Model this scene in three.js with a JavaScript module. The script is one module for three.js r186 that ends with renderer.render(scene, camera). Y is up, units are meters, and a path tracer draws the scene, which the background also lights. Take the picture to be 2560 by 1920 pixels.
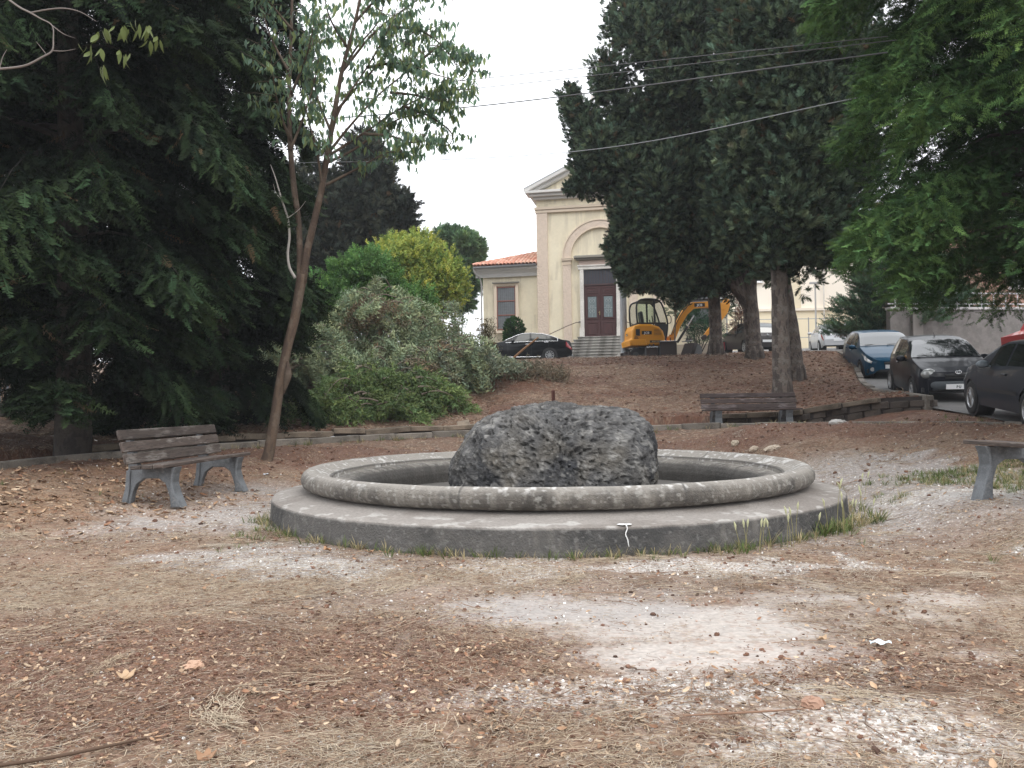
import * as THREE from 'three';
import { mergeGeometries, mergeVertices } from 'three/addons/utils/BufferGeometryUtils.js';

// ---------------------------------------------------------------- camera, sky, light, exposure
const scene = new THREE.Scene();
const camera = new THREE.PerspectiveCamera(49.74, 4 / 3, 0.1, 400);
camera.position.set(0, 1.4, 0);
camera.rotation.order = 'YXZ';
camera.rotation.set(0.02077, 0, -0.014);
scene.add(camera);
scene.fog = new THREE.FogExp2(0xe6eaee, 0.0007);
const renderer = new THREE.WebGLRenderer({ antialias: true });
renderer.toneMapping = THREE.LinearToneMapping;
renderer.toneMappingExposure = 1.88;
renderer.shadowMap.enabled = true;
{
  const W = 256, H = 128, a = new Float32Array(W * H * 4);   // even bright overcast, a little brighter overhead
  for (let j = 0; j < H; j++) for (let i = 0; i < W; i++) {
    const el = ((j + 0.5) / H - 0.5) * Math.PI, az = (i + 0.5) / W * Math.PI * 2, s = Math.max(0, Math.sin(el));
    const cl = 1 + 0.05 * Math.sin(az * 3 + el * 5 + 1) * Math.cos(el * 4) + 0.04 * Math.sin(az * 7 - el * 11);
    const L = (0.95 + 0.36 * s) * (1 + (cl - 1) * Math.cos(el)), k = (j * W + i) * 4;
    a[k] = L * 0.97; a[k + 1] = L * 0.995; a[k + 2] = L * 1.04; a[k + 3] = 1;
    if (el < 0) { a[k] = 0.3; a[k + 1] = 0.28; a[k + 2] = 0.26; }
  }
  const t = new THREE.DataTexture(a, W, H, THREE.RGBAFormat, THREE.FloatType);
  t.mapping = THREE.EquirectangularReflectionMapping; t.magFilter = THREE.LinearFilter; t.needsUpdate = true;
  scene.background = t; scene.environment = t;
}
const sun = new THREE.DirectionalLight(new THREE.Color(1, 0.95, 0.88), 0.6);
sun.position.set(10, 34, 6); sun.target.position.set(0, 0, -14); sun.castShadow = true; sun.shadow.radius = 60;
Object.assign(sun.shadow.camera, { left: -45, right: 45, top: 45, bottom: -45, near: 1, far: 140 });
sun.shadow.mapSize.set(2048, 2048);
scene.add(sun, sun.target);

// ---------------------------------------------------------------- helpers
const V3 = (x, y, z) => new THREE.Vector3(x, y, z), PI = Math.PI;
function rng(s) { return () => { s |= 0; s = s + 0x6D2B79F5 | 0; let t = Math.imul(s ^ s >>> 15, 1 | s); t = t + Math.imul(t ^ t >>> 7, 61 | t) ^ t; return ((t ^ t >>> 14) >>> 0) / 4294967296; }; }
const clamp = (x, a = 0, b = 1) => x < a ? a : x > b ? b : x, mix = (a, b, t) => a + (b - a) * t;
const sst = (a, b, x) => { const t = clamp((x - a) / (b - a)); return t * t * (3 - 2 * t); };
const lut = (tab, x) => { if (x <= tab[0][0]) return tab[0][1]; for (let i = 1; i < tab.length; i++) if (x <= tab[i][0]) { const [a, p] = tab[i - 1], [b, q] = tab[i]; return p + (q - p) * (x - a) / (b - a); } return tab[tab.length - 1][1]; };
const HT = new Float32Array(65536); { const r = rng(77); for (let i = 0; i < 65536; i++) HT[i] = r(); }
const h2 = (i, j) => HT[(Math.imul(i, 7919) + Math.imul(j, 104729) + (i * j & 1023)) & 65535];
const h3 = (i, j, k) => HT[(Math.imul(i, 7919) + Math.imul(j, 104729) + Math.imul(k, 15731)) & 65535];
function vn(x, y) { const i = Math.floor(x), j = Math.floor(y); let u = x - i, v = y - j; u = u * u * (3 - 2 * u); v = v * v * (3 - 2 * v); const a = h2(i, j), b = h2(i + 1, j), c = h2(i, j + 1), d = h2(i + 1, j + 1); return a + (b - a) * u + (c - a + (a - b - c + d) * u) * v; }
function vn3(x, y, z) { const i = Math.floor(x), j = Math.floor(y), k = Math.floor(z); let u = x - i, v = y - j, w = z - k; u = u * u * (3 - 2 * u); v = v * v * (3 - 2 * v); w = w * w * (3 - 2 * w); const L = (a, b, t) => a + (b - a) * t; return L(L(L(h3(i, j, k), h3(i + 1, j, k), u), L(h3(i, j + 1, k), h3(i + 1, j + 1, k), u), v), L(L(h3(i, j, k + 1), h3(i + 1, j, k + 1), u), L(h3(i, j + 1, k + 1), h3(i + 1, j + 1, k + 1), u), v), w); }
const fb = (x, y, o = 4) => { let s = 0, a = 0.5, n = 0; for (let i = 0; i < o; i++) { s += a * vn(x, y); n += a; a *= 0.5; x = x * 2.03 + 17.1; y = y * 2.03 + 5.7; } return s / n; };
const fb3 = (x, y, z, o = 4) => { let s = 0, a = 0.5, n = 0; for (let i = 0; i < o; i++) { s += a * vn3(x, y, z); n += a; a *= 0.5; x = x * 2.03 + 17.1; y = y * 2.03 + 5.7; z = z * 2.03 + 9.3; } return s / n; };

const names = {};
const numbered = n => { const k = names[n] = (names[n] ?? -1) + 1; return k ? n + '_' + String(k).padStart(3, '0') : n; };
function tag(o, label, category, group, kind) { o.userData.label = label; o.userData.category = category; if (group) o.userData.group = group; if (kind) o.userData.kind = kind; return o; }
function shade(o) { o.castShadow = o.receiveShadow = true; return o; }
function thing(name, label, category, [x, y, z] = [0, 0, 0], turn = 0, group) { const o = new THREE.Group(); o.name = numbered(name); o.position.set(x, y, z); o.rotation.y = turn; scene.add(o); return tag(o, label, category, group); }
function part(name, geo, mat, parent = scene, kind) { const m = shade(new THREE.Mesh(Array.isArray(geo) ? mg(geo) : geo, mat)); m.name = parent === scene ? numbered(name) : name; if (kind) m.userData.kind = kind; parent.add(m); return m; }
function struct(name, geo, mat) { return part(name, geo, mat, scene, 'structure'); }
function stuff(name, geo, mat, list, parent, colors, label, category) {           // many copies of one small shape, placed by matrices
  const m = shade(new THREE.InstancedMesh(geo, mat, list.length)); list.forEach((q, i) => m.setMatrixAt(i, q));
  if (colors) colors.forEach((c, i) => m.setColorAt(i, c));
  m.name = parent ? name : numbered(name); m.userData.kind = 'stuff'; (parent || scene).add(m);
  if (label) tag(m, label, category, null, 'stuff');
  return m;
}
const _q = new THREE.Quaternion(), _e = new THREE.Euler();
const mat4 = (x, y, z, rx, ry, rz, sx, sy = sx, sz = sx) => new THREE.Matrix4().compose(V3(x, y, z), _q.setFromEuler(_e.set(rx, ry, rz, 'YXZ')), V3(sx, sy, sz));
function frameM(pos, dir, roll, sx, sy = sx, sz = sx) {                            // local +y along dir
  const q = new THREE.Quaternion().setFromUnitVectors(V3(0, 1, 0), dir.clone().normalize());
  return new THREE.Matrix4().compose(pos, q.multiply(new THREE.Quaternion().setFromAxisAngle(V3(0, 1, 0), roll)), V3(sx, sy, sz));
}
const col = (r, g, b) => new THREE.Color().setRGB(r, g, b);
const srgb = h => new THREE.Color(h);
function M(c, rough = 0.85, o = {}) { return new THREE.MeshStandardMaterial({ color: Array.isArray(c) ? col(...c) : c, roughness: rough, ...o }); }
// geometry
function clean(g) { g = g.index ? g.toNonIndexed() : g.clone(); for (const k of Object.keys(g.attributes)) if (!['position', 'normal', 'uv', 'color'].includes(k)) g.deleteAttribute(k); if (!g.attributes.normal) g.computeVertexNormals(); if (!g.attributes.uv) uvBox(g); return g; }
function mg(list) { const l = list.flat().map(clean); const c = l.some(g => g.attributes.color); if (c) l.forEach(g => { if (!g.attributes.color) g.setAttribute('color', new THREE.BufferAttribute(new Float32Array(g.attributes.position.count * 3).fill(1), 3)); }); return l.length === 1 ? l[0] : mergeGeometries(l); }
function uvBox(g, s = 1) {                                                         // uv in metres from the side each face looks to
  if (g.index) { const n = g.toNonIndexed(); g.copy(n); g.setIndex(null); }
  const p = g.attributes.position, uv = new Float32Array(p.count * 2), a = V3(), b = V3(), c = V3();
  for (let i = 0; i < p.count; i += 3) {
    a.fromBufferAttribute(p, i); b.fromBufferAttribute(p, i + 1).sub(a); c.fromBufferAttribute(p, i + 2).sub(a); b.cross(c);
    const x = Math.abs(b.x), y = Math.abs(b.y), z = Math.abs(b.z);
    for (let k = i; k < i + 3; k++) { const X = p.getX(k), Y = p.getY(k), Z = p.getZ(k); const [u, v] = y >= x && y >= z ? [X, Z] : x >= z ? [Z, Y] : [X, Y]; uv[2 * k] = u * s; uv[2 * k + 1] = v * s; }
  }
  g.setAttribute('uv', new THREE.BufferAttribute(uv, 2)); return g;
}
function cbox(w, h, d, b = 0.01) {                                                 // box with chamfered edges, centred
  b = Math.min(b, w * 0.45, h * 0.45, d * 0.45); const P = [], X = w / 2, Y = h / 2, Z = d / 2, v = (sx, sy, sz, k) => V3(sx * (X - (k === 0 ? 0 : b)), sy * (Y - (k === 1 ? 0 : b)), sz * (Z - (k === 2 ? 0 : b)));
  const tri = (a, q, c, n) => { const cr = q.clone().sub(a).cross(c.clone().sub(a)); if (cr.dot(n) < 0) [q, c] = [c, q]; for (const p of [a, q, c]) P.push(p.x, p.y, p.z); };
  const quad = (a, q, c, e, n) => { tri(a, q, c, n); tri(a, c, e, n); };
  for (const s of [-1, 1]) {
    quad(v(s, -1, -1, 0), v(s, 1, -1, 0), v(s, 1, 1, 0), v(s, -1, 1, 0), V3(s, 0, 0));
    quad(v(-1, s, -1, 1), v(1, s, -1, 1), v(1, s, 1, 1), v(-1, s, 1, 1), V3(0, s, 0));
    quad(v(-1, -1, s, 2), v(1, -1, s, 2), v(1, 1, s, 2), v(-1, 1, s, 2), V3(0, 0, s));
    for (const t of [-1, 1]) {
      quad(v(s, t, -1, 0), v(s, t, 1, 0), v(s, t, 1, 1), v(s, t, -1, 1), V3(s, t, 0));
      quad(v(s, -1, t, 0), v(s, 1, t, 0), v(s, 1, t, 2), v(s, -1, t, 2), V3(s, 0, t));
      quad(v(-1, s, t, 1), v(1, s, t, 1), v(1, s, t, 2), v(-1, s, t, 2), V3(0, s, t));
      for (const r of [-1, 1]) tri(v(s, t, r, 0), v(s, t, r, 1), v(s, t, r, 2), V3(s, t, r));
    }
  }
  const g = new THREE.BufferGeometry(); g.setAttribute('position', new THREE.Float32BufferAttribute(P, 3)); g.computeVertexNormals(); return uvBox(g);
}
const tr = (g, x, y, z, rx = 0, ry = 0, rz = 0, s = 1) => g.applyMatrix4(mat4(x, y, z, rx, ry, rz, s));
const box = (w, h, d, x = 0, y = 0, z = 0, rx = 0, ry = 0, rz = 0, b = 0.008) => tr(cbox(w, h, d, b), x, y, z, rx, ry, rz);
function cyl(r0, r1, h, x = 0, y = 0, z = 0, rx = 0, ry = 0, rz = 0, n = 16) { const g = new THREE.CylinderGeometry(r1, r0, h, n); return tr(g, x, y, z, rx, ry, rz); }
function tube(pts, r, seg = 6, n = 0, bump = 0) {                                  // tapered tube through points [x,y,z]; r: number or array along the points
  const c = new THREE.CatmullRomCurve3(pts.map(p => p.isVector3 ? p : V3(...p)), false, 'centripetal'), N = n || (pts.length - 1) * 4;
  const fr = c.computeFrenetFrames(N, false), P = [], U = [], I = [], len = c.getLength();
  for (let i = 0; i <= N; i++) {
    const t = i / N, p = c.getPoint(t), rr = Array.isArray(r) ? lut(r.map((v, k) => [k / (r.length - 1), v]), t) : r;
    let T = c.getTangent(t); const B = V3(0, 0, 1).cross(T).lengthSq() > 0.05 ? V3(0, 0, 1).cross(T).normalize() : V3(1, 0, 0).cross(T).normalize(), N2 = T.clone().cross(B).normalize();
    for (let k = 0; k <= seg; k++) { const a = k / seg * 2 * PI, ca = Math.cos(a), sa = Math.sin(a), q = rr * (1 + bump * (fb3(p.x * 9 + ca * 1.7, p.y * 2.2, p.z * 9 + sa * 1.7, 3) - 0.5)); P.push(p.x + (B.x * ca + N2.x * sa) * q, p.y + (B.y * ca + N2.y * sa) * q, p.z + (B.z * ca + N2.z * sa) * q); U.push(k / seg * Math.max(0.02, 2 * PI * (Array.isArray(r) ? r[0] : r)), t * len); }
  }
  const w = seg + 1;
  for (let i = 0; i < N; i++) for (let k = 0; k < seg; k++) { const a = i * w + k; I.push(a, a + 1, a + w, a + 1, a + w + 1, a + w); }
  const c0 = P.length / 3, e = c.getPoint(1), s0 = c.getPoint(0); P.push(e.x, e.y, e.z, s0.x, s0.y, s0.z); U.push(0, len, 0, 0);
  for (let k = 0; k < seg; k++) { I.push(N * w + k, N * w + k + 1, c0, k + 1, k, c0 + 1); }
  const g = new THREE.BufferGeometry(); g.setAttribute('position', new THREE.Float32BufferAttribute(P, 3)); g.setAttribute('uv', new THREE.Float32BufferAttribute(U, 2)); g.setIndex(I); g.computeVertexNormals(); return g;
}
function shapeG(pts, depth, bevel = 0, hole) {                                     // outline [[x,y]..] extruded along z, centred on z = 0
  const s = new THREE.Shape(pts.map(p => new THREE.Vector2(...p))); for (const h of hole || []) s.holes.push(new THREE.Path(h.map(p => new THREE.Vector2(...p))));
  const g = new THREE.ExtrudeGeometry(s, { depth: depth - 2 * bevel, bevelEnabled: bevel > 0, bevelSize: bevel, bevelThickness: bevel, bevelOffset: -bevel, bevelSegments: 2, curveSegments: 12 });
  g.translate(0, 0, -(depth - 2 * bevel) / 2); return uvBox(g);
}
function grid(nu, nv, f) { const P = [], U = [], I = []; for (let j = 0; j <= nv; j++) for (let i = 0; i <= nu; i++) { const r = f(i / nu, j / nv); P.push(r[0], r[1], r[2]); U.push(r[3] ?? i / nu, r[4] ?? j / nv); } const w = nu + 1; for (let j = 0; j < nv; j++) for (let i = 0; i < nu; i++) { const a = j * w + i; I.push(a, a + 1, a + w, a + 1, a + w + 1, a + w); } const g = new THREE.BufferGeometry(); g.setAttribute('position', new THREE.Float32BufferAttribute(P, 3)); g.setAttribute('uv', new THREE.Float32BufferAttribute(U, 2)); g.setIndex(I); g.computeVertexNormals(); return g; }
// textures
const toS = c => c <= 0.0031308 ? c * 12.92 : 1.055 * Math.pow(c, 1 / 2.4) - 0.055;
const SL = new Uint8Array(4097); for (let i = 0; i <= 4096; i++) SL[i] = Math.round(255 * toS(i / 4096));
function ctex(w, h, f, wrap = true) {                                              // colour texture from f(u,v) -> linear rgb
  const a = new Uint8Array(w * h * 4), o = [0, 0, 0];
  for (let j = 0; j < h; j++) for (let i = 0; i < w; i++) { f((i + 0.5) / w, (j + 0.5) / h, o, i, j); const k = (j * w + i) * 4; for (let c = 0; c < 3; c++) a[k + c] = SL[clamp(o[c]) * 4096 | 0]; a[k + 3] = 255; }
  return tx(a, w, h, wrap, true);
}
function gtex(w, h, f, wrap = true) { const a = new Uint8Array(w * h * 4); for (let j = 0; j < h; j++) for (let i = 0; i < w; i++) { const v = clamp(f((i + 0.5) / w, (j + 0.5) / h, i, j)) * 255, k = (j * w + i) * 4; a[k] = a[k + 1] = a[k + 2] = v; a[k + 3] = 255; } return tx(a, w, h, wrap, false); }
function tx(a, w, h, wrap, color) { const t = new THREE.DataTexture(a, w, h, THREE.RGBAFormat, THREE.UnsignedByteType); t.magFilter = t.minFilter = THREE.LinearFilter; t.wrapS = t.wrapT = wrap ? THREE.RepeatWrapping : THREE.ClampToEdgeWrapping; if (color) t.colorSpace = THREE.SRGBColorSpace; t.needsUpdate = true; return t; }
const rep = (t, u, v = u) => { const c = t.clone(); c.repeat.set(u, v); c.needsUpdate = true; return c; };
const pn = (x, y, p, o = 4) => { // periodic fbm on [0,1)^2 with base period p
  let s = 0, a = 0.5, n = 0; for (let i = 0; i < o; i++) { const X = x * p, Y = y * p, ii = Math.floor(X), jj = Math.floor(Y); let u = X - ii, v = Y - jj; u = u * u * (3 - 2 * u); v = v * v * (3 - 2 * v); const m = (q) => ((q % p) + p) % p + i * 131; const A = h2(m(ii), m(jj)), B = h2(m(ii + 1), m(jj)), C = h2(m(ii), m(jj + 1)), D = h2(m(ii + 1), m(jj + 1)); s += a * (A + (B - A) * u + (C - A + (A - B - C + D) * u) * v); n += a; a *= 0.5; p *= 2; } return s / n; };
// ---------------------------------------------------------------- the lie of the land (d = distance ahead of the camera = -z)
const FX = 0.54, FD = 11;                                                          // centre of the round basin
const EDGE = [[10, 8.9], [15, 8.9], [17.9, 8.95], [20, 9.05], [23, 9.75], [26, 10.8], [31, 12.2], [36.4, 13.4], [36.6, 13.5]];
const edgeX = d => lut(EDGE, d);
const ROADY = [[0, 0.4], [8, 0.55], [12, 0.72], [14, 0.82], [16, 1.0], [18, 1.15], [20, 1.36], [26, 2.05], [32, 2.75], [37, 3.25], [42, 3.62], [60, 4.3], [120, 6]];
const bedR = x => 10.2 + 0.75 * sst(5, 9, x);
const plateau = (x, d) => 2.92 + 0.058 * (d - 32) + 0.017 * clamp(x, -14, 30);
const roadY = (x, d) => { const a = lut(ROADY, d), p = plateau(x, d); return mix(a, p, sst(33, 38, d)); };
function bedY(x, d) {
  const r = Math.hypot(x - FX, d - FD), yc = 0.84 + 0.025 * clamp(x, -10, 12) + 0.24 * sst(6.3, 8.8, x) * (1 - sst(19, 24, d));
  const a = yc + 0.19 * (0.5 * Math.max(0, r - 10.2) + 0.5 * Math.max(0, d - 21)), b = plateau(x, d), k = 0.25;
  const h = clamp(0.5 + 0.5 * (b - a) / k); return mix(b, a, h) - k * h * (1 - h);
}
const heap = (x, d) => 0.36 * Math.exp(-(((x + 1.1) / 2.1) ** 2) - ((d - 27.4) / 1.7) ** 2) + 0.34 * Math.exp(-(((x - 0.9) / 1.2) ** 2) - ((d - 27.0) / 1.2) ** 2) + 0.14 * Math.exp(-(((x + 0.9) / 0.7) ** 2) - ((d - 21.6) / 0.5) ** 2) + 0.25 * Math.exp(-(((x + 4.2) / 2.5) ** 2) - ((d - 27) / 2) ** 2);
const onBed = (x, d) => d < 36.5 && x < edgeX(d) && Math.hypot(x - FX, d - FD) > bedR(x) && d > 8;
function ground(x, d, raw) {
  const r = Math.hypot(x - FX, d - FD), w = sst(7, 13, d), yk = 0.61 + 0.02 * clamp(x, -10, 10);
  let y = yk * sst(4.4, 8.5, r) * w + 0.27 * sst(3.9, 5.1, x) * sst(5.3, 8.3, d) * (1 - sst(7, 9, r));
  const ro = roadY(x, d), rk = sst(7.2, 9.3, x) * w;
  if (r > 8.4) y = mix(yk + 0.02, ro, rk) * w;
  if (d > 36.5) y = plateau(x, d) - 0.03;
  else if (x > edgeX(d) && d > 9) y = mix(y, ro, sst(0, 0.6, x - edgeX(d)) * w) - 0.03;
  if (onBed(x, d)) y = Math.max(bedY(x, d), 0) * (x < -8 ? 1 : 1) + heap(x, d) + 0.1 * (fb(x * 0.9, d * 0.9, 3) - 0.5) + 0.11 * (fb(x * 3.2, d * 3.2, 3) - 0.5) + 0.05 * (fb(x * 9, d * 9, 2) - 0.5);
  if (raw) return y;
  if (r > 3.62) y += 0.05 * (fb(x * 0.8 + 3, d * 0.8, 3) - 0.5) * sst(3.6, 4.6, r) * (d < 36 ? 1 : 0) + (r > 5.2 && r < 8.3 ? (0.17 * (fb(x * 2.2, d * 2.2, 3) - 0.5) + 0.07 * (fb(x * 6, d * 6, 2) - 0.5)) * w : 0);
  return y;
}
// what lies where on the surface: a colour, written into o (linear), returned value = height for relief
const C = { soil: [0.145, 0.08, 0.05], red: [0.125, 0.055, 0.033], dark: [0.055, 0.038, 0.028], straw: [0.33, 0.255, 0.18], gravel: [0.30, 0.275, 0.26], white: [0.54, 0.515, 0.485], slab: [0.45, 0.41, 0.375], tan: [0.26, 0.185, 0.125], green: [0.10, 0.115, 0.04], leaf: [0.24, 0.13, 0.07] };
const blob = (x, d, cx, cd, rx, rd, n) => 1 - Math.hypot((x - cx) / rx, (d - cd) / rd) + n;
function masks(x, d) {
  const n1 = fb(x * 1.3 + 7, d * 1.3, 4) - 0.5, n2 = fb(x * 3.1, d * 3.1 + 4, 3) - 0.5, n3 = fb(x * 0.7 + 31, d * 0.7 + 11, 3) - 0.5, nn = n1 * 1.1 + n2 * 0.6;
  const r = Math.hypot(x - FX, d - FD);
  const m = {};
  m.gravel = Math.max(sst(-0.1, 0.5, 1.7 - Math.abs(r - 4.5) * 1.2 + nn * 1.6) * (x < -1.5 ? sst(8.3, 9.8, d + nn) : x > 2.2 ? sst(7, 9, d + nn) : 0.25) * (1 - sst(13, 14.5, d)), sst(0, 0.5, blob(x, d, -2.3, 7.5, 1.2, 0.9, nn * 1.5)));
  m.white = Math.max(sst(0.1, 0.6, blob(x, d, 1.0, 6.95, 3.6, 0.42, nn * 1.3 + n2)), sst(0.02, 0.85, blob(x, d, 2.2, 3.4, 1.5, 0.9, nn * 1.8)), sst(0.0, 0.8, blob(x, d, 0.75, 4.05, 1.25, 0.32, nn * 1.5)), 0.8 * sst(0.1, 0.6, blob(x, d, -1.9, 7.3, 0.8, 0.35, nn * 1.6)), 0.7 * sst(0.2, 0.8, blob(x, d, 5.1, 9.4, 1.2, 1.0, nn * 1.6)), 0.6 * sst(0.1, 0.6, blob(x, d, 2.5, 4.6, 0.4, 0.4, nn * 1.6)));
  m.slab = Math.max(sst(-0.15, 0.6, blob(x, d, 1.15, 5.25, 1.65, 0.85, nn * 1.2)), sst(-0.1, 0.6, blob(x, d, 0.9, 4.6, 0.8, 0.45, nn * 1.2)), 0.8 * sst(-0.1, 0.6, blob(x, d, 2.95, 5.75, 0.5, 0.35, nn * 1.2)));
  m.slabdark = sst(0.0, 0.5, blob(x, d, 0.4, 5.75, 1.8, 0.5, nn * 1.3));
  m.straw = Math.max(sst(0, 0.7, blob(x, d, -2.6, 6.5, 2.1, 1.1, nn * 1.3)), 0.85 * sst(0.1, 0.7, blob(x, d, -0.6, 6.6, 2.4, 0.5, nn * 1.6)), 0.85 * sst(0.05, 0.7, blob(x, d, -0.6, 3.2, 1.2, 0.4, nn * 1.6)), 0.5 * sst(0.1, 0.7, blob(x, d, 3.2, 5.2, 1.2, 1.4, nn * 2)), 0.6 * sst(0, 0.8, blob(x, d, 5.6, 13.2, 2.2, 1.0, nn * 1.4)));
  m.green = Math.max(0.5 * sst(0.1, 0.7, blob(x, d, 4.6, 6.9, 1.3, 1.0, nn * 2)), 0.9 * sst(0, 0.7, blob(x, d, 6.2, 10.4, 1.5, 1.4, nn * 1.4)), 0.7 * sst(0, 0.7, blob(x, d, -2.6, 8.8, 0.55, 1.2, nn)), 0.45 * sst(0.1, 0.7, blob(x, d, -6.3, 11.5, 1.6, 2.2, nn * 2)));
  m.soil = Math.max(sst(-0.1, 0.5, blob(x, d, -1.2, 4.6, 2.2, 0.85, nn * 1.5)), sst(-0.1, 0.5, blob(x, d, -3.2, 4.2, 2.4, 1.3, nn * 1.5)), 0.8 * sst(0, 0.6, blob(x, d, 1.9, 4.3, 1.3, 0.5, nn * 1.8)));
  m.red = Math.max(sst(5.6, 7.0, r + nn * 1.6) * sst(11.3, 13.8, d + nn * 1.5), 0);
  m.dark = sst(0.12, 0.32, n3 + n2 * 0.5) * 0.55;
  m.leafy = sst(0, 0.6, blob(x, d, -5.6, 11.5, 2.6, 3.0, nn * 1.4));
  return m;
}
const P3 = (o, c, t) => { o[0] += (c[0] - o[0]) * t; o[1] += (c[1] - o[1]) * t; o[2] += (c[2] - o[2]) * t; };
function groundColor(x, d, o) {
  const a = masks(x, d), g = fb(x * 21, d * 21, 3), f = vn(x * 75, d * 75), f2 = vn(x * 140 + 9, d * 140), sp = vn(x * 48 + 3, d * 48 + 8), dd = vn(x * 26, d * 90) * 0.5 + vn(x * 90, d * 26) * 0.5;
  const big = fb(x * 0.55 + 50, d * 0.55, 3);
  o[0] = C.tan[0]; o[1] = C.tan[1]; o[2] = C.tan[2];
  P3(o, C.soil, 0.35 + 0.5 * sst(0.4, 0.65, g));
  P3(o, [0.175, 0.085, 0.05], a.soil * 0.8); P3(o, C.red, a.red * 0.9);
  P3(o, C.straw, a.straw * (0.45 + 0.5 * dd)); P3(o, C.gravel, a.gravel * 0.85);
  P3(o, C.white, a.white * (0.35 + 0.6 * sst(0.3, 0.6, f)));
  P3(o, C.slab, a.slab * (0.88 - 0.35 * sst(0.5, 0.75, g))); P3(o, C.gravel, a.slabdark * a.slab * 0.6);
  P3(o, C.green, a.green * 0.55 * sst(0.35, 0.6, g)); P3(o, C.leaf, a.leafy * 0.55);
  P3(o, C.dark, a.dark * (1 - a.slab) * 0.8 * sst(0.4, 0.6, g));
  const loose = 1 - 0.8 * a.slab;
  P3(o, C.straw, 0.5 * sst(0.66, 0.82, f2) * loose); P3(o, C.white, (0.18 + 0.7 * a.gravel + 0.6 * a.white) * sst(0.72, 0.9, f) * loose);
  P3(o, C.dark, 0.55 * sst(0.62, 0.9, sp) * loose * (1 - a.gravel * 0.4)); P3(o, C.red, 0.25 * sst(0.6, 0.8, vn(x * 33 + 80, d * 33)) * loose * (1 - a.gravel) * (1 - a.straw));
  const k = (0.8 + 0.4 * g) * (0.88 + 0.24 * f) * (0.82 + 0.36 * big); o[0] *= k; o[1] *= k; o[2] *= k;
  return 0.45 * g + 0.3 * f + 0.25 * f2;
}
function bedColor(x, d, o) {
  const n = fb(x * 1.1, d * 1.1, 4), g = fb(x * 7, d * 7, 3), f = vn(x * 38, d * 38), f2 = vn(x * 70, d * 60 + 4), far = sst(27, 37, d);
  o[0] = C.red[0]; o[1] = C.red[1]; o[2] = C.red[2];
  const dry = sst(0.42, 0.6, fb(x * 0.45 + 9, d * 0.45 + 2, 3)) * (1 - sst(3, 8, x) * 0.6);
  P3(o, C.tan, dry * 0.35 * (0.4 + g)); P3(o, C.soil, sst(0.4, 0.7, n) * 0.5);
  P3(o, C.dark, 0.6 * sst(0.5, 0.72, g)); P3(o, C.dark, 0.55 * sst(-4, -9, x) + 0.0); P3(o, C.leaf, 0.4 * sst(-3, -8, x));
  P3(o, C.straw, (0.25 + 0.5 * dry) * sst(0.64, 0.82, f)); P3(o, C.straw, 0.35 * dry * sst(0.6, 0.8, f2)); P3(o, C.dark, 0.4 * sst(0.66, 0.9, f2));
  const k = (0.72 + 0.56 * g) * (0.85 + 0.3 * f) * (0.75 + 0.5 * n); o[0] *= k; o[1] *= k; o[2] *= k;
  return 0.6 * g + 0.4 * f;
}
function zone(x0, x1, d0, d1, W, H, nx, nd, colour, bump) {                       // a rectangle of ground with its own unrepeated colour
  const hm = new Float32Array(W * H), o = [0, 0, 0];
  const map = ctex(W, H, (u, v, c, i, j) => { hm[j * W + i] = colour(mix(x0, x1, u), mix(d0, d1, v), c); }, false);
  const geo = grid(nx, nd, (u, v) => { const x = mix(x0, x1, u), d = mix(d0, d1, v); return [x, ground(x, d), -d, u, v]; });
  const bm = gtex(W >> 1, H >> 1, (u, v, i, j) => hm[(2 * j) * W + 2 * i], false);
  return [geo, M(0xffffff, 0.95, { map, bumpMap: bm, bumpScale: bump })];
}
const soilTile = ctex(512, 512, (u, v, o) => { const g = pn(u, v, 6, 5), f = pn(u, v, 90, 2), n = pn(u + 0.3, v, 3, 3); o[0] = C.soil[0]; o[1] = C.soil[1]; o[2] = C.soil[2]; P3(o, C.dark, 0.7 * sst(0.4, 0.6, g)); P3(o, C.tan, 0.5 * sst(0.5, 0.7, n)); P3(o, C.straw, 0.4 * sst(0.65, 0.85, f)); });
const zones = [
  zone(-6.5, 6.5, 2.2, 8, 2048, 914, 300, 134, groundColor, 0.03),
  zone(-12, 12, 8, 17.5, 2048, 810, 240, 95, groundColor, 0.05),
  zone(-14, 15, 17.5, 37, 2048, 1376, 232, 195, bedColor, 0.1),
];
{
  const rest = []; const R = (x0, x1, d0, d1, nx, nd) => rest.push(grid(nx, nd, (u, v) => { const x = mix(x0, x1, u), d = mix(d0, d1, v); return [x, ground(x, d), -d, x / 4, d / 4]; }));
  R(-60, 70, -40, 2.2, 65, 22); R(-60, -6.5, 2.2, 8, 55, 12); R(6.5, 70, 2.2, 8, 65, 12); R(-60, -12, 8, 17.5, 48, 20); R(12, 70, 8, 17.5, 58, 20);
  R(-60, -14, 17.5, 37, 46, 40); R(15, 70, 17.5, 37, 55, 40); R(-60, 70, 37, 150, 65, 50);
  const restG = mg(rest), restM = M(0xffffff, 0.95, { map: soilTile });
  const gs = [...zones.map(z => clean(z[0])), restG], all = mergeGeometries(gs, true);
  const gm = shade(new THREE.Mesh(all, [...zones.map(z => z[1]), restM])); gm.name = 'ground'; scene.add(gm);
  tag(gm, 'reddish bare earth with gravel patches, dry straw and pale dusty spots', 'ground', null, 'structure');
}
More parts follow.
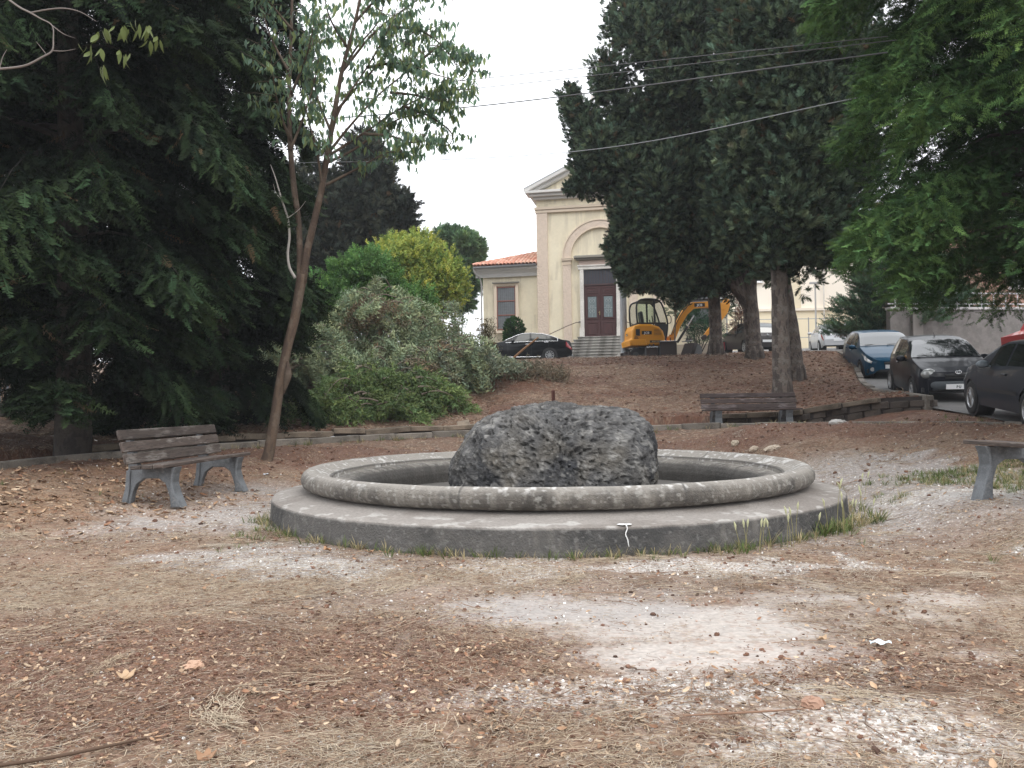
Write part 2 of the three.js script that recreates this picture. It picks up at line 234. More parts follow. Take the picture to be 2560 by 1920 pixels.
// asphalt: the road going up on the right and the forecourt before the church
const asphTex = ctex(512, 512, (u, v, o) => { const g = pn(u, v, 4, 5), f = pn(u, v, 110, 2), k = 0.11 + 0.07 * g + 0.05 * (f - 0.5); o[0] = k * 1.03; o[1] = k; o[2] = k * 0.97; });
{
  const geo = mg([grid(40, 80, (u, v) => { const d = mix(9, 36.5, v), x0 = Math.max(edgeX(d), FX + Math.sqrt(Math.max(0, 8.62 ** 2 - (d - FD) ** 2))), x = mix(x0 + 0.02, 40, u ** 1.5); return [x, roadY(x, d) * sst(7, 13, d) + 0.008, -d, x / 3, d / 3]; }),
    grid(60, 40, (u, v) => { const d = mix(36.5, 90, v), x = mix(-16, 60, u); return [x, plateau(x, d) + 0.008, -d, x / 3, d / 3]; })]);
  const road = struct('road', geo, M(0xffffff, 0.9, { map: asphTex })); tag(road, 'grey asphalt road climbing past the parked cars to the church', 'road', null, 'structure');
}
// ---------------------------------------------------------------- concrete and stone
function stoneMap(w, h, base, dark, light, o2 = {}) { return ctex(w, h, (u, v, o) => { const a = pn(u, v, 5, 5), b = pn(u + 0.4, v + 0.2, 13, 4), s = pn(u, v, 60, 2), f = pn(u, v, 140, 1); o[0] = base[0]; o[1] = base[1]; o[2] = base[2]; P3(o, dark, (o2.d ?? 0.8) * sst(0.42, 0.66, a * 0.6 + b * 0.4)); P3(o, light, (o2.l ?? 0.6) * sst(0.6, 0.78, b * 0.6 + s * 0.4)); const k = 0.8 + 0.4 * f; o[0] *= k; o[1] *= k; o[2] *= k; }); }
const grain = gtex(512, 512, (u, v) => 0.5 * pn(u, v, 10, 5) + 0.5 * pn(u, v, 80, 3));
const concreteMap = stoneMap(512, 512, [0.33, 0.31, 0.28], [0.16, 0.15, 0.135], [0.46, 0.44, 0.41]);
const MC = M(0xffffff, 0.92, { map: concreteMap, bumpMap: grain, bumpScale: 0.006 });
// ---------------------------------------------------------------- round stone basin with a boulder in it
{
  const f = thing('fountain', 'round dry stone fountain basin with broad plinth and thick rounded rim', 'fountain', [FX, 0, -FD]);
  const lathe = (prof, nu, sub, amp, cu) => { // prof [r,y]; refined, displaced a little; u = round, v = along the profile
    const pts = []; for (let i = 0; i < prof.length - 1; i++) for (let k = 0; k < sub; k++) pts.push([mix(prof[i][0], prof[i + 1][0], k / sub), mix(prof[i][1], prof[i + 1][1], k / sub)]); pts.push(prof[prof.length - 1]);
    const L = [0]; for (let i = 1; i < pts.length; i++) L.push(L[i - 1] + Math.hypot(pts[i][0] - pts[i - 1][0], pts[i][1] - pts[i - 1][1]));
    return { len: L, pts, geo: grid(nu, pts.length - 1, (u, v) => { const i = Math.round(v * (pts.length - 1)), a = u * 2 * PI, [r0, y] = pts[i], n = amp * (fb3(Math.cos(a) * r0 * 2.4, y * 3, Math.sin(a) * r0 * 2.4, 4) - 0.5) * 2, r = r0 + n; return [Math.sin(a) * r, y + n * 0.5, Math.cos(a) * r, u, L[i] / L[L.length - 1]]; }) };
  };
  const tone = (o, x, y, z, k) => { const f1 = fb3(x * 60, y * 60, z * 60, 2); const q = k * (0.78 + 0.44 * f1); o[0] *= q; o[1] *= q; o[2] *= q; };
  const around = (L, total, f) => ctex(2048, 512, (u, v, o) => { const a = u * 2 * PI, s = v * total; f(Math.cos(a) * 3.3, s, Math.sin(a) * 3.3, o, s, a); });
  // plinth: upright dark side, pale worn tread
  const pl = lathe([[3.62, -0.3], [3.62, 0.0], [3.6, 0.24], [3.59, 0.262], [3.565, 0.272], [3.3, 0.31], [3.06, 0.35], [2.9, 0.35]], 400, 6, 0.014);
  const tp = pl.len[pl.len.length - 1];
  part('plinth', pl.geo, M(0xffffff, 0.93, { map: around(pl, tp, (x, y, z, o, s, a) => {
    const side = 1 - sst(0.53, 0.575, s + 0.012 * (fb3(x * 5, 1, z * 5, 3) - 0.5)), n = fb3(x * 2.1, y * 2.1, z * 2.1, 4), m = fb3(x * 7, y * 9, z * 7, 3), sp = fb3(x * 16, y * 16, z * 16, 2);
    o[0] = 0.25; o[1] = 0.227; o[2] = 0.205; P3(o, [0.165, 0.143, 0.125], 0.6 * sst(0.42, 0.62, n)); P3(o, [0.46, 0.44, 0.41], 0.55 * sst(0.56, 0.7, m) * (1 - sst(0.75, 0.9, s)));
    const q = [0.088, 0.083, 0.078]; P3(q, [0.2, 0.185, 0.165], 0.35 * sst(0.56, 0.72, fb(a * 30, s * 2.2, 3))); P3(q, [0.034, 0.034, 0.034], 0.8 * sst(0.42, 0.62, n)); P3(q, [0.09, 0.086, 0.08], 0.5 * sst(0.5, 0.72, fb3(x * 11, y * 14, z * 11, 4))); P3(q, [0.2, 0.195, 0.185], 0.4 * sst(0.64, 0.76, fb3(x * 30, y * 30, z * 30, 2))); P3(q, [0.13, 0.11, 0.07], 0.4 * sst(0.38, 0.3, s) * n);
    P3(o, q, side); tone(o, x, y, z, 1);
  }), bumpMap: rep(grain, 22, 1.2), bumpScale: 0.016 }), f);
  // rim: round nose outside, hollowed inside, a groove, a flat band and a rounded lip down to the pool floor
  const prof = []; for (let i = 0; i <= 8; i++) { const a = -1.35 + i / 8 * 2.75; prof.push([3.13 + 0.125 * Math.cos(a), 0.47 + 0.115 * Math.sin(a)]); }
  const rim = lathe([[3.06, 0.33], [3.08, 0.36], ...prof, [3.07, 0.572], [2.99, 0.528], [2.9, 0.497], [2.875, 0.49], [2.865, 0.43], [2.825, 0.43], [2.815, 0.455], [2.8, 0.452], [2.68, 0.432], [2.62, 0.405], [2.58, 0.35], [2.56, 0.28], [2.57, 0.12]], 400, 4, 0.015);
  const trm = rim.len[rim.len.length - 1];
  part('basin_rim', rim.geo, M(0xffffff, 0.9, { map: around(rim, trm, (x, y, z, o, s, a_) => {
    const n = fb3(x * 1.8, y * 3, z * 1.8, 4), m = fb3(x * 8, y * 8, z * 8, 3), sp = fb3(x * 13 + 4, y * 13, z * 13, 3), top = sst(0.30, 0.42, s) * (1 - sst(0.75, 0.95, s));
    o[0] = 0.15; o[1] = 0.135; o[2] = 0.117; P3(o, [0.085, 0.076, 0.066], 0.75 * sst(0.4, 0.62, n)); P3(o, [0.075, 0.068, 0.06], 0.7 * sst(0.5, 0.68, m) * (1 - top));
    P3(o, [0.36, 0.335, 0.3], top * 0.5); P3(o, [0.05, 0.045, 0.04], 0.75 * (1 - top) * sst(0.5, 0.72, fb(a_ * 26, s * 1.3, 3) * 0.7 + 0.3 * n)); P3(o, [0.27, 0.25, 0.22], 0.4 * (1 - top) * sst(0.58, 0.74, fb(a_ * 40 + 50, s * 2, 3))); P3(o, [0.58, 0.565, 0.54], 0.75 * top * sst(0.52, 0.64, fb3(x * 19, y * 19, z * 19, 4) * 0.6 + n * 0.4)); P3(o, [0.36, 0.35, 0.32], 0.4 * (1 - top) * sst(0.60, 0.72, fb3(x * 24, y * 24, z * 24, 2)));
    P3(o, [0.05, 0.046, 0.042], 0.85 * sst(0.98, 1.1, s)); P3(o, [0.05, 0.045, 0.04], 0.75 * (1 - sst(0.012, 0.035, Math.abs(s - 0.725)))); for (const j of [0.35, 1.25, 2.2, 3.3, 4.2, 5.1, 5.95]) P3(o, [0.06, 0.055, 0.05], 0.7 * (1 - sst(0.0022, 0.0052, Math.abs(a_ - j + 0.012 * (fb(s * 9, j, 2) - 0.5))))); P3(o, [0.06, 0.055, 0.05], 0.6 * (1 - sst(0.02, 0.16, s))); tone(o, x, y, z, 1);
  }), bumpMap: rep(grain, 20, 1.6), bumpScale: 0.014 }), f);
  part('basin_floor', cyl(2.6, 2.6, 0.1, 0, 0.1, 0, 0, 0, 0, 48), M([0.10, 0.092, 0.083], 0.95, { bumpMap: rep(grain, 6), bumpScale: 0.02 }), f);
  // a run of white paint down the plinth
  const drip = [[0, 0.278], [0.01, 0.25], [-0.006, 0.2], [0.012, 0.15], [0.02, 0.1], [0.035, 0.05]], rr = rng(5);
  const ang = 0.128, q = (dx, y, r) => V3(Math.sin(ang + dx / 3.6) * r, y, Math.cos(ang + dx / 3.6) * r);
  part('paint_drip', mg([tube(drip.map(p => q(p[0], p[1], 3.61)), [0.008, 0.006, 0.005, 0.006, 0.005, 0.003], 6, 20, 0.8), ...[...Array(9)].map(() => { const g = new THREE.SphereGeometry(0.014 + 0.012 * rr(), 7, 5); g.scale(1.6, 0.25, 1.1); const p = q((rr() - 0.5) * 0.08, 0.279 + rr() * 0.004, 3.545 + rr() * 0.04); return g.translate(p.x, p.y, p.z); })]), M([0.8, 0.8, 0.79], 0.6), f);
}
{
  // boulder: planes rounded into each other, then weathered by noise
  const planes = [[[-1, 0.10, 0], 1.42], [[1, 0.04, 0.05], 1.38], [[0.02, 1, -0.05], 0.66], [[0, -1, 0], 0.75], [[0, 0.2, 1], 0.86], [[0, 0.15, -1], 0.9], [[-0.74, 0.68, 0.1], 1.06], [[0.66, 0.75, 0.05], 1.2], [[0.1, 0.75, 0.66], 0.84], [[-0.7, 0.1, 0.7], 1.22], [[0.72, 0.1, 0.7], 1.3], [[0, 0.7, -0.7], 0.9]].map(([n, c]) => [V3(...n).normalize(), c]);
  const nu = 560, nv = 300, P = [], Cc = [], U = [], I = [], dir = V3(), o = [0, 0, 0];
  for (let j = 0; j <= nv; j++) for (let i = 0; i <= nu; i++) {
    const a = i / nu * 2 * PI, b = (j / nv - 0.5) * PI; dir.set(Math.cos(b) * Math.sin(a), Math.sin(b), Math.cos(b) * Math.cos(a));
    let s = 0; for (const [n, c] of planes) { const t = dir.dot(n) / c; if (t > 0) s += t ** 9; } let r = s ** (-1 / 9);
    const x = dir.x * r, y = dir.y * r, z = dir.z * r, w = fb3(x * 2.2, y * 2.2, z * 2.2, 3) - 0.5;
    const rid = 1 - Math.abs(2 * fb3(x * 4 + w, y * 4, z * 4 + w, 4) - 1), fine = fb3(x * 15, y * 15, z * 15, 3) - 0.5, pit = sst(0.68, 0.8, fb3(x * 8.5 + 20, y * 8.5, z * 8.5, 2)), ve = fb3(x * 5, y * 1.1, z * 5, 3) - 0.5, micro = vn3(x * 45, y * 45, z * 45) - 0.5;
    r += 0.13 * w + 0.2 * (fb3(x * 1.5 + 3, y * 1.5, z * 1.5, 2) - 0.5) + 0.09 * (rid - 0.78) + 0.034 * fine - 0.035 * pit + 0.05 * ve + 0.012 * micro + 0.02 * (Math.abs(2 * fb3(x * 9 + 5, y * 9, z * 9, 3) - 1) - 0.3) - 0.035 * sst(0.7, 0.85, vn3(x * 19, y * 19, z * 19)) - 0.02 * sst(0.66, 0.85, vn3(x * 34, y * 34, z * 34)) + 0.01 * (vn3(x * 90, y * 90, z * 90) - 0.5) - (y < -0.4 ? 0.12 * sst(-0.4, -0.62, y) : 0);
    P.push(dir.x * r, dir.y * r, dir.z * r); U.push(i / nu * 7, j / nv * 3.6);
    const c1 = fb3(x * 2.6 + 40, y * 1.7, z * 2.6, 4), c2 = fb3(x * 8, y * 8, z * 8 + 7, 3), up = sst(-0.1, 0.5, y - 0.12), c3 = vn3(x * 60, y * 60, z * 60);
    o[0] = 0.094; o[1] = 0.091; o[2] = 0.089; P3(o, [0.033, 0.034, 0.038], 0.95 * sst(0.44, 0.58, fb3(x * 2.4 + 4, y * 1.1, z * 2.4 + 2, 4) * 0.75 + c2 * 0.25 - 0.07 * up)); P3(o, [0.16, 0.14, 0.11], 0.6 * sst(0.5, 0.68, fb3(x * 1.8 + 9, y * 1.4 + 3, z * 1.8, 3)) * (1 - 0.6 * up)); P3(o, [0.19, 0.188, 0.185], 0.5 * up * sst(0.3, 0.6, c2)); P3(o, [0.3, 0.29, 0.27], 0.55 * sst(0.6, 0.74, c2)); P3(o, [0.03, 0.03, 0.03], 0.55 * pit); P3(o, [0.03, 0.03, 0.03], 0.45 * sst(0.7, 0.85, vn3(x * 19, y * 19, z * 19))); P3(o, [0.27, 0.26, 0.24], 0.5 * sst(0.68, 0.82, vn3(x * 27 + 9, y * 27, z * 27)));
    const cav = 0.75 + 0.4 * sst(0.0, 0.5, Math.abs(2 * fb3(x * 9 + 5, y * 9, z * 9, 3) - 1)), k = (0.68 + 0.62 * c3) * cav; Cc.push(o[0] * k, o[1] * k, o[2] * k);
  }
  for (let j = 0; j < nv; j++) for (let i = 0; i < nu; i++) { const a = j * (nu + 1) + i; I.push(a, a + 1, a + nu + 1, a + 1, a + nu + 2, a + nu + 1); }
  const g = new THREE.BufferGeometry(); g.setAttribute('position', new THREE.Float32BufferAttribute(P, 3)); g.setAttribute('color', new THREE.Float32BufferAttribute(Cc, 3)); g.setAttribute('uv', new THREE.Float32BufferAttribute(U, 2)); g.setIndex(I); g.computeVertexNormals();
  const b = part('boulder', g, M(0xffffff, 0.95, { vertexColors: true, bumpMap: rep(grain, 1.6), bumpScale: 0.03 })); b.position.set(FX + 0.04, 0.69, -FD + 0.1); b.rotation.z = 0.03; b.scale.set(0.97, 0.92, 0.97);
  tag(b, 'big pitted grey limestone boulder lying in the round basin', 'boulder');
}
// ---------------------------------------------------------------- benches
const woodMap = ctex(512, 256, (u, v, o) => { const g = pn(u, v * 6, 4, 4), l = vn(u * 14, v * 120), w = pn(u + 0.2, v, 8, 4), s = pn(u, v, 30, 2); o[0] = 0.105; o[1] = 0.078; o[2] = 0.064; P3(o, [0.05, 0.036, 0.03], 0.8 * sst(0.45, 0.7, l * 0.5 + g * 0.5)); P3(o, [0.27, 0.24, 0.215], 0.8 * sst(0.55, 0.7, w * 0.7 + l * 0.3)); P3(o, [0.03, 0.024, 0.02], 0.6 * sst(0.66, 0.8, s)); });
const woodBump = gtex(512, 256, (u, v) => 0.6 * vn(u * 14, v * 120) + 0.4 * pn(u, v, 16, 3));
const woodMats = [0.6, 0.75, 0.9].map((k, i) => { const m = M(col(k, k, k), 0.8, { map: rep(woodMap, 0.55, 2.2), bumpMap: rep(woodBump, 0.55, 2.2), bumpScale: 0.004 }); m.map.offset.set(i * 0.37, i * 0.21); m.bumpMap.offset.copy(m.map.offset); return m; });
const darkWood = woodMats.map((m, i) => { const c = m.clone(); c.color = col(0.55 + 0.1 * i, 0.5 + 0.1 * i, 0.55 + 0.1 * i); return c; });
const frameMat = M(0xffffff, 0.85, { map: stoneMap(256, 256, [0.155, 0.165, 0.175], [0.09, 0.095, 0.1], [0.25, 0.255, 0.255], { l: 0.4 }), bumpMap: grain, bumpScale: 0.003 });
function bench(label, pos, turn, L, sep, lift, wood, broken, backless) {                     // faces its own +z, planks along x
  const t = thing('park_bench', label, 'bench', pos, turn);
  // side outline of an end frame: (forward, up)
  const out = [[-0.36, -lift], [-0.27, -lift], [-0.235, 0.1], [-0.19, 0.2], [-0.1, 0.265], [0.08, 0.265], [0.16, 0.21], [0.2, 0.1], [0.24, -lift], [0.35, -lift], [0.285, 0.1], [0.25, 0.22], [0.262, 0.32], [0.3, 0.395], [-0.16, 0.38], ...(backless ? [[-0.28, 0.38]] : [[-0.2, 0.5], [-0.265, 0.74], [-0.325, 0.73], [-0.29, 0.45]]), [-0.29, 0.3], [-0.3, 0.14]];
  const fr = () => { const g = mg([shapeG(out, 0.085, 0.012), shapeG([[0.24, -lift], [0.37, -lift], [0.30, 0.1], [0.268, 0.22], [0.28, 0.32], [0.31, 0.395], [0.25, 0.395], [0.235, 0.2]], 0.16, 0.014), shapeG([[-0.38, -lift], [-0.30, -lift], [-0.26, 0.14], [-0.25, 0.36], [-0.3, 0.36], [-0.32, 0.14]], 0.13, 0.012)]); return g.rotateY(-PI / 2); };
  for (const s of [-1, 1]) { const m = part('end_frame', fr(), frameMat, t); m.position.x = s * sep / 2; }
  const sl = (w, th, len, y, z, rx, k, x = 0) => { const m = part('slat', uvBox(cbox(len, th, w, 0.008)), wood[k % 3], t); m.position.set(x, y, z); m.rotation.x = rx; return m; };
  [-0.07, 0.065, 0.2].forEach((z, i) => sl(0.122, 0.042, broken && i < 2 ? L - 0.5 : L, 0.412 + z * 0.05, z + 0.03, -0.04, i, broken && i < 2 ? -0.25 : 0));
  if (!backless) [[0.5, -0.205], [0.635, -0.243], [0.77, -0.28]].forEach(([y, z], i) => sl(0.118, 0.042, L, y, z + 0.045, PI / 2 - 0.27, i + 1));
  return t;
}
const onG = (x, d) => ground(x, d);
const lb = bench('weathered wooden slat bench left of the fountain, beside the thin leaning tree', [-4.72, onG(-4.9, 12.3) - 0.02, -12.1], PI / 2 - 0.12, 2.25, 1.62, 0.06, woodMats, true); lb.scale.setScalar(1.17);
const fb2 = bench('dark plank bench seen from its front, beyond the fountain by the cypress trunks', [5.46, 0.75, -19.0], 0.0, 2.2, 1.6, 0.06, darkWood); fb2.scale.y = 0.92;
const rb = bench('bench cut off by the right edge, only seat end and curved leg showing', [5.44, 0.41, -7.95], -PI / 2 + 0.12, 2.25, 1.7, 0.14, woodMats, false, true); rb.scale.setScalar(1.12);
// ---------------------------------------------------------------- foliage
function strips(list) {                                                            // list of [base, dir, length, width, side, droop]: tapered bent blades in one geometry
  const P = [], I = []; const m = V3(), e = V3(), s = V3();
  for (const [b, dir, L, w, side, droop] of list) {
    const k = P.length / 3; s.copy(side).normalize().multiplyScalar(w / 2);
    m.copy(b).addScaledVector(dir, L * 0.5); m.y -= droop * L * 0.2; e.copy(b).addScaledVector(dir, L); e.y -= droop * L * 0.8;
    P.push(b.x - s.x * 0.4, b.y - s.y * 0.4, b.z - s.z * 0.4, b.x + s.x * 0.4, b.y + s.y * 0.4, b.z + s.z * 0.4, m.x - s.x, m.y - s.y, m.z - s.z, m.x + s.x, m.y + s.y, m.z + s.z, e.x, e.y, e.z);
    I.push(k, k + 1, k + 3, k, k + 3, k + 2, k + 2, k + 3, k + 4);
  }
  const g = new THREE.BufferGeometry(); g.setAttribute('position', new THREE.Float32BufferAttribute(P, 3)); g.setIndex(I); const n = g.toNonIndexed(); n.computeVertexNormals(); n.setAttribute('uv', new THREE.Float32BufferAttribute(new Float32Array(n.attributes.position.count * 2), 2)); return n;
}
function plume(n, len, rad, w, seed, flat = 1) {                                   // upright tuft of scaly twigs along +y
  const r = rng(seed), L = [];
  for (let i = 0; i < n; i++) { const t = i / n, a = i * 2.4 + r(), up = 0.75 + 0.7 * t, d = V3(Math.cos(a) * (1.1 - 0.7 * t), up, Math.sin(a) * (1.1 - 0.7 * t) * flat).normalize(); L.push([V3(Math.cos(a) * 0.01, len * t * 0.72, Math.sin(a) * 0.01), d, rad * (1.25 - 0.6 * t) * (0.7 + 0.6 * r()), w * (0.7 + 0.6 * r()), V3(-Math.sin(a), r() - 0.5, Math.cos(a)), 0.1]); }
  return strips(L);
}
function spray(n, len, side, w, seed, droop = 0.5) {                               // flat feathery twig along +y in the x-y plane, falling towards its end
  const r = rng(seed), L = [];
  for (let i = 0; i < n; i++) for (const s of [-1, 1]) { const t = (i + r() * 0.6) / n, q = side * (1 - 0.75 * t) * (0.6 + 0.4 * Math.sin(Math.min(1, t * 4) * 1.57)) * (0.75 + 0.5 * r()); const b = V3(0, len * t, -droop * len * t * t * 0.35); L.push([b, V3(s * 0.85, 0.62, (r() - 0.5) * 0.7).normalize(), q, w * (0.7 + 0.6 * r()), V3(0.5, -s * 0.8, 0.6 * (r() - 0.5)), 0.25]); }
  L.push([V3(), V3(0, 1, -0.25 * droop).normalize(), len * 1.02, w * 0.8, V3(1, 0, 0), 0]);
  return strips(L);
}
function leafG(len, wid, bend) {                                                   // one broad pointed leaf along +y, folded at the midrib
  const rows = [[0, 0.05], [0.22, 0.8], [0.45, 1], [0.72, 0.62], [1, 0.02]], P = [], I = [], U = [];
  rows.forEach(([t, w]) => { const z = bend * len * t * t; for (const s of [-1, 0, 1]) { P.push(s * w * wid / 2, len * (t - 0.12 * bend * t * t), z + (s ? 0.14 * w * wid : 0)); U.push(s * 0.5 + 0.5, t); } });
  for (let j = 0; j < 4; j++) for (let i = 0; i < 2; i++) { const a = j * 3 + i; I.push(a, a + 1, a + 3, a + 1, a + 4, a + 3); }
  const g = new THREE.BufferGeometry(); g.setAttribute('position', new THREE.Float32BufferAttribute(P, 3)); g.setAttribute('uv', new THREE.Float32BufferAttribute(U, 2)); g.setIndex(I); g.computeVertexNormals(); return g;
}
function twig(n, len, leaf, seed, spread = 1, hang = 0) {                          // a few leaves along a short stem (+y)
  const r = rng(seed), out = [];
  for (let i = 0; i < n; i++) { const t = 0.25 + 0.75 * i / n, a = i * 2.4 + r(), d = V3(Math.cos(a) * spread, 0.5 - hang + r() * 0.5, Math.sin(a) * spread).normalize(), g = leaf.clone().applyMatrix4(frameM(V3(0, len * t, 0), d, r() * 6.3, 0.75 + 0.5 * r())); out.push(g); }
  return mg(out);
}
const leafMat = (c, tr_ = 0.35) => new THREE.MeshPhysicalMaterial({ color: col(...c), roughness: 0.75, specularIntensity: 0.35, side: THREE.DoubleSide, transmission: tr_, thickness: 0, ior: 1.4 });
const needleMat = new THREE.MeshPhysicalMaterial({ color: 0xffffff, roughness: 0.85, specularIntensity: 0.12, side: THREE.DoubleSide });
const barkTex = (a, b, c) => ctex(256, 512, (u, v, o) => { const n = pn(u, v * 0.25, 14, 4), m = pn(u, v, 6, 4), f = pn(u, v, 60, 2); o[0] = a[0]; o[1] = a[1]; o[2] = a[2]; P3(o, b, sst(0.42, 0.62, n)); P3(o, c, 0.7 * sst(0.55, 0.72, m)); const k = 0.75 + 0.5 * f; o[0] *= k; o[1] *= k; o[2] *= k; });
const barkBump = gtex(256, 512, (u, v) => pn(u, v * 0.25, 14, 4) * 0.7 + 0.3 * pn(u, v, 40, 2));
const barkCyp = M(0xffffff, 0.95, { map: barkTex([0.145, 0.118, 0.1], [0.07, 0.057, 0.05], [0.2, 0.18, 0.16]), bumpMap: barkBump, bumpScale: 0.04 });
const barkDark = M(0xffffff, 0.95, { map: barkTex([0.04, 0.032, 0.027], [0.02, 0.016, 0.014], [0.06, 0.05, 0.042]), bumpMap: barkBump, bumpScale: 0.04 });
const barkThin = M(0xffffff, 0.9, { map: barkTex([0.105, 0.071, 0.048], [0.068, 0.045, 0.032], [0.135, 0.105, 0.078]), bumpMap: barkBump, bumpScale: 0.008 });
function vary(r, base, spread, brown = 0, bc = [0.13, 0.085, 0.05]) { const k = 1 - spread + 2 * spread * r(), w = r() < brown ? 0.5 + 0.5 * r() : 0, t = (r() - 0.5) * 0.25; return col(mix(base[0] * (1 + t), bc[0], w) * k, mix(base[1], bc[1], w) * k, mix(base[2] * (1 - t), bc[2], w) * k); }
// crown made of lobes: plumes on a shell broken up by noise, a thinner filling inside
function lobes(list, n, seed, o) {
  if (o.shatter) { const q = rng(seed + 99), out = []; for (const l of list) { const cr = o.ragged ? 0.66 : 0.72; out.push([l[0], l[1], l[2], l[3] * cr, l[4] * cr, l[5] * cr]); for (let i = 0; i < o.shatter; i++) { const z = 2 * q() - 1, a = q() * 2 * PI, s = Math.sqrt(1 - z * z), f = o.ragged ? 0.7 + 0.36 * q() : 0.5 + 0.28 * q(), e = o.ragged ? (0.2 + 0.26 * q()) * Math.min(1, 1.5 / l[3]) : 0.3 + 0.3 * q(); out.push([l[0] + l[3] * f * s * Math.cos(a), l[1] + l[4] * f * z, l[2] + l[5] * f * s * Math.sin(a), l[3] * e, l[4] * e, l[5] * e]); } } list = out; }
  const r = rng(seed), ms = [], cs = [], p = V3(), d = V3();
  const vol = list.map(l => Math.pow(l[3] * l[4] * l[5], 2 / 3)), tot = vol.reduce((a, b) => a + b);
  list.forEach(([cx, cy, cz, rx, ry, rz], li) => {
    const cnt = n * vol[li] / tot;
    for (let i = 0; i < cnt;) {
      const z = 2 * r() - 1, a = r() * 2 * PI, q = Math.sqrt(1 - z * z); d.set(q * Math.cos(a), z, q * Math.sin(a));
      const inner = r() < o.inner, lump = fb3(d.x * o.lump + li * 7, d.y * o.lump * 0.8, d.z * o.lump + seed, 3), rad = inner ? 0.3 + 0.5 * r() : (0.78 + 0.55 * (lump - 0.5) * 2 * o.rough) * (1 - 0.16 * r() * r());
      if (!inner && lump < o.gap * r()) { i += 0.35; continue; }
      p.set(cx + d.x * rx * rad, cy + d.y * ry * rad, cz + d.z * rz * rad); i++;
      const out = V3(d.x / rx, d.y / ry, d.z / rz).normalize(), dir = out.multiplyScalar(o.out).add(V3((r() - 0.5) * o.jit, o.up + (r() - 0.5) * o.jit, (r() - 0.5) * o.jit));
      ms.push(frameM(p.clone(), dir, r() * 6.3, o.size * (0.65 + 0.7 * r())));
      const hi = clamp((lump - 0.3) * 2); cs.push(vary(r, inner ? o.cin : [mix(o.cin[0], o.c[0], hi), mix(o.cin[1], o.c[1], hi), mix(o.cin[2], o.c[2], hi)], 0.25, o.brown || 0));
    }
  });
  return [ms, cs];
}
const plumeA = plume(40, 0.28, 0.115, 0.021, 3, 0.7), plumeB = plume(36, 0.3, 0.1, 0.02, 9, 0.6);
// ---------------------------------------------------------------- cypresses right of the middle
function cypress(label, base, trunk, radii, lobeList, n, seed, o) {
  const t = thing('cypress_tree', label, 'tree', base, 0, 'cypress trees beyond the far bench'), L = trunk.map(p => [p[0] - base[0], p[1] - base[1], p[2] - base[2]]);
  const flare = []; for (let k = 0; k < 6; k++) { const a = k / 6 * 2 * PI + seed; flare.push(tube([[Math.cos(a) * radii[0] * 2.0, -0.18, Math.sin(a) * radii[0] * 2.0], [Math.cos(a) * radii[0] * 1.05, 0.06, Math.sin(a) * radii[0] * 1.05], [Math.cos(a) * radii[0] * 0.65, 0.6, Math.sin(a) * radii[0] * 0.65]], [radii[0] * 0.16, radii[0] * 0.34, radii[0] * 0.3], 7)); }
  part('trunk', mg([tube(L, radii, 18, 40, 0.22), ...flare]), barkCyp, t);
  const loc = lobeList.map(l => [l[0] - base[0], l[1] - base[1], l[2] - base[2], l[3], l[4], l[5]]), curve = new THREE.CatmullRomCurve3(L.map(p => V3(...p))), limb = [];
  const low = Math.min(...loc.map(l => l[1] - l[4])) + 3; for (const [x, y, z, rx, ry] of loc) { const s = curve.getPoint(clamp((Math.max(low, y - ry * 0.7) - L[0][1]) / (L[L.length - 1][1] - L[0][1]), 0.15, 0.95)); if (y + ry * 0.5 > s.y) limb.push(tube([s, V3(mix(s.x, x, 0.5), Math.max(low, mix(s.y, y, 0.5)), mix(s.z, z, 0.5)), V3(x, y + ry * 0.5, z)], [0.13, 0.08, 0.02], 6)); }
  part('limb', mg(limb), barkCyp, t);
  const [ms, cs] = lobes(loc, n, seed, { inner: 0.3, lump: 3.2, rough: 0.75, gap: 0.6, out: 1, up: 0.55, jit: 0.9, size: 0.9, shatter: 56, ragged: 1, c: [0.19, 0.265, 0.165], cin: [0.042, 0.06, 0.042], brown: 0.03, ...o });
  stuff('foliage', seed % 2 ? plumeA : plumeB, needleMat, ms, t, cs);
  return t;
}
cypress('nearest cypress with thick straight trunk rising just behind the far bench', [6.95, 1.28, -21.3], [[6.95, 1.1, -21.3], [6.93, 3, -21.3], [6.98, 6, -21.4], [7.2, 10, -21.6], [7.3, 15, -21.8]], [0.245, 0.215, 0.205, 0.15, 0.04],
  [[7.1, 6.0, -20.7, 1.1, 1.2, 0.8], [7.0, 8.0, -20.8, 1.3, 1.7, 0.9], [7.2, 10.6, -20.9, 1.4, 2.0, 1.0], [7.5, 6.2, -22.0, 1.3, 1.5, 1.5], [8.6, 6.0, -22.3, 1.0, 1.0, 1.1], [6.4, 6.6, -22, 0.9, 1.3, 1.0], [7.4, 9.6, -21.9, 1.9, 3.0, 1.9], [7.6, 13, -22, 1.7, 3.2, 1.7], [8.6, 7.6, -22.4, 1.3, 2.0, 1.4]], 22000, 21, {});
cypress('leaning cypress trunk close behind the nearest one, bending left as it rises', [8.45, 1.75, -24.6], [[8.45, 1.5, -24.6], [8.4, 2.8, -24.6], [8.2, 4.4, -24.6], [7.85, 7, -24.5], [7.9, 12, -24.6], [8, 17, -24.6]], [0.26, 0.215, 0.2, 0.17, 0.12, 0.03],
  [[9.0, 8.2, -25.0, 1.1, 1.8, 1.4], [8.3, 10.6, -25, 2.1, 3, 2], [8.6, 14, -25, 2.2, 3.4, 2], [10.2, 13.2, -25.6, 1.5, 2.8, 1.4], [11, 10.5, -26, 1.2, 2.6, 1.2], [10.6, 16.5, -26, 1.5, 2.5, 1.4], [9.7, 10.8, -25.6, 1.2, 2.4, 1.4]], 22000, 33, {});
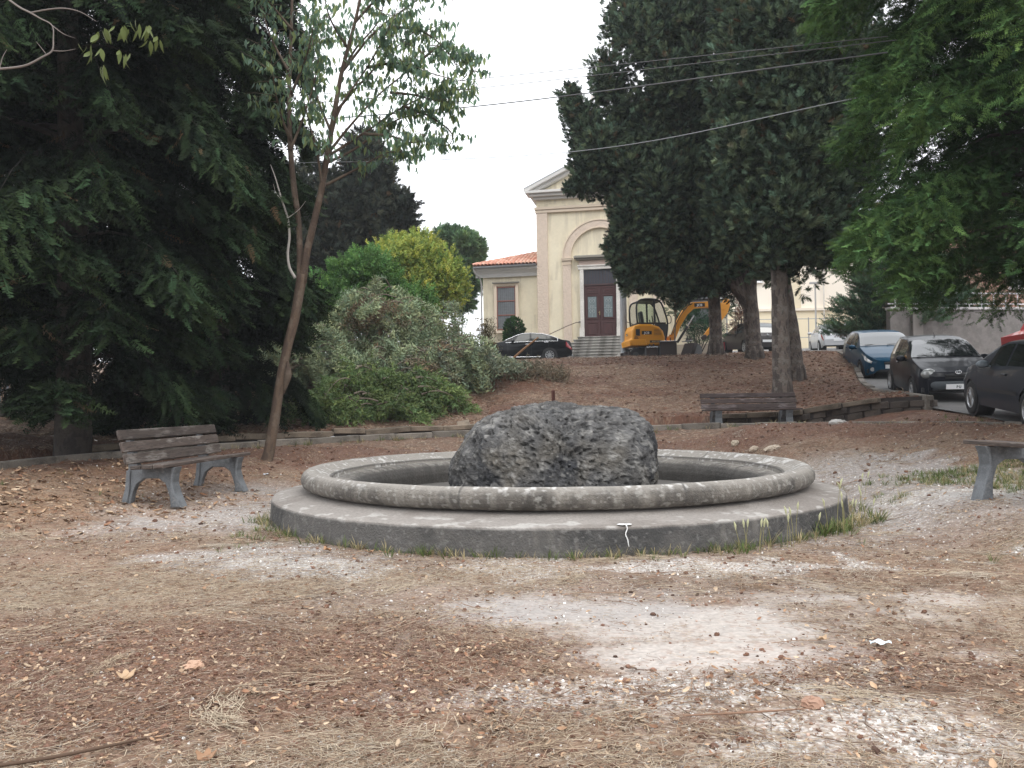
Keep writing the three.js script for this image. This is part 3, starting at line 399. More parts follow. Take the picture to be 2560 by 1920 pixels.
cypress('stout cypress with flared grey trunk standing left of the leaning one', [8.75, 2.62, -29.8], [[8.75, 2.4, -29.8], [8.7, 3.6, -29.8], [8.55, 6, -29.8], [8.2, 10, -29.8], [8, 18, -29.8]], [0.33, 0.275, 0.26, 0.18, 0.04],
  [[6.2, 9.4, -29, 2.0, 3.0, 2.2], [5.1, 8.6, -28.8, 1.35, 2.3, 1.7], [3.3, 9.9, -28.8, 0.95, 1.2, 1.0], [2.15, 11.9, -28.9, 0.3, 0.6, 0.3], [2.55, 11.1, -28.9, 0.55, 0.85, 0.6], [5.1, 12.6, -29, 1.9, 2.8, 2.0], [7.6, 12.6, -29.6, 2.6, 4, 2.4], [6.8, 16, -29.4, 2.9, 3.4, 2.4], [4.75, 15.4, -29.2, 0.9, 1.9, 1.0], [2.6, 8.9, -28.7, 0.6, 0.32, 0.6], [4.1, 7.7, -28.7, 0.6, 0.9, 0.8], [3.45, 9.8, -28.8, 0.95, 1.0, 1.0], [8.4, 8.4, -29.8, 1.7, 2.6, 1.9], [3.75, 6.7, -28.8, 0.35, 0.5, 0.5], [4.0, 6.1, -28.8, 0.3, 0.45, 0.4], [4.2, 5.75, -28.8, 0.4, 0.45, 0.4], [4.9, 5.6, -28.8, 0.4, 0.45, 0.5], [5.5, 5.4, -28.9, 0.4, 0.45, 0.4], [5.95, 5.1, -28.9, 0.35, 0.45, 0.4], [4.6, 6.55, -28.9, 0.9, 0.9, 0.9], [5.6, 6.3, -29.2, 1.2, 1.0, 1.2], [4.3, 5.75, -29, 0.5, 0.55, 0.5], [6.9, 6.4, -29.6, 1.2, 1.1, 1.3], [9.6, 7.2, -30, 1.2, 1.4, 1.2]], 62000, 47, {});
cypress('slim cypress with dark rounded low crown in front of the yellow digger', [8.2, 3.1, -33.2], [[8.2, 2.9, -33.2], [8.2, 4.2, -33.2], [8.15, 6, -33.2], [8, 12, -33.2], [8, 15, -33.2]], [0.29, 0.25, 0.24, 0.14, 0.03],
  [[8.3, 7.0, -33, 1.45, 1.55, 1.4], [6.9, 8.2, -32.8, 1.9, 2.6, 1.8], [5.3, 7.6, -32.6, 1.0, 1.3, 1.1], [8.4, 10, -33, 2.4, 3, 2]], 20000, 58, { c: [0.05, 0.062, 0.04], cin: [0.02, 0.025, 0.018] });
// ---------------------------------------------------------------- big dark conifers on the left, and the bright one hanging in from the right
const sprayA = spray(11, 0.36, 0.1, 0.02, 5, 0.9), sprayB = spray(10, 0.25, 0.075, 0.013, 8, 1.0);
function drooper(label, base, H, o) {                                              // conifer of long arching branches hung with feathery sprays
  const r = rng(o.seed), t = thing(o.name || 'conifer_tree', label, 'tree', base, 0, o.group);
  part('trunk', tube([[0, -0.3, 0], [0.04, H * 0.2, 0], [-0.05, H * 0.6, 0.03], [0, H, 0]], [o.tr * 1.15, o.tr, o.tr * 0.55, 0.03], 14, 30, 0.2), o.bark || barkDark, t);
  const wood = [], ms = [], cs = [];
  for (let i = 0; i < o.nb; i++) {
    const f = i / o.nb, h = mix(o.h0, H * 0.97, f ** 0.9), a = o.az ? mix(o.az[0], o.az[1], r()) : i * 2.4 + r() * 0.7, R = lut(o.R, h / H) * (0.65 + 0.5 * r()), dr = o.droop * (0.6 + 0.8 * r());
    const dirx = Math.sin(a), dirz = Math.cos(a), pts = []; for (let k = 0; k <= 4; k++) { const s = k / 4; pts.push(V3(dirx * R * s + (r() - 0.5) * 0.12, h + R * (0.34 * s - dr * s * s), dirz * R * s + (r() - 0.5) * 0.12)); }
    if (o.floor) for (const p of pts) p.y = Math.max(p.y, (o.floorR && p.x > 0.5 ? o.floorR : o.floor) + r() * 0.3);
    const c = new THREE.CatmullRomCurve3(pts); wood.push(tube(pts, [0.02 + R * 0.012, 0.012, 0.005], 4, 6));
    const ns = Math.round(o.ns * R);
    for (let k = 0; k < ns; k++) {
      const s = 0.12 + 0.9 * Math.sqrt(r()), p = c.getPoint(Math.min(1, s)), T = c.getTangent(Math.min(1, s)), side = (r() < 0.5 ? -1 : 1) * (0.25 + r() * 1.0), wide = o.wide * R * (1.05 - 0.75 * s) * r();
      p.x += dirz * side * wide; p.z -= dirx * side * wide; p.y += -Math.abs(side * wide) * 0.35 + (r() - 0.6) * o.thick;
      const jt = o.jit || 0.5, d = V3(T.x + dirz * side * 0.7 + (r() - 0.5) * jt, T.y - o.hang * (0.3 + r()) + (r() - 0.5) * jt, T.z - dirx * side * 0.7 + (r() - 0.5) * jt);
      ms.push(frameM(p, d, (r() - 0.5) * 2.4 + a, o.size * (0.6 + 0.8 * r())));
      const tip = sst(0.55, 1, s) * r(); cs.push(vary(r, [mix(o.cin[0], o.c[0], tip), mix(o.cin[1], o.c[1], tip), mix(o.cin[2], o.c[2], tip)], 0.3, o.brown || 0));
    }
  }
  part('branch', mg(wood), o.bark || barkDark, t);
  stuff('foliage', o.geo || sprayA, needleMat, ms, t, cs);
  return t;
}
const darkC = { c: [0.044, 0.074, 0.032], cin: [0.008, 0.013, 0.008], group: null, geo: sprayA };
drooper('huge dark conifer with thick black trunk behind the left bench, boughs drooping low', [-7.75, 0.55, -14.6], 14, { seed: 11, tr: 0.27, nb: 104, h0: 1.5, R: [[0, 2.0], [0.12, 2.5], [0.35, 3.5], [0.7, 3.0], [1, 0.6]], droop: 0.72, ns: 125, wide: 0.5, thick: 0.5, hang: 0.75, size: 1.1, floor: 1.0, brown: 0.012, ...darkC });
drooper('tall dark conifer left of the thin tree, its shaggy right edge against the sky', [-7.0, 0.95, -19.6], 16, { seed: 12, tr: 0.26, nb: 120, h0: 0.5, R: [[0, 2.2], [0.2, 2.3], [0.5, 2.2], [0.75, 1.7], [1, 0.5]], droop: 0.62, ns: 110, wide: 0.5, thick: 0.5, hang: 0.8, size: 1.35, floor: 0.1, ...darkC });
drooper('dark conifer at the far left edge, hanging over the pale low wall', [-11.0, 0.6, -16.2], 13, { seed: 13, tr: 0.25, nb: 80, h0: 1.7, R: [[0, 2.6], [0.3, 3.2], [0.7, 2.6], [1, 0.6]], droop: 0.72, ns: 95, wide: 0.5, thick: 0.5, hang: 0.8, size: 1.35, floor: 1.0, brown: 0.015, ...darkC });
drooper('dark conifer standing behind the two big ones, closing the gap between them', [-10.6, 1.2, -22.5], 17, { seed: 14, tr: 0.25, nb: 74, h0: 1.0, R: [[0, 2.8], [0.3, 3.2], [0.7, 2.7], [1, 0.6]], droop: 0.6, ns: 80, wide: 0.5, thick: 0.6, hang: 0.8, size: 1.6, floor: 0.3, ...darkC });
drooper('bright green feathery conifer leaning in from the right edge over the parked cars', [8.25, 0.6, -12.4], 13, { seed: 15, tr: 0.24, nb: 128, h0: 2.9, R: [[0, 2.2], [0.2, 2.7], [0.5, 3.4], [0.8, 3.0], [1, 0.6]], droop: 0.62, ns: 260, wide: 0.55, thick: 0.6, hang: 0.3, jit: 1.7, size: 0.9, floor: 2.55, c: [0.125, 0.225, 0.07], cin: [0.028, 0.058, 0.022], floorR: 1.85, geo: sprayB });
drooper('darker conifer standing behind the bright feathery one, above the grey wall', [12.3, 1.4, -18.5], 13, { seed: 17, tr: 0.22, nb: 84, h0: 3.2, R: [[0, 2.2], [0.3, 2.9], [0.6, 2.8], [1, 0.6]], droop: 0.55, ns: 95, wide: 0.5, thick: 0.5, hang: 0.5, size: 1.5, floor: 3.3, c: [0.07, 0.115, 0.045], cin: [0.018, 0.03, 0.014], geo: sprayB });
// ---------------------------------------------------------------- kerb ring, low walls
const ringP = (phi, r) => [FX + r * Math.sin(phi), FD + r * Math.cos(phi)];
const jit = (g, a, seed) => { const p = g.attributes.position; for (let i = 0; i < p.count; i++) { const x = p.getX(i), y = p.getY(i), z = p.getZ(i), k = seed * 3.1; p.setXYZ(i, x + a * (vn3(x * 9 + k, y * 9, z * 9) - 0.5), y + a * (vn3(x * 9, y * 9 + k, z * 9) - 0.5), z + a * (vn3(x * 9, y * 9, z * 9 + k) - 0.5)); } g.computeVertexNormals(); return g; };
function stones(parent, name, phi0, phi1, rad, len, w, h, y0, seed, mats, o = {}) {   // a curved row of stones, each its own mesh
  const r = rng(seed); let a = phi0; const R = typeof rad === 'function' ? rad : () => rad;
  for (let i = 0; a < phi1; i++) {
    const L = len * (0.75 + 0.5 * r()), rr = R(a), am = a + L / rr / 2, [x, d] = ringP(am, R(am)); a += (L + 0.012) / rr;
    if (o.skip && r() < o.skip) continue;
    const g = jit(uvBox(cbox(L, h * (0.9 + 0.2 * r()), w * (0.93 + 0.14 * r()), 0.014)), 0.02, i + seed), y = (typeof y0 === 'function' ? y0(x, d) : y0), m = part(name, g, mats[i % mats.length], parent);
    m.position.set(x - parent.position.x, y - parent.position.y + (r() - 0.5) * (o.jy ?? 0.02), -d - parent.position.z); const ya = typeof y0 === 'function' ? (y0(...ringP(am + 0.03, R(am + 0.03))) - y0(...ringP(am - 0.03, R(am - 0.03)))) / (0.06 * rr) : 0; m.rotation.order = 'YXZ'; m.rotation.set((r() - 0.5) * (o.tilt ?? 0.03), -am + (r() - 0.5) * (o.yaw ?? 0.02), Math.atan(ya) + (r() - 0.5) * (o.tilt ?? 0.03));
  }
}
const kerbMats = [0.85, 1, 1.15].map(k => { const m = MC.clone(); m.color = col(0.62 * k, 0.58 * k, 0.54 * k); return m; });
const copeMats = [0.8, 1, 1.12].map(k => { const m = MC.clone(); m.color = col(0.66 * k, 0.56 * k, 0.46 * k); return m; });
const wallMats = [0.7, 0.9, 1.1].map(k => { const m = MC.clone(); m.color = col(0.26 * k, 0.22 * k, 0.2 * k); return m; });
{
  const k = thing('kerb', 'ring of pale concrete kerb stones set in the earth around the fountain', 'kerb', [FX, 0.6, -FD]);
  stones(k, 'kerb_stone', -1.75, 1.2, 8.5, 1.0, 0.14, 0.22, (x, d) => 0.62 + 0.02 * clamp(x, -10, 10) * sst(7, 13, d) + 0.02 - 0.6 * (1 - sst(7, 13, d)) * 0.9, 61, kerbMats);
  const l = thing('low_wall', 'low dark stone wall topped with broken pale coping slabs, left of the boulder', 'wall', [FX - 5, 0.6, -FD - 8]);
  stones(l, 'coping_slab', -1.05, -0.19, 10.14, 0.95, 0.34, 0.13, (x, d) => bedY(x, d) - 0.03, 62, copeMats, { jy: 0.06, tilt: 0.09, yaw: 0.09 });
  stones(l, 'wall_stone', -1.05, -0.22, 10.16, 0.5, 0.22, 0.17, (x, d) => bedY(x, d) - 0.19, 63, wallMats, { skip: 0.06 });
  const c2 = ringP(-0.175, 10.22), b2 = part('coping_slab', jit(uvBox(cbox(0.32, 0.13, 0.34, 0.014)), 0.02, 9), copeMats[2], l); b2.position.set(c2[0] - l.position.x, bedY(...c2) - 0.02 - l.position.y, -c2[1] - l.position.z); b2.rotation.set(0.5, 0.2, 0.1);
  const w = thing('low_wall', 'low curved stone wall with flat coping along the cypress bed, ending at the road', 'wall', [FX + 6, 0.8, -FD - 8]);
  const phiC = Math.asin((8.95 - FX) / 10.93);
  stones(w, 'coping_slab', 0.44, phiC - 0.09, a => bedR(FX + 10.5 * Math.sin(a)) - 0.08, 0.7, 0.32, 0.12, (x, d) => bedY(x, d) - 0.0, 64, copeMats.map(m => { const q = m.clone(); q.color.multiplyScalar(0.72); return q; }), { jy: 0.015, tilt: 0.02 });
  for (let row = 0; row < 2; row++) stones(w, 'wall_stone', 0.44 + row * 0.03, phiC - 0.02, a => bedR(FX + 10.5 * Math.sin(a)) - 0.06, 0.42, 0.2, 0.15, (x, d) => bedY(x, d) - 0.14 - row * 0.155, 65 + row, wallMats);
  const core = (par, p0, p1, rad, drop, off) => part('wall_core', grid(60, 3, (u, v) => { const a = mix(p0, p1, u), [x, d] = ringP(a, rad(a)), y = bedY(...ringP(a, rad(a) + 0.4)) + off - drop * v; return [x - par.position.x, y - par.position.y, -d - par.position.z, u * 12, v]; }), M([0.035, 0.028, 0.025], 0.95), par);
  core(l, -1.05, -0.2, () => 10.08, 0.5, -0.09); core(w, 0.44, phiC, a => bedR(FX + 10.5 * Math.sin(a)) - 0.13, 0.75, -0.02);
  // kerb along the road edge of the bed
  const e = thing('kerb', 'thin concrete edging between the reddish bed and the parked cars', 'kerb', [10, 1.5, -25]), r = rng(66);
  for (let d = 17.75; d < 36.4; d += 1.01) { const x = edgeX(d + 0.5), a = Math.atan2(edgeX(d + 1) - edgeX(d), 1), yb = bedY(x, d + 0.5) + 0.03, m = part('kerb_stone', jit(uvBox(cbox(0.16, 0.5, 1.0, 0.012)), 0.015, d), kerbMats[Math.floor(r() * 3)], e); m.position.set(x - 10, yb - 0.24 - 1.5, -(d + 0.5) + 25); const sl = (bedY(x, d + 1) - bedY(x, d)); m.rotation.set(Math.atan(sl), -a, 0, 'YXZ'); }
}
// ---------------------------------------------------------------- thin leaning tree in front
const bentLeaf = [leafG(0.15, 0.058, 0.35), leafG(0.13, 0.05, 0.6), leafG(0.165, 0.054, 0.15)];
{
  const B = [-4.6, 0.27, -15.5], K = 15.5 / 1789, W = (u, v, dz = 0) => [(u - 1106) * K * (1 - dz / 15.5) - B[0], 1.4 + (866.6 - (u - 1106) * 0.014 - v) * K * (1 - dz / 15.5) - B[1], dz];
  const t = thing('young_tree', 'slim leaning tree forking low into two bare stems with drooping pointed leaves', 'tree', B);
  const stem = (l, z0 = 0, z1 = 0) => l.map(([u, v], i) => W(u, v, mix(z0, z1, i / (l.length - 1))));
  part('trunk', mg([tube(stem([[570, 1010], [578, 985], [590, 920], [603, 840], [617, 770], [638, 685], [655, 592]]), [0.14, 0.105, 0.094, 0.09, 0.086, 0.085, 0.098], 14, 40, 0.25), tube([W(612, 850, 0), W(622, 810, 0.06), W(622, 780, 0.1)], [0.02, 0.075, 0.02], 8)]), barkThin, t);
  part('stem', tube(stem([[650, 610], [650, 540], [648, 480], [639, 405], [632, 320], [630, 230], [632, 140], [636, 50], [640, -60], [646, -160]], 0, -0.3), [0.066, 0.057, 0.054, 0.057, 0.05, 0.043, 0.036, 0.03, 0.022, 0.012], 10, 50, 0.15), barkThin, t);
  part('stem', tube(stem([[655, 610], [664, 550], [681, 480], [700, 400], [713, 320], [728, 240], [745, 150], [775, 40], [800, -80], [815, -160]], 0, 0.3), [0.08, 0.072, 0.066, 0.06, 0.052, 0.048, 0.04, 0.032, 0.022, 0.012], 10, 50, 0.15), barkThin, t);
  part('dead_branch', mg([tube(stem([[640, 600], [628, 578], [624, 548], [628, 510], [624, 468], [612, 430], [598, 380], [588, 352]], 0, 0.3), [0.03, 0.026, 0.024, 0.023, 0.02, 0.016, 0.01, 0.004], 7, 36), tube(stem([[624, 470], [650, 450], [664, 432]], 0.2, 0.3), [0.008, 0.003], 4), tube(stem([[612, 430], [600, 415], [594, 395]], 0.2, 0.4), [0.008, 0.003], 4)]), M([0.42, 0.39, 0.36], 0.85), t);
  const br = [[[712, 330], [760, 270], [830, 195], [900, 140], [960, 90]], [[712, 335], [790, 285], [880, 225], [970, 190], [1050, 190]], [[708, 350], [770, 320], [850, 262], [920, 238], [990, 240]], [[702, 400], [780, 360], [850, 325], [905, 335]], [[713, 320], [740, 230], [800, 140], [850, 50], [880, -30]], [[728, 240], [790, 170], [870, 90], [940, 30]], [[745, 150], [820, 60], [900, 0], [960, -40]], [[632, 320], [660, 250], [690, 150], [700, 60]], [[632, 300], [610, 240], [598, 180], [590, 110]], [[634, 200], [670, 110], [690, 20]], [[630, 150], [590, 70], [570, 0]], [[640, 60], [600, 10], [560, -40]], [[720, 280], [690, 200], [680, 110], [690, 30]], [[900, 140], [960, 95], [1010, 110], [1040, 150]], [[880, 225], [940, 250], [985, 290], [970, 320]], [[850, 50], [920, 60], [980, 110], [1000, 150]], [[800, 140], [860, 130], [930, 150], [1000, 170]], [[775, 40], [840, -30], [900, -80]], [[760, 100], [720, 30], [700, -60]], [[790, 285], [850, 290], [900, 305], [930, 285]], [[850, 195], [900, 200], [960, 215], [1010, 215]], [[745, 150], [775, 100], [830, 30], [840, -60]], [[700, 400], [690, 330], [668, 240], [660, 200]]];
  const r = rng(71), wood = [], leaves = [];
  br.forEach((l, bi) => {
    const dz = (r() - 0.5) * 3, pts = stem(l, dz * 0.1, dz), c = new THREE.CatmullRomCurve3(pts.map(p => V3(...p))); wood.push(tube(pts, [0.032, 0.02, 0.012, 0.004], 5, 14));
    const len = c.getLength(), n = Math.round(len * 14);
    for (let k = 0; k < n; k++) {
      const s = 0.3 + 0.72 * r(), p = c.getPoint(Math.min(1, s)), a = r() * 6.3, L = 0.25 + 0.5 * r(), e = V3(p.x + Math.cos(a) * L * 0.8, p.y + (0.5 - r() * 0.75) * L, p.z + Math.sin(a) * L * 0.9);
      if (bi === 3 && s < 0.35) continue;
      wood.push(tube([p, V3((p.x + e.x) / 2, (p.y + e.y) / 2 + 0.04, (p.z + e.z) / 2), e], [0.006, 0.004, 0.002], 3, 3));
      const nl = 5 + r() * 5; for (let q = 0; q < nl; q++) { const f = 0.25 + 0.75 * q / nl, g = V3(mix(p.x, e.x, f) + (r() - 0.5) * 0.08, mix(p.y, e.y, f), mix(p.z, e.z, f) + (r() - 0.5) * 0.08); leaves.push([frameM(g, V3((r() - 0.5) * 0.9, -1, (r() - 0.5) * 0.9), r() * 6.3, 0.75 + 0.45 * r()), r()]); }
    }
  });
  for (const [u, v, n] of [[905, 355, 3], [908, 400, 3], [645, 310, 3], [600, 300, 4], [675, 300, 4], [690, 240, 5], [615, 330, 3]]) for (let q = 0; q < n; q++) { const p = W(u + (r() - 0.5) * 14, v + (r() - 0.5) * 8, 0.4); leaves.push([frameM(V3(...p), V3((r() - 0.5) * 0.8, -1, (r() - 0.5) * 0.8), r() * 6.3, 0.8 + 0.4 * r()), r()]); }
  part('branch', mg(wood), barkThin, t);
  const mats = [[0.15, 0.25, 0.16], [0.20, 0.30, 0.17], [0.25, 0.31, 0.13], [0.13, 0.20, 0.15]].map(c => leafMat(c, 0.55));
  leaves.slice(0, 300).forEach(([m, q]) => { const o = part('leaf', bentLeaf[q * 3 | 0], mats[q * 4 | 0], t); o.applyMatrix4(m); });
  const rest = leaves.slice(300); mats.forEach((mt, i) => { const l = rest.filter(x => (x[1] * 4 | 0) === i); stuff('foliage', bentLeaf[i % 3], mt, l.map(x => x[0]), t); });
}
// ---------------------------------------------------------------- shrubs, cut branches, far trees
const narrow = leafG(0.13, 0.034, 0.4), oval = leafG(0.11, 0.055, 0.2), small = leafG(0.075, 0.04, 0.2);
const hangTwig = twig(11, 0.5, narrow, 3, 0.7, 1.0), ovalTwig = twig(10, 0.4, oval, 4, 1, 0), smallTwig = twig(14, 0.4, small, 6, 1, 0), freshTwig = twig(12, 0.55, leafG(0.12, 0.045, 0.2), 7, 0.8, 0);
function bush(name, label, cat, base, list, n, seed, geo, mat, o, stems = 10) {
  const t = thing(name, label, cat, base), loc = list.map(l => [l[0] - base[0], l[1] - base[1], l[2] - base[2], l[3], l[4], l[5]]), r = rng(seed + 5), w = [];
  for (let i = 0; i < stems; i++) { const l = loc[i % loc.length], z = () => (r() - 0.5); w.push(tube([[z() * 0.4, -0.2, z() * 0.4], [l[0] * 0.5 + z() * 0.5, l[1] * 0.5, l[2] * 0.5 + z() * 0.5], [l[0] + z() * l[3], l[1] + (0.1 + 0.6 * r()) * l[4], l[2] + z() * l[5]]], [0.035, 0.02, 0.006], 5)); }
  part('stem', mg(w), o.bark || barkDark, t);
  const [ms, cs] = lobes(loc, n, seed, { shatter: 7, inner: 0.25, lump: 3, rough: 0.6, gap: 0.5, out: 1, up: 0.4, jit: 1.0, size: 1, cin: o.c.map(v => v * 0.5), ...o });
  stuff('foliage', geo, mat, ms, t, cs); return t;
}
const white = leafMat([1, 1, 1], 0.3), dull = new THREE.MeshPhysicalMaterial({ color: 0xffffff, roughness: 0.85, specularIntensity: 0.25, side: THREE.DoubleSide });
const G = (u, v, d) => { const k = d / 1789; return [(u - 1106) * k, 1.4 + (866.6 - (u - 1106) * 0.014 - v) * k, -d]; };
const lobe = (u, v, d, ru, rv, rd) => [...G(u, v, d), ru * d / 1789, rv * d / 1789, rd ?? ru * d / 1789];
function cuttings(label, base, list, n, seed, geo, mat, o) {                      // heap of cut branches: arching stems with their leaves still on
  const t = thing('brush_pile', label, 'brush pile', base), r = rng(seed), wood = [], ms = [], cs = [];
  for (let i = 0; i < n; i++) {
    const [cx, cy, cz, rx, ry, rz] = list[i % list.length], L = o.len * (0.6 + 0.8 * r()), a = r() * 6.3, q = Math.sqrt(r());
    const x0 = cx + rx * q * Math.cos(a), z0 = cz + rz * q * Math.sin(a), y0 = Math.max(ground(x0, -z0) + 0.05, cy + ry * (1.6 * r() - 0.9)), b = r() * 6.3, up = o.rise * (0.3 + r()), p = [];
    for (let k = 0; k <= 4; k++) { const s = k / 4, x = x0 + Math.cos(b) * L * s * 0.8, z = z0 + Math.sin(b) * L * s * 0.6; p.push(V3(x, Math.max(ground(x, -z) + 0.06, y0 + L * (up * s - (up + o.fall) * s * s)), z).sub(t.position)); }
    wood.push(tube(p, [0.022, 0.014, 0.005], 5, 10)); const c = new THREE.CatmullRomCurve3(p), tone = 0.75 + 0.5 * r(), br = r() < (o.brown || 0);
    for (let k = 0; k < o.per * L; k++) { const s = 0.1 + 0.9 * Math.sqrt(r()), pt = c.getPoint(s), T = c.getTangent(s); pt.x += (r() - 0.5) * 0.3; pt.y += (r() - 0.5) * 0.24; pt.z += (r() - 0.5) * 0.3; ms.push(frameM(pt, V3(T.x + (r() - 0.5) * 1.6, T.y * 0.6 - o.hang + (r() - 0.3) * 0.7, T.z + (r() - 0.5) * 1.6), r() * 6.3, o.size * (0.6 + 0.7 * r()))); const w = vary(r, br ? [0.24, 0.19, 0.125] : o.c, 0.25); w.multiplyScalar(tone); cs.push(w); }
  }
  part('stem', mg(wood), M([0.2, 0.16, 0.125], 0.9), t, 'stuff'); stuff('foliage', geo, mat, ms, t, cs); return t;
}
cuttings('big heap of cut branches with withered grey-green hanging leaves, below the green shrubs', [-4.5, 1.9, -26],
  [lobe(690, 740, 26, 75, 70), lobe(780, 730, 26.5, 75, 90), lobe(870, 710, 26.5, 70, 95), lobe(950, 730, 27, 65, 75), lobe(975, 745, 26.5, 35, 60), lobe(840, 780, 25.5, 100, 40), lobe(650, 775, 25.5, 45, 45), lobe(930, 770, 25.5, 80, 35), lobe(830, 650, 27.2, 35, 50)], 190, 81, hangTwig, dull, { c: [0.27, 0.32, 0.19], len: 1.5, rise: 0.7, fall: 0.35, hang: 0.7, per: 38, size: 0.95, brown: 0.2 });
cuttings('fresh green leafy cuttings lying on the red earth in front of the withered heap', [-3.9, 1.35, -22.5],
  [lobe(680, 860, 22.0, 60, 15, 0.8), lobe(745, 855, 22.0, 60, 28, 0.9), lobe(800, 835, 22.6, 60, 36, 0.8), lobe(850, 825, 22.8, 50, 42, 0.8), lobe(885, 850, 22.3, 35, 22, 0.7), lobe(790, 870, 21.7, 80, 12, 0.5), lobe(800, 800, 23.2, 40, 25, 0.6)], 105, 82, freshTwig, white, { c: [0.16, 0.225, 0.085], len: 1.25, rise: 0.3, fall: 0.3, hang: 0.15, per: 27, size: 0.8, brown: 0.06 });
cuttings('pale-leaved green cuttings between the two leaf heaps, close to the black saloon', [-2.2, 2.4, -25.2], [lobe(960, 762, 25.2, 55, 26, 0.7), lobe(1020, 772, 25.8, 35, 18, 0.6), lobe(1060, 778, 26.2, 25, 10, 0.5), lobe(890, 785, 25, 40, 20, 0.6)], 40, 83, ovalTwig, white, { c: [0.23, 0.26, 0.18], len: 1.2, rise: 0.4, fall: 0.3, hang: 0.2, per: 20, size: 0.9 });
bush('shrub', 'dark evergreen shrub filling the shade between the dark conifers and the thin trunk', 'shrub', [-7.5, 1.9, -28], [lobe(540, 720, 28, 100, 140, 1.0), lobe(620, 640, 28.5, 60, 110, 1.0), lobe(450, 740, 27.5, 90, 130, 1.0), lobe(600, 790, 27.5, 60, 60, 0.8)], 6000, 87, smallTwig, dull, { c: [0.035, 0.055, 0.028], size: 1.1, shatter: 8 });
bush('shrub', 'bright green leafy shrub rising behind the withered heap, right of the thin trunk', 'shrub', [-5.2, 2.6, -30], [lobe(700, 670, 30, 65, 60), lobe(775, 620, 30, 60, 65), lobe(830, 640, 30.5, 60, 75), lobe(800, 590, 31, 45, 40), lobe(880, 660, 30.5, 55, 60)], 8000, 84, smallTwig, white, { c: [0.18, 0.36, 0.10], size: 0.95, rough: 1.1, up: 0.6, shatter: 12 });
bush('shrub', 'yellowing shrub with loose golden-green top behind the leaf heaps', 'shrub', [-3.2, 2.7, -33], [lobe(880, 580, 33, 70, 52), lobe(940, 590, 33, 60, 50), lobe(850, 545, 33, 40, 26), lobe(910, 540, 33.4, 55, 26), lobe(970, 630, 33, 45, 55), lobe(900, 640, 33, 70, 60)], 8000, 85, smallTwig, white, { c: [0.58, 0.58, 0.13], cin: [0.22, 0.32, 0.08], size: 0.95, rough: 1.2, shatter: 12, up: 0.6 });
bush('shrub', 'small withered sapling with dry grey-brown leaves against the church wing', 'shrub', [-1.05, 2.75, -29.5], [lobe(1045, 725, 29.5, 14, 34, 0.3), lobe(1058, 700, 29.5, 9, 18, 0.25), lobe(1062, 745, 29.5, 14, 20, 0.3)], 150, 86, hangTwig, dull, { c: [0.2, 0.17, 0.10], out: 0.6, up: -0.6, size: 0.7 }, 6);
cypress('dark old cypress in the background left of the open sky, half behind the thin tree', [-6.2, 2.9, -39], [[-6.2, 2.7, -39], [-6.2, 6, -39], [-6.1, 12, -39], [-6.1, 15, -39]], [0.4, 0.35, 0.2, 0.04],
  [lobe(800, 380, 39, 55, 75), lobe(780, 460, 39, 80, 70), lobe(850, 470, 39, 50, 50), lobe(740, 540, 39, 75, 60), lobe(830, 530, 39, 55, 50), lobe(790, 330, 39.3, 35, 40), lobe(690, 430, 39.5, 60, 90), lobe(880, 500, 39, 22, 30), lobe(660, 560, 38.5, 70, 70)], 15000, 91, { c: [0.10, 0.115, 0.085], cin: [0.03, 0.036, 0.03], gap: 0.8, size: 1.4 }).userData.group = undefined;
const pineTuft = plume(40, 0.35, 0.22, 0.022, 12);
bush('pine_tree', 'soft green umbrella pine behind the left end of the red tiled roof', 'tree', [-3.0, 3.4, -50], [lobe(985, 520, 50, 55, 26), lobe(1015, 545, 50, 38, 30), lobe(960, 560, 50, 45, 35), lobe(1010, 600, 50, 35, 32), lobe(990, 640, 50, 40, 25)], 7000, 92, pineTuft, needleMat, { c: [0.20, 0.32, 0.15], cin: [0.07, 0.12, 0.065], shatter: 12, size: 1.5, up: 0.7, jit: 0.8, rough: 0.9, gap: 0.7 }, 8);
bush('round_bush', 'neat rounded green bush by the window of the church wing', 'bush', [...G(1112, 735, 41.5)].map((v, i) => i === 1 ? 3.3 : v), [lobe(1112, 712, 41.5, 27, 32, 0.6), lobe(1112, 735, 41.5, 25, 25, 0.6)], 2200, 93, plumeB, needleMat, { c: [0.075, 0.16, 0.05], cin: [0.03, 0.06, 0.03], size: 0.5, rough: 0.25, inner: 0.2, shatter: 0 }, 5);
drooper('spreading blue-green cedar beside the road, in front of the cream building', [15.7, 3.0, -33.0], 4.9, { name: 'cedar_tree', seed: 16, tr: 0.14, nb: 84, h0: 0.3, R: [[0, 2.7], [0.3, 2.6], [0.6, 2.0], [1, 0.4]], droop: 0.12, ns: 40, wide: 0.5, thick: 0.35, hang: -0.25, size: 1.3, c: [0.16, 0.27, 0.15], cin: [0.06, 0.105, 0.065], jit: 0.9, brown: 0.12, geo: sprayA });
bush('shrub', 'dark green bush seen under the raised arm of the digger', 'shrub', [...G(1500, 740, 40)].map((v, i) => i === 1 ? 3.3 : v), [lobe(1500, 690, 40, 40, 40, 0.9), lobe(1520, 720, 40, 45, 35, 0.9), lobe(1470, 660, 40.5, 25, 25, 0.6), lobe(1560, 660, 40.5, 40, 40, 0.7)], 3000, 94, sprayB, needleMat, { c: [0.06, 0.125, 0.07], size: 0.9 });
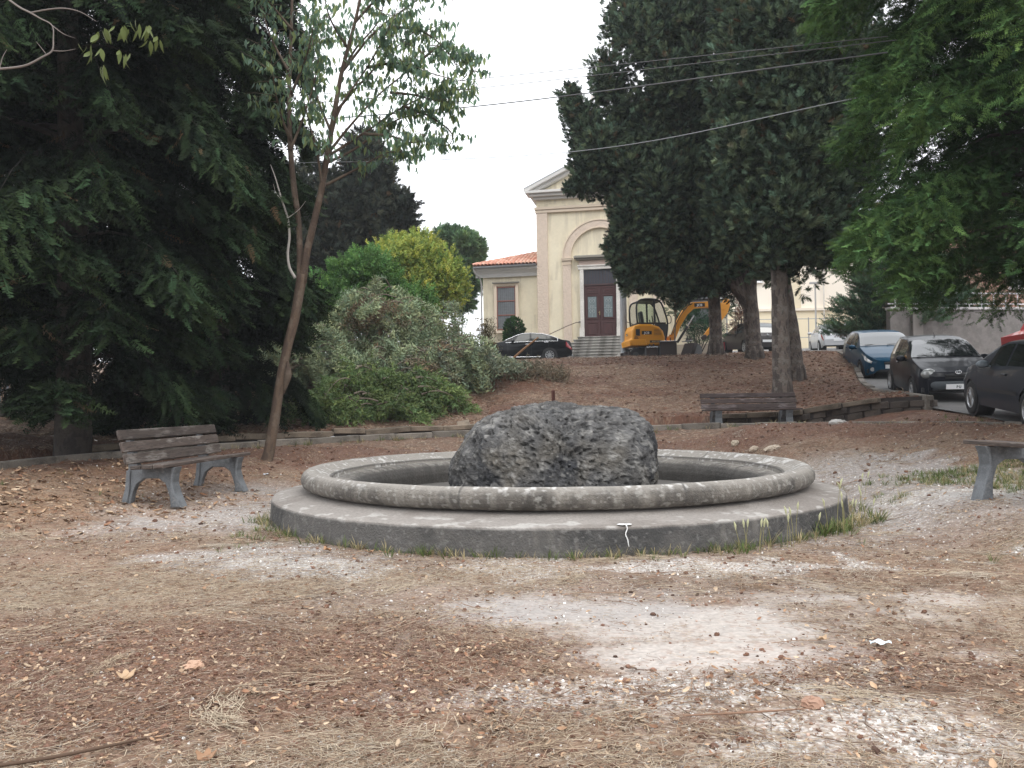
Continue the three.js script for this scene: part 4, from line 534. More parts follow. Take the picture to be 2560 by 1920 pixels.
bush('shrub', 'reddish brown dried conifer between the digger arm and the trunks', 'shrub', [...G(1600, 730, 41)].map((v, i) => i === 1 ? 3.4 : v), [lobe(1600, 640, 41, 24, 45, 0.6), lobe(1600, 690, 41, 28, 35, 0.6)], 1200, 95, sprayB, needleMat, { c: [0.26, 0.125, 0.085], cin: [0.14, 0.08, 0.06], size: 0.8, rough: 0.9 });
// ---------------------------------------------------------------- church
const plasterMap = ctex(1024, 1024, (u, v, o) => { const a = pn(u, v, 3, 5), b = pn(u, v, 40, 3), st = pn(u * 1, v * 0.12, 24, 3); o[0] = 0.80; o[1] = 0.725; o[2] = 0.55; P3(o, [0.70, 0.62, 0.46], 0.5 * sst(0.45, 0.7, a)); P3(o, [0.5, 0.44, 0.34], 0.42 * sst(0.52, 0.72, st) * sst(0.4, 0.6, a)); const k = 0.95 + 0.1 * b; o[0] *= k; o[1] *= k; o[2] *= k; });
const roughBump = gtex(512, 512, (u, v) => sst(0.35, 0.65, pn(u, v, 14, 3)) * 0.7 + 0.3 * pn(u, v, 60, 2));
const MP = M(0xffffff, 0.95, { map: rep(plasterMap, 0.22), bumpMap: rep(grain, 0.5), bumpScale: 0.004 });
const MR = M([0.68, 0.56, 0.455], 0.95, { bumpMap: rep(roughBump, 1.1), bumpScale: 0.010, map: rep(gtexC(0.95), 0.7) });
function gtexC(b) { return ctex(256, 256, (u, v, o) => { const n = pn(u, v, 14, 3); o[0] = o[1] = o[2] = b + 0.12 * (n - 0.5); }); }
const MTrim = M([0.66, 0.55, 0.43], 0.9, { bumpMap: rep(grain, 0.5), bumpScale: 0.003 });
const MStone = M(0xffffff, 0.9, { map: rep(stoneMap(512, 512, [0.70, 0.67, 0.62], [0.52, 0.49, 0.45], [0.78, 0.76, 0.73], { d: 0.5, l: 0.4 }), 0.5), bumpMap: rep(grain, 0.5), bumpScale: 0.004 });
const MGreyTrim = M([0.60, 0.585, 0.56], 0.85), MWhiteMetal = M([0.60, 0.63, 0.66], 0.5), MCap = M([0.25, 0.235, 0.2], 0.9);
const doorMap = ctex(256, 256, (u, v, o) => { const l = vn(u * 60, v * 4) * 0.5 + pn(u, v, 10, 4) * 0.5; o[0] = 0.06 * (0.7 + 0.6 * l); o[1] = 0.022 * (0.7 + 0.6 * l); o[2] = 0.022 * (0.7 + 0.6 * l); });
const MDoor = M(0xffffff, 0.55, { map: rep(doorMap, 0.7) }), MRed = M([0.23, 0.085, 0.06], 0.6);
const MDarkGlass = new THREE.MeshPhysicalMaterial({ color: col(0.05, 0.055, 0.06), roughness: 0.12, specularIntensity: 1 });
const MLead = new THREE.MeshPhysicalMaterial({ color: col(0.17, 0.18, 0.19), roughness: 0.3, map: ctex(256, 256, (u, v, o) => { const a = Math.abs(Math.sin(u * PI * 9)), b = Math.abs(Math.sin(v * PI * 12)), l = Math.min(a, b) < 0.16 ? 0.45 : 1; o[0] = o[1] = o[2] = l * (0.8 + 0.2 * vn(u * 9, v * 12)); }) });
{
  const GY = 3.5, ch = thing('church', 'cream church front with pediment, round arch and dark wooden double door', 'church', [4.76, GY, -44], -0.19);
  const p = (n, g, m, par = ch) => part(n, g, m, par);
  // heights above the ground line
  const D0 = 1.24, DT = 4.86, IMP = 5.45, SPR = 5.58, AR = 8.02, FR = 8.36, CO = 8.72, PE = 9.12, AP = 10.98, HW = 3.37;
  p('wall', [box(2 * HW, FR + 0.4, 7, 0, (FR + 0.4) / 2, -3.5 - 0.02, 0, 0, 0, 0.02)], MP);
  for (const s of [-1, 1]) {
    const w = p('wing', box(3.1, 5.2, 6.2, s * (HW + 1.55), 2.6, -3.35 - 0.1, 0, 0, 0, 0.02), MP);
    part('base_course', box(3.16, 0.75, 0.12, s * (HW + 1.58), 0.375, -0.22, 0, 0, 0, 0.02), M([0.33, 0.28, 0.22], 0.95), ch);
    // wing eaves: coved cornice and gutter
    part('cornice', [shapeG([[0, 0], [0.02, -0.02], [0.06, 0.16], [0.22, 0.33], [0.34, 0.36], [0.34, 0.5], [0, 0.5]], 3.5, 0).rotateY(s > 0 ? -PI / 2 : -PI / 2).translate(s * (HW + 1.72), 4.72, -0.24)], MGreyTrim, ch);
    part('gutter', tube([[s * (HW + 0.02), 5.25, 0.2], [s * (HW + 3.5), 5.22, 0.2]], 0.075, 8, 2), M([0.3, 0.31, 0.32], 0.5, { metalness: 0.4 }), ch);
    part('downpipe', tube([[s * (HW + 3.5), 5.2, 0.18], [s * (HW + 3.42), 4.9, 0.1], [s * (HW + 3.2), 4.6, -0.2], [s * (HW + 3.16), 3, -0.22], [s * (HW + 3.16), 0, -0.22]], 0.045, 7), M([0.36, 0.35, 0.33], 0.6, { metalness: 0.3 }), ch);
    // hipped tile roof: barrel tiles laid one by one on the front slope
    const roof = part('roof', (() => { const g = new THREE.BufferGeometry(), x0 = s * HW, x1 = s * (HW + 3.55), a = [x0, 5.28, 0.28], b = [x1, 5.28, 0.28], c = [x0, 6.5, -3.3], d = [x1, 5.28, -6.9], e = [x0, 6.5, -6.9]; const P = s > 0 ? [a, b, c, b, d, c, d, e, c] : [a, c, b, b, c, d, d, c, e]; g.setAttribute('position', new THREE.Float32BufferAttribute(P.flat(), 3)); g.computeVertexNormals(); return uvBox(g); })(), M([0.36, 0.14, 0.085], 0.9), ch);
    const tileG = [0, 1].map(k => { const g = new THREE.CylinderGeometry(0.115, 0.085, 0.42, 8, 1, true, -PI / 2, PI); return g; });
    const tm = [[0.52, 0.25, 0.175], [0.46, 0.21, 0.145], [0.56, 0.31, 0.23], [0.42, 0.19, 0.13], [0.5, 0.3, 0.22]].map(c => M(c, 0.88, { side: THREE.DoubleSide })), r = rng(s + 7), sl = Math.atan2(1.22, 3.58);
    for (let i = 0; i < 17; i++) for (let j = 0; j < 10; j++) {
      const x = HW + 0.1 + i * 0.205, run = j * 0.345 + 0.16; if (run / 3.58 > 1 - (x - HW) / 3.55 + 0.02) continue;
      const m = part('roof_tile', tileG[0], tm[r() * 5 | 0], roof); m.position.set(s * x, 5.28 + run * Math.sin(sl) + 0.035, 0.28 - run * Math.cos(sl)); m.rotation.set(-PI / 2 + sl + 0.03, 0, 0); m.rotateY(0);
    }
    for (let k = 0; k < 12; k++) { const t = (k + 0.5) / 12, m = part('roof_tile', tileG[1], tm[r() * 5 | 0], roof); m.position.set(s * mix(HW + 3.55, HW, t), mix(5.28, 6.5, t) + 0.06, mix(0.28, -3.3, t)); m.lookAt(V3(0, 0, 0)); m.rotation.set(0, 0, 0); m.quaternion.setFromUnitVectors(V3(0, 1, 0), V3(-s * 3.55, 1.22, -3.58).normalize()); }
    // wing window
    const wx = s * 5.13, wy0 = 1.75, wy1 = 4.2, win = part('window', [box(0.16, wy1 - wy0, 0.1, wx - 0.6, (wy0 + wy1) / 2, -0.13), box(0.16, wy1 - wy0, 0.1, wx + 0.6, (wy0 + wy1) / 2, -0.13), box(1.36, 0.13, 0.102, wx, wy1 + 0.066, -0.13)], MTrim, ch);
    part('window_cap', box(1.5, 0.07, 0.24, wx, wy1 + 0.17, -0.08), MCap, win); part('sill', box(1.5, 0.13, 0.22, wx, wy0 - 0.07, -0.1), MTrim, win);
    part('frame', [0.03, 0.345, 0.66, 0.97].map(f => box(1.04, 0.055, 0.06, wx, mix(wy0, wy1, f), -0.125)).concat([-0.5, 0.5].map(q => box(0.05, wy1 - wy0, 0.06, wx + q, (wy0 + wy1) / 2, -0.126))), MRed, win);
    for (let k = 0; k < 3; k++) part('pane', uvBox(new THREE.BoxGeometry(1.0, 0.72, 0.02).translate(wx, mix(wy0, wy1, 0.19 + 0.31 * k), -0.135)), MLead, win);
    // giant pilaster, small pilaster with impost
    part('pilaster', [box(0.6, AR, 0.14, s * (HW - 0.3), AR / 2, 0.04, 0, 0, 0, 0.02)], MR, ch);
    const pl = part('pilaster', [box(0.44, IMP - 0.25, 0.12, s * 1.75, (IMP - 0.25) / 2, 0.04)], MR, ch);
    part('impost', [box(0.56, 0.09, 0.22, s * 1.75, IMP - 0.02, 0.06), box(0.6, 0.06, 0.26, s * 1.75, IMP + 0.055, 0.06), box(0.48, 0.05, 0.16, s * 1.75, IMP - 0.27, 0.05), box(0.46, 0.16, 0.125, s * 1.75, IMP - 0.16, 0.04)], MTrim, pl);
  }
  const arc = (R0, R1, n) => { const P = []; for (let i = 0; i <= n; i++) { const a = i / n * PI; P.push([R1 * Math.cos(a), R1 * Math.sin(a)]); } for (let i = n; i >= 0; i--) { const a = i / n * PI; P.push([R0 * Math.cos(a), R0 * Math.sin(a)]); } return P; };
  const ar = p('arch', shapeG(arc(1.6, 1.93, 36), 0.12, 0.01).translate(0, SPR - 0.04, 0.04), MR);
  part('arch_moulding', [shapeG(arc(1.93, 2.0, 36), 0.18, 0.012).translate(0, SPR - 0.04, 0.05), shapeG(arc(1.53, 1.6, 36), 0.16, 0.012).translate(0, SPR - 0.04, 0.05)], MTrim, ar);
  p('entablature', [box(2 * HW + 0.1, 0.15, 0.24, 0, AR + 0.08, 0.02), box(2 * HW + 0.18, 0.14, 0.34, 0, AR + 0.24, 0.03)], MTrim);
  p('frieze', box(2 * HW - 0.02, FR + 0.4 - AR, 0.12, 0, (FR + 0.4 + AR) / 2 + 0.1, -0.01), MP);
  p('cornice', [box(2 * HW + 0.24, 0.13, 0.5, 0, CO + 0.06, 0.05), box(2 * HW + 0.6, 0.14, 0.84, 0, CO + 0.2, 0.1), box(2 * HW + 1.0, 0.13, 1.1, 0, CO + 0.34, 0.15)], MGreyTrim);
  p('tympanum', shapeG([[-3.3, PE], [3.3, PE], [0, AP - 0.2]], 0.2).translate(0, 0, -0.1), MP);
  const rakeL = Math.hypot(3.95, AP - PE), ra = Math.atan2(AP - PE, 3.95);
  for (const s of [-1, 1]) p('raking_cornice', [tr(cbox(rakeL, 0.2, 0.95, 0.02), -s * 1.98 + 0, (PE + AP) / 2 + 0.04, 0.1, 0, 0, s * ra), tr(cbox(rakeL - 0.3, 0.16, 0.6, 0.02), -s * 1.9, (PE + AP) / 2 - 0.12, 0.05, 0, 0, s * ra)], MGreyTrim);
  p('roof', [-1, 1].map(s => tr(cbox(rakeL, 0.05, 7.4, 0.01), -s * 1.98, (PE + AP) / 2 + 0.17, -3.1, 0, 0, s * ra)), MWhiteMetal);
  p('gable_pedestal', [box(1.3, 0.9, 0.9, 0, AP + 0.2, -0.1, 0, 0, 0, 0.03), box(1.5, 0.14, 1.1, 0, AP - 0.1, -0.1), tr(new THREE.CylinderGeometry(0.38, 0.72, 0.7, 4).rotateY(PI / 4), 0, AP + 1.0, -0.1), box(0.5, 0.7, 0.5, 0, AP + 1.6, -0.1)], MStone);
  p('cross', [box(0.23, 1.7, 0.23, 0, AP + 2.75, -0.1, 0, 0, 0, 0.03), box(0.72, 0.25, 0.22, 0, AP + 3.15, -0.1, 0, 0, 0, 0.03)], MStone);
  // door surround, hood and door
  p('door_surround', [box(0.2, DT - D0, 0.2, -0.96, (DT + D0) / 2, 0.06), box(0.2, DT - D0, 0.2, 0.96, (DT + D0) / 2, 0.06), box(2.3, 0.16, 0.22, 0, DT + 0.08, 0.07), box(2.36, 0.07, 0.27, 0, DT + 0.2, 0.09), box(0.26, 0.5, 0.26, -0.98, D0 + 0.25, 0.07), box(0.26, 0.5, 0.26, 0.98, D0 + 0.25, 0.07)], MStone);
  p('lintel', box(2.2, 0.26, 0.12, 0, DT + 0.37, 0.04), M([0.55, 0.43, 0.37], 0.9));
  p('hood', [box(2.5, 0.08, 0.3, 0, DT + 0.55, 0.12), box(2.7, 0.1, 0.42, 0, DT + 0.65, 0.17), box(2.6, 0.04, 0.34, 0, DT + 0.72, 0.14)], MCap);
  const dr = p('door', [box(1.72, DT - D0, 0.04, 0, (DT + D0) / 2, -0.005)], MDoor);
  part('transom', [box(1.7, 0.8, 0.03, 0, DT - 0.41, 0.025)], M([0.04, 0.042, 0.055], 0.4), dr);
  part('transom_bar', [box(1.72, 0.09, 0.09, 0, D0 + 2.8, 0.05), ...[...Array(11)].map((_, i) => box(0.02, 0.78, 0.02, -0.75 + i * 0.15, DT - 0.41, 0.05))], M([0.06, 0.03, 0.03], 0.5), dr);
  for (const s of [-1, 1]) {
    const x = s * 0.425, lf = part('door_leaf', [box(0.83, 2.72, 0.05, x, D0 + 1.37, 0.035), ...[[0.15, 2.5, 0.62, 0.28], [0.15, 0.42, 0.62, 0.72]].flatMap(([, y, w, h]) => [box(w, 0.05, 0.03, x, D0 + y - h / 2 + 0.0, 0.07), box(w, 0.05, 0.03, x, D0 + y + h / 2, 0.07), box(0.05, h, 0.031, x - w / 2, D0 + y, 0.07), box(0.05, h, 0.031, x + w / 2, D0 + y, 0.07), box(w - 0.2, h - 0.16, 0.03, x, D0 + y, 0.064, 0, 0, 0, 0.015)]), box(0.6, 0.06, 0.05, x, D0 + 2.22, 0.075), box(0.6, 0.06, 0.05, x, D0 + 1.0, 0.075), box(0.07, 1.28, 0.051, x - 0.29, D0 + 1.6, 0.075), box(0.07, 1.28, 0.051, x + 0.29, D0 + 1.6, 0.075)], MDoor, dr);
    part('glass_panel', box(0.46, 1.1, 0.02, x, D0 + 1.61, 0.07), M([0.16, 0.2, 0.21], 0.25), lf);
    const iron = []; for (const q of [-1, 1]) for (const [cy, R] of [[1.35, 0.16], [1.62, 0.1], [1.9, 0.15]]) { const P = []; for (let k = 0; k <= 18; k++) { const a = k / 18 * 4.6, rr = R * (1 - k / 26); P.push([x + q * (0.02 + rr * 0.62 * (1 - Math.cos(a))), D0 + cy + rr * Math.sin(a), 0.095]); } iron.push(tube(P, 0.009, 4, 24)); }
    iron.push(tube([[x, D0 + 1.08, 0.095], [x, D0 + 2.14, 0.095]], 0.01, 4, 2), box(0.46, 0.016, 0.016, x, D0 + 1.56, 0.095));
    part('grille', mg(iron), M([0.38, 0.42, 0.42], 0.5, { metalness: 0.3 }), lf);
  }
  part('handle', [box(0.03, 0.22, 0.03, -0.03, D0 + 1.28, 0.09), box(0.09, 0.025, 0.03, -0.06, D0 + 1.32, 0.11)], M([0.45, 0.36, 0.18], 0.4, { metalness: 0.8 }), dr);
  // steps fanning out, and their rails
  const st = thing('staircase', 'worn grey stone steps rising to the church door', 'steps', [4.76, GY - 0.12, -44], -0.19), stM = M(0xffffff, 0.92, { map: rep(stoneMap(512, 512, [0.34, 0.325, 0.3], [0.13, 0.125, 0.11], [0.52, 0.5, 0.47]), 0.8), bumpMap: grain, bumpScale: 0.01 });
  for (let i = 0; i < 8; i++) { const k = 7 - i, h = 0.17, dp = 0.62 + k * 0.34, w = 2.3 + k * 0.37; const g = mg([box(w, h - 0.045, dp, 0, h * i + (h - 0.045) / 2, 0.06 + dp / 2, 0, 0, 0, 0.015), box(w + 0.06, 0.045, dp + 0.045, 0, h * i + h - 0.0225, 0.06 + (dp + 0.045) / 2, 0, 0, 0, 0.014)]); part('step', g, stM, st); }
  for (const s of [-1, 1]) { const g = thing('handrail', s < 0 ? 'thin iron handrail left of the church door, running down past the black car' : 'thin iron handrail right of the church door behind the grey pole', 'handrail', [4.76, GY, -44], -0.19); part('rail', tube([[s * 1.12, 2.05, 0.2], [s * 1.3, 2.02, 0.34], [s * 2.9, 1.08, 2.3]], 0.024, 7, 6), M([0.16, 0.13, 0.1], 0.6, { metalness: 0.5 }), g); part('post', tube([[s * 2.9, 1.08, 2.3], [s * 2.9, -0.1, 2.3]], 0.022, 6, 2), M([0.16, 0.13, 0.1], 0.6, { metalness: 0.5 }), g); part('bracket', box(0.1, 0.1, 0.1, s * 1.1, 2.06, 0.17), M([0.2, 0.2, 0.18], 0.6), g); }
}
// ---------------------------------------------------------------- grey pole on a concrete foot; marker post; rusty stake
{
  const [x, y, z] = [5.03, 3.12, -37.0], t = thing('utility_pole', 'tall grey square pole on a low concrete foot before the church door', 'pole', [x, y, z]);
  part('pole', tr(new THREE.CylinderGeometry(0.11, 0.17, 9.5, 4, 6).rotateY(PI / 4 + 0.3), 0, 4.9, 0), M(0xffffff, 0.7, { map: stoneMap(256, 512, [0.36, 0.38, 0.40], [0.2, 0.19, 0.18], [0.5, 0.52, 0.54]) }), t);
  part('foot', [tr(new THREE.CylinderGeometry(0.3, 0.52, 0.16, 4).rotateY(PI / 4), 0, 0.28, 0), box(0.74, 0.3, 0.74, 0, 0.05, 0)], MC, t);
  const s = part('kerb_block', box(0.9, 0.14, 0.3, 4.05, 3.2, -37.0), MC); tag(s, 'short pale stone slab lying left of the pole foot before the steps', 'slab');
  const r = tag(part('stake', tr(mg([box(0.065, 0.75, 0.02), box(0.02, 0.75, 0.06, 0.03, 0, 0.03)]), 1.0, 1.28, -20.3, 0, 0.3, 0.02), M([0.10, 0.04, 0.032], 0.85)), 'short rusty iron stake standing in the earth just behind the boulder', 'stake');
  const k = thing('marker_post', 'thin brown pole with narrow box-shaped head beside the digger boom', 'post', [6.93, 3.1, -35.2]);
  part('pole', tube([[0, 0, 0], [0.03, 1.0, 0], [0.08, 2.05, 0]], 0.035, 7, 6), M([0.22, 0.165, 0.11], 0.8), k); part('head', [box(0.15, 0.36, 0.11, 0.08, 2.2, 0, 0, 0, -0.03)], M([0.20, 0.15, 0.1], 0.8), k); part('head_plate', box(0.08, 0.28, 0.02, 0.06, 2.2, 0.06), M([0.08, 0.065, 0.05], 0.7), k);
  const q = G(1100, 782, 28), e = G(1164, 729, 27.2); tag(part('stick', tube([q, [mix(q[0], e[0], 0.5), mix(q[1], e[1], 0.5) + 0.02, mix(q[2], e[2], 0.5)], e], [0.04, 0.035, 0.025], 7), M([0.36, 0.2, 0.11], 0.85)), 'brown stick leaning from the earth heap across the black car', 'stick');
}
// ---------------------------------------------------------------- overhead cables
[['topmost of four thin overhead cables crossing the cypress crown', [740, 236], [1235, 188], [2240, 83], 0.0075], ['second overhead cable from the top, just under the highest one', [690, 262], [1251, 209.5], [2262, 92], 0.0075], ['third overhead cable, thicker and darker, above the separate lowest one', [690, 303], [1251, 255], [2238, 124], 0.012], ['lowest pale overhead cable sagging from the left conifer to the right', [606, 408], [1500, 369], [2160, 239], 0.0072]].forEach(([label, a, b, c, r], i) => {
  const at = ([px, py], d) => G(px * 0.8640625, py * 0.8640625, d), A = at(a, 20.5), Cc = at(c, 12.8), f = (b[0] - a[0]) / (c[0] - a[0]), w = 1 / mix(1 / 20.5, 1 / 12.8, f), B = at(b, w);
  tag(part('cable', tube([A, B, Cc].map(p => V3(...p)), r, 5, 40), M(i === 3 ? [0.26, 0.27, 0.28] : [0.1, 0.1, 0.105], 0.6)), label, 'cable', 'overhead cables');
});
// ---------------------------------------------------------------- buildings behind the road
const windowOf = (par, x, y, w, h, z, frame, glass) => { const q = part('window', [box(w + 0.1, 0.09, 0.1, x, y + h / 2, z), box(w + 0.1, 0.09, 0.1, x, y - h / 2, z), box(0.09, h, 0.1, x - w / 2, y, z), box(0.09, h, 0.1, x + w / 2, y, z), box(0.09, h, 0.09, x, y - h * 0.14, z), box(w, 0.09, 0.092, x, y + h * 0.22, z)], frame, par); part('pane', new THREE.BoxGeometry(w, h, 0.03).translate(x, y, z - 0.01), glass, q); part('sill', box(w + 0.3, 0.07, 0.22, x, y - h / 2 - 0.08, z + 0.04), frame, q); return q; };
{
  const b = thing('cream_building', 'large pale cream building with white windows behind the cypress trunks', 'building', [16.5, 4.2, -66], -0.05), W = M([0.86, 0.79, 0.68], 0.9, { map: rep(plasterMap, 0.05) }), Wy = M([0.80, 0.72, 0.6], 0.9), fr = M([0.8, 0.8, 0.8], 0.5);
  W.map = null;
  part('wall', box(30, 10.4, 12, 14, 5.2, -6.1, 0, 0, 0, 0.03), W, b); part('ground_floor', box(30.1, 4.05, 0.16, 14, 2.02, -0.06), M([0.82, 0.72, 0.52], 0.9), b); part('string_course', box(30.2, 0.22, 0.34, 14, 4.16, 0.02), Wy, b);
  part('eaves', [box(31, 0.5, 0.9, 14, 10.35, 0.1), box(31.3, 0.16, 1.2, 14, 10.68, 0.14)], Wy, b); part('roof', tr(cbox(31.4, 0.14, 8, 0.02), 14, 12.2, -3.3, 0.45, 0, 0), M([0.45, 0.5, 0.56], 0.6, { metalness: 0.3 }), b);
  part('recess', [box(1.9, 5.6, 0.06, 5.6, 7.3 - 0.2, -0.08 + 0.06), ], M([0.72, 0.64, 0.47], 0.9), b); part('recess_frame', [box(0.12, 5.8, 0.14, 4.6, 7.1, 0), box(0.12, 5.8, 0.14, 6.6, 7.1, 0), box(2.12, 0.14, 0.142, 5.6, 10.0, 0)], W, b);
  for (const [x, y] of [[2.9, 7.2], [9.3, 8.6], [2.9, 2.2], [13, 8.6], [17, 8.6], [21, 8.6], [13, 5.4], [17, 5.4], [13, 2.2], [17, 2.2], [-0.3, 7.2]]) windowOf(b, x, y, 1.15, 1.5, 0.0 + (y < 4 ? 0.05 : 0), fr, MDarkGlass);
  for (const x of [5.2, 8.3]) part('downpipe', tube([[x, 10.2, 0.14], [x, 0, 0.14]], 0.06, 6, 2), M([0.66, 0.62, 0.56], 0.6), b);
  const f = thing('wire_fence', 'thin grey wire fence with slim posts before the cream building', 'fence', [16, 3.9, -52]); for (let i = 0; i < 9; i++) part('post', tube([[i * 1.9 - 3, 0, 0], [i * 1.9 - 3, 2.5, 0]], 0.035, 6, 2), M([0.3, 0.31, 0.32], 0.6, { metalness: 0.4 }), f);
  part('rail', [0.1, 1.25, 2.42].map(y => tube([[-3, y, 0], [12.2, y, 0]], 0.022, 5, 2)), M([0.3, 0.31, 0.32], 0.6, { metalness: 0.4 }), f);
  const lp = thing('lamp_post', 'slim grey lamp post standing alone before the cream building wall', 'lamp post', [19.9, 3.9, -54]); part('pole', tube([[0, 0, 0], [0, 4.9, 0]], [0.08, 0.05], 8, 4), M([0.42, 0.41, 0.39], 0.6, { metalness: 0.4 }), lp); part('lamp_head', [box(0.7, 0.12, 0.22, 0, 4.95, 0)], M([0.35, 0.35, 0.34], 0.5), lp);
}
{
  const w = thing('boundary_wall', 'plain grey rendered wall with white railing behind the black hatchback', 'wall', [13.9, 2.3, -30.5], 0.14);
  part('wall', box(14, 2.25, 0.25, 7, 1.15, 0, 0, 0, 0, 0.015), M(0xffffff, 0.95, { map: stoneMap(256, 256, [0.2, 0.185, 0.175], [0.15, 0.14, 0.13], [0.25, 0.235, 0.225], { l: 0.3 }) }), w); part('pillar', box(0.4, 2.1, 0.4, 1.0, 1.05, 0.1), M([0.27, 0.25, 0.23], 0.9), w);
  part('coping', box(14, 0.09, 0.36, 7, 2.32, 0), M([0.55, 0.54, 0.53], 0.8), w); part('plinth', box(14, 0.5, 0.5, 7.2, 0.1, 0.25), M([0.5, 0.48, 0.45], 0.9), w);
  for (let i = 0; i < 28; i++) part('railing_bar', box(0.035, 0.55, 0.035, 0.3 + i * 0.5, 2.62, 0), M([0.6, 0.61, 0.62], 0.5), w); part('handrail', [box(14, 0.05, 0.05, 7, 2.9, 0), box(14, 0.04, 0.04, 7, 2.5, 0)], M([0.6, 0.61, 0.62], 0.5), w);
  const b = thing('brick_house', 'reddish brown house glimpsed through the bright conifer at right', 'house', [29, 3.4, -46], 0.3); const br = ctex(256, 256, (u, v, o) => { const n = pn(u, v, 30, 3); o[0] = 0.33 * (0.7 + 0.6 * n); o[1] = 0.2 * (0.7 + 0.6 * n); o[2] = 0.145 * (0.7 + 0.6 * n); });
  part('wall', box(16, 9, 8, 5, 4.5, -4, 0, 0, 0, 0.03), M(0xffffff, 0.9, { map: rep(br, 0.4) }), b); part('roof', tr(cbox(16.6, 0.25, 9, 0.03), 5, 9.4, -4, 0.2), M([0.28, 0.12, 0.08], 0.9), b);
  for (const x of [-1, 2, 5, 8, 11]) for (const y of [1.7, 4.6, 7.4]) windowOf(b, x, y, 1.2, 1.5, 0.02, M([0.6, 0.58, 0.55], 0.6), MDarkGlass);
  for (const y of [3.3, 6.1]) part('balcony', [box(6, 0.16, 1.2, 3.5, y, 0.6), ...[...Array(16)].map((_, i) => box(0.04, 0.9, 0.04, 0.6 + i * 0.39, y + 0.5, 1.15)), box(6, 0.05, 0.06, 3.5, y + 0.95, 1.15)], M([0.55, 0.52, 0.5], 0.8), b);
}
{
  const w = thing('garden_wall', 'pale crumbling wall with grey picket fence at the far left edge', 'wall', [-16.5, 0.75, -20.5], 0.1), st = [0.8, 1].map(k => M([0.36 * k, 0.35 * k, 0.32 * k], 0.95, { map: concreteMap })), r = rng(91);
  for (let row = 0; row < 3; row++) for (let i = 0; i < 8; i++) { const m = part('wall_block', jit(uvBox(cbox(0.68, 0.26, 0.35, 0.02)), 0.04, i + row * 9), st[r() * 2 | 0], w); m.position.set(i * 0.7 + (row % 2) * 0.35, 0.13 + row * 0.27, 0); }
  for (let i = 0; i < 30; i++) part('picket', box(0.05, 1.3, 0.03, i * 0.19, 1.45, 0), M([0.26, 0.31, 0.36], 0.7), w); part('rail', [box(5.8, 0.06, 0.03, 2.8, 1.1, 0.03), box(5.8, 0.06, 0.03, 2.8, 1.8, 0.03)], M([0.24, 0.28, 0.32], 0.7), w);
}
// ---------------------------------------------------------------- cars: a body lofted along its length, panes and trim laid on the same surface
const tyreMat = M([0.018, 0.018, 0.019], 0.85), alloy = M([0.45, 0.46, 0.47], 0.35, { metalness: 0.8 }), blackPl = M([0.02, 0.02, 0.022], 0.55), chrome = M([0.75, 0.76, 0.78], 0.2, { metalness: 0.95 });
const carGlass = new THREE.MeshPhysicalMaterial({ color: col(0.02, 0.026, 0.026), roughness: 0.04, specularIntensity: 1, ior: 2.1 }), sideGlass = new THREE.MeshPhysicalMaterial({ color: col(0.025, 0.03, 0.028), roughness: 0.05, ior: 1.45 });
const lampGlass = new THREE.MeshPhysicalMaterial({ color: col(0.3, 0.31, 0.3), roughness: 0.08, clearcoat: 1, metalness: 0.2 });
const lensMat = new THREE.MeshPhysicalMaterial({ color: col(0.55, 0.56, 0.55), roughness: 0.12, clearcoat: 1, metalness: 0.35 }), tailMat = new THREE.MeshPhysicalMaterial({ color: col(0.26, 0.012, 0.018), roughness: 0.15, clearcoat: 1 }), plateMat = M([0.72, 0.73, 0.74], 0.5);
function textTex(txt, w, h, bg, fg, size, weight = 'bold') { const c = document.createElement('canvas'); c.width = w; c.height = h; const g = c.getContext('2d'); g.fillStyle = bg; g.fillRect(0, 0, w, h); g.fillStyle = fg; g.font = weight + ' ' + size + 'px sans-serif'; g.textAlign = 'center'; g.textBaseline = 'middle'; g.fillText(txt, w / 2, h * 0.53); const t = new THREE.CanvasTexture(c); t.colorSpace = THREE.SRGBColorSpace; return t; }
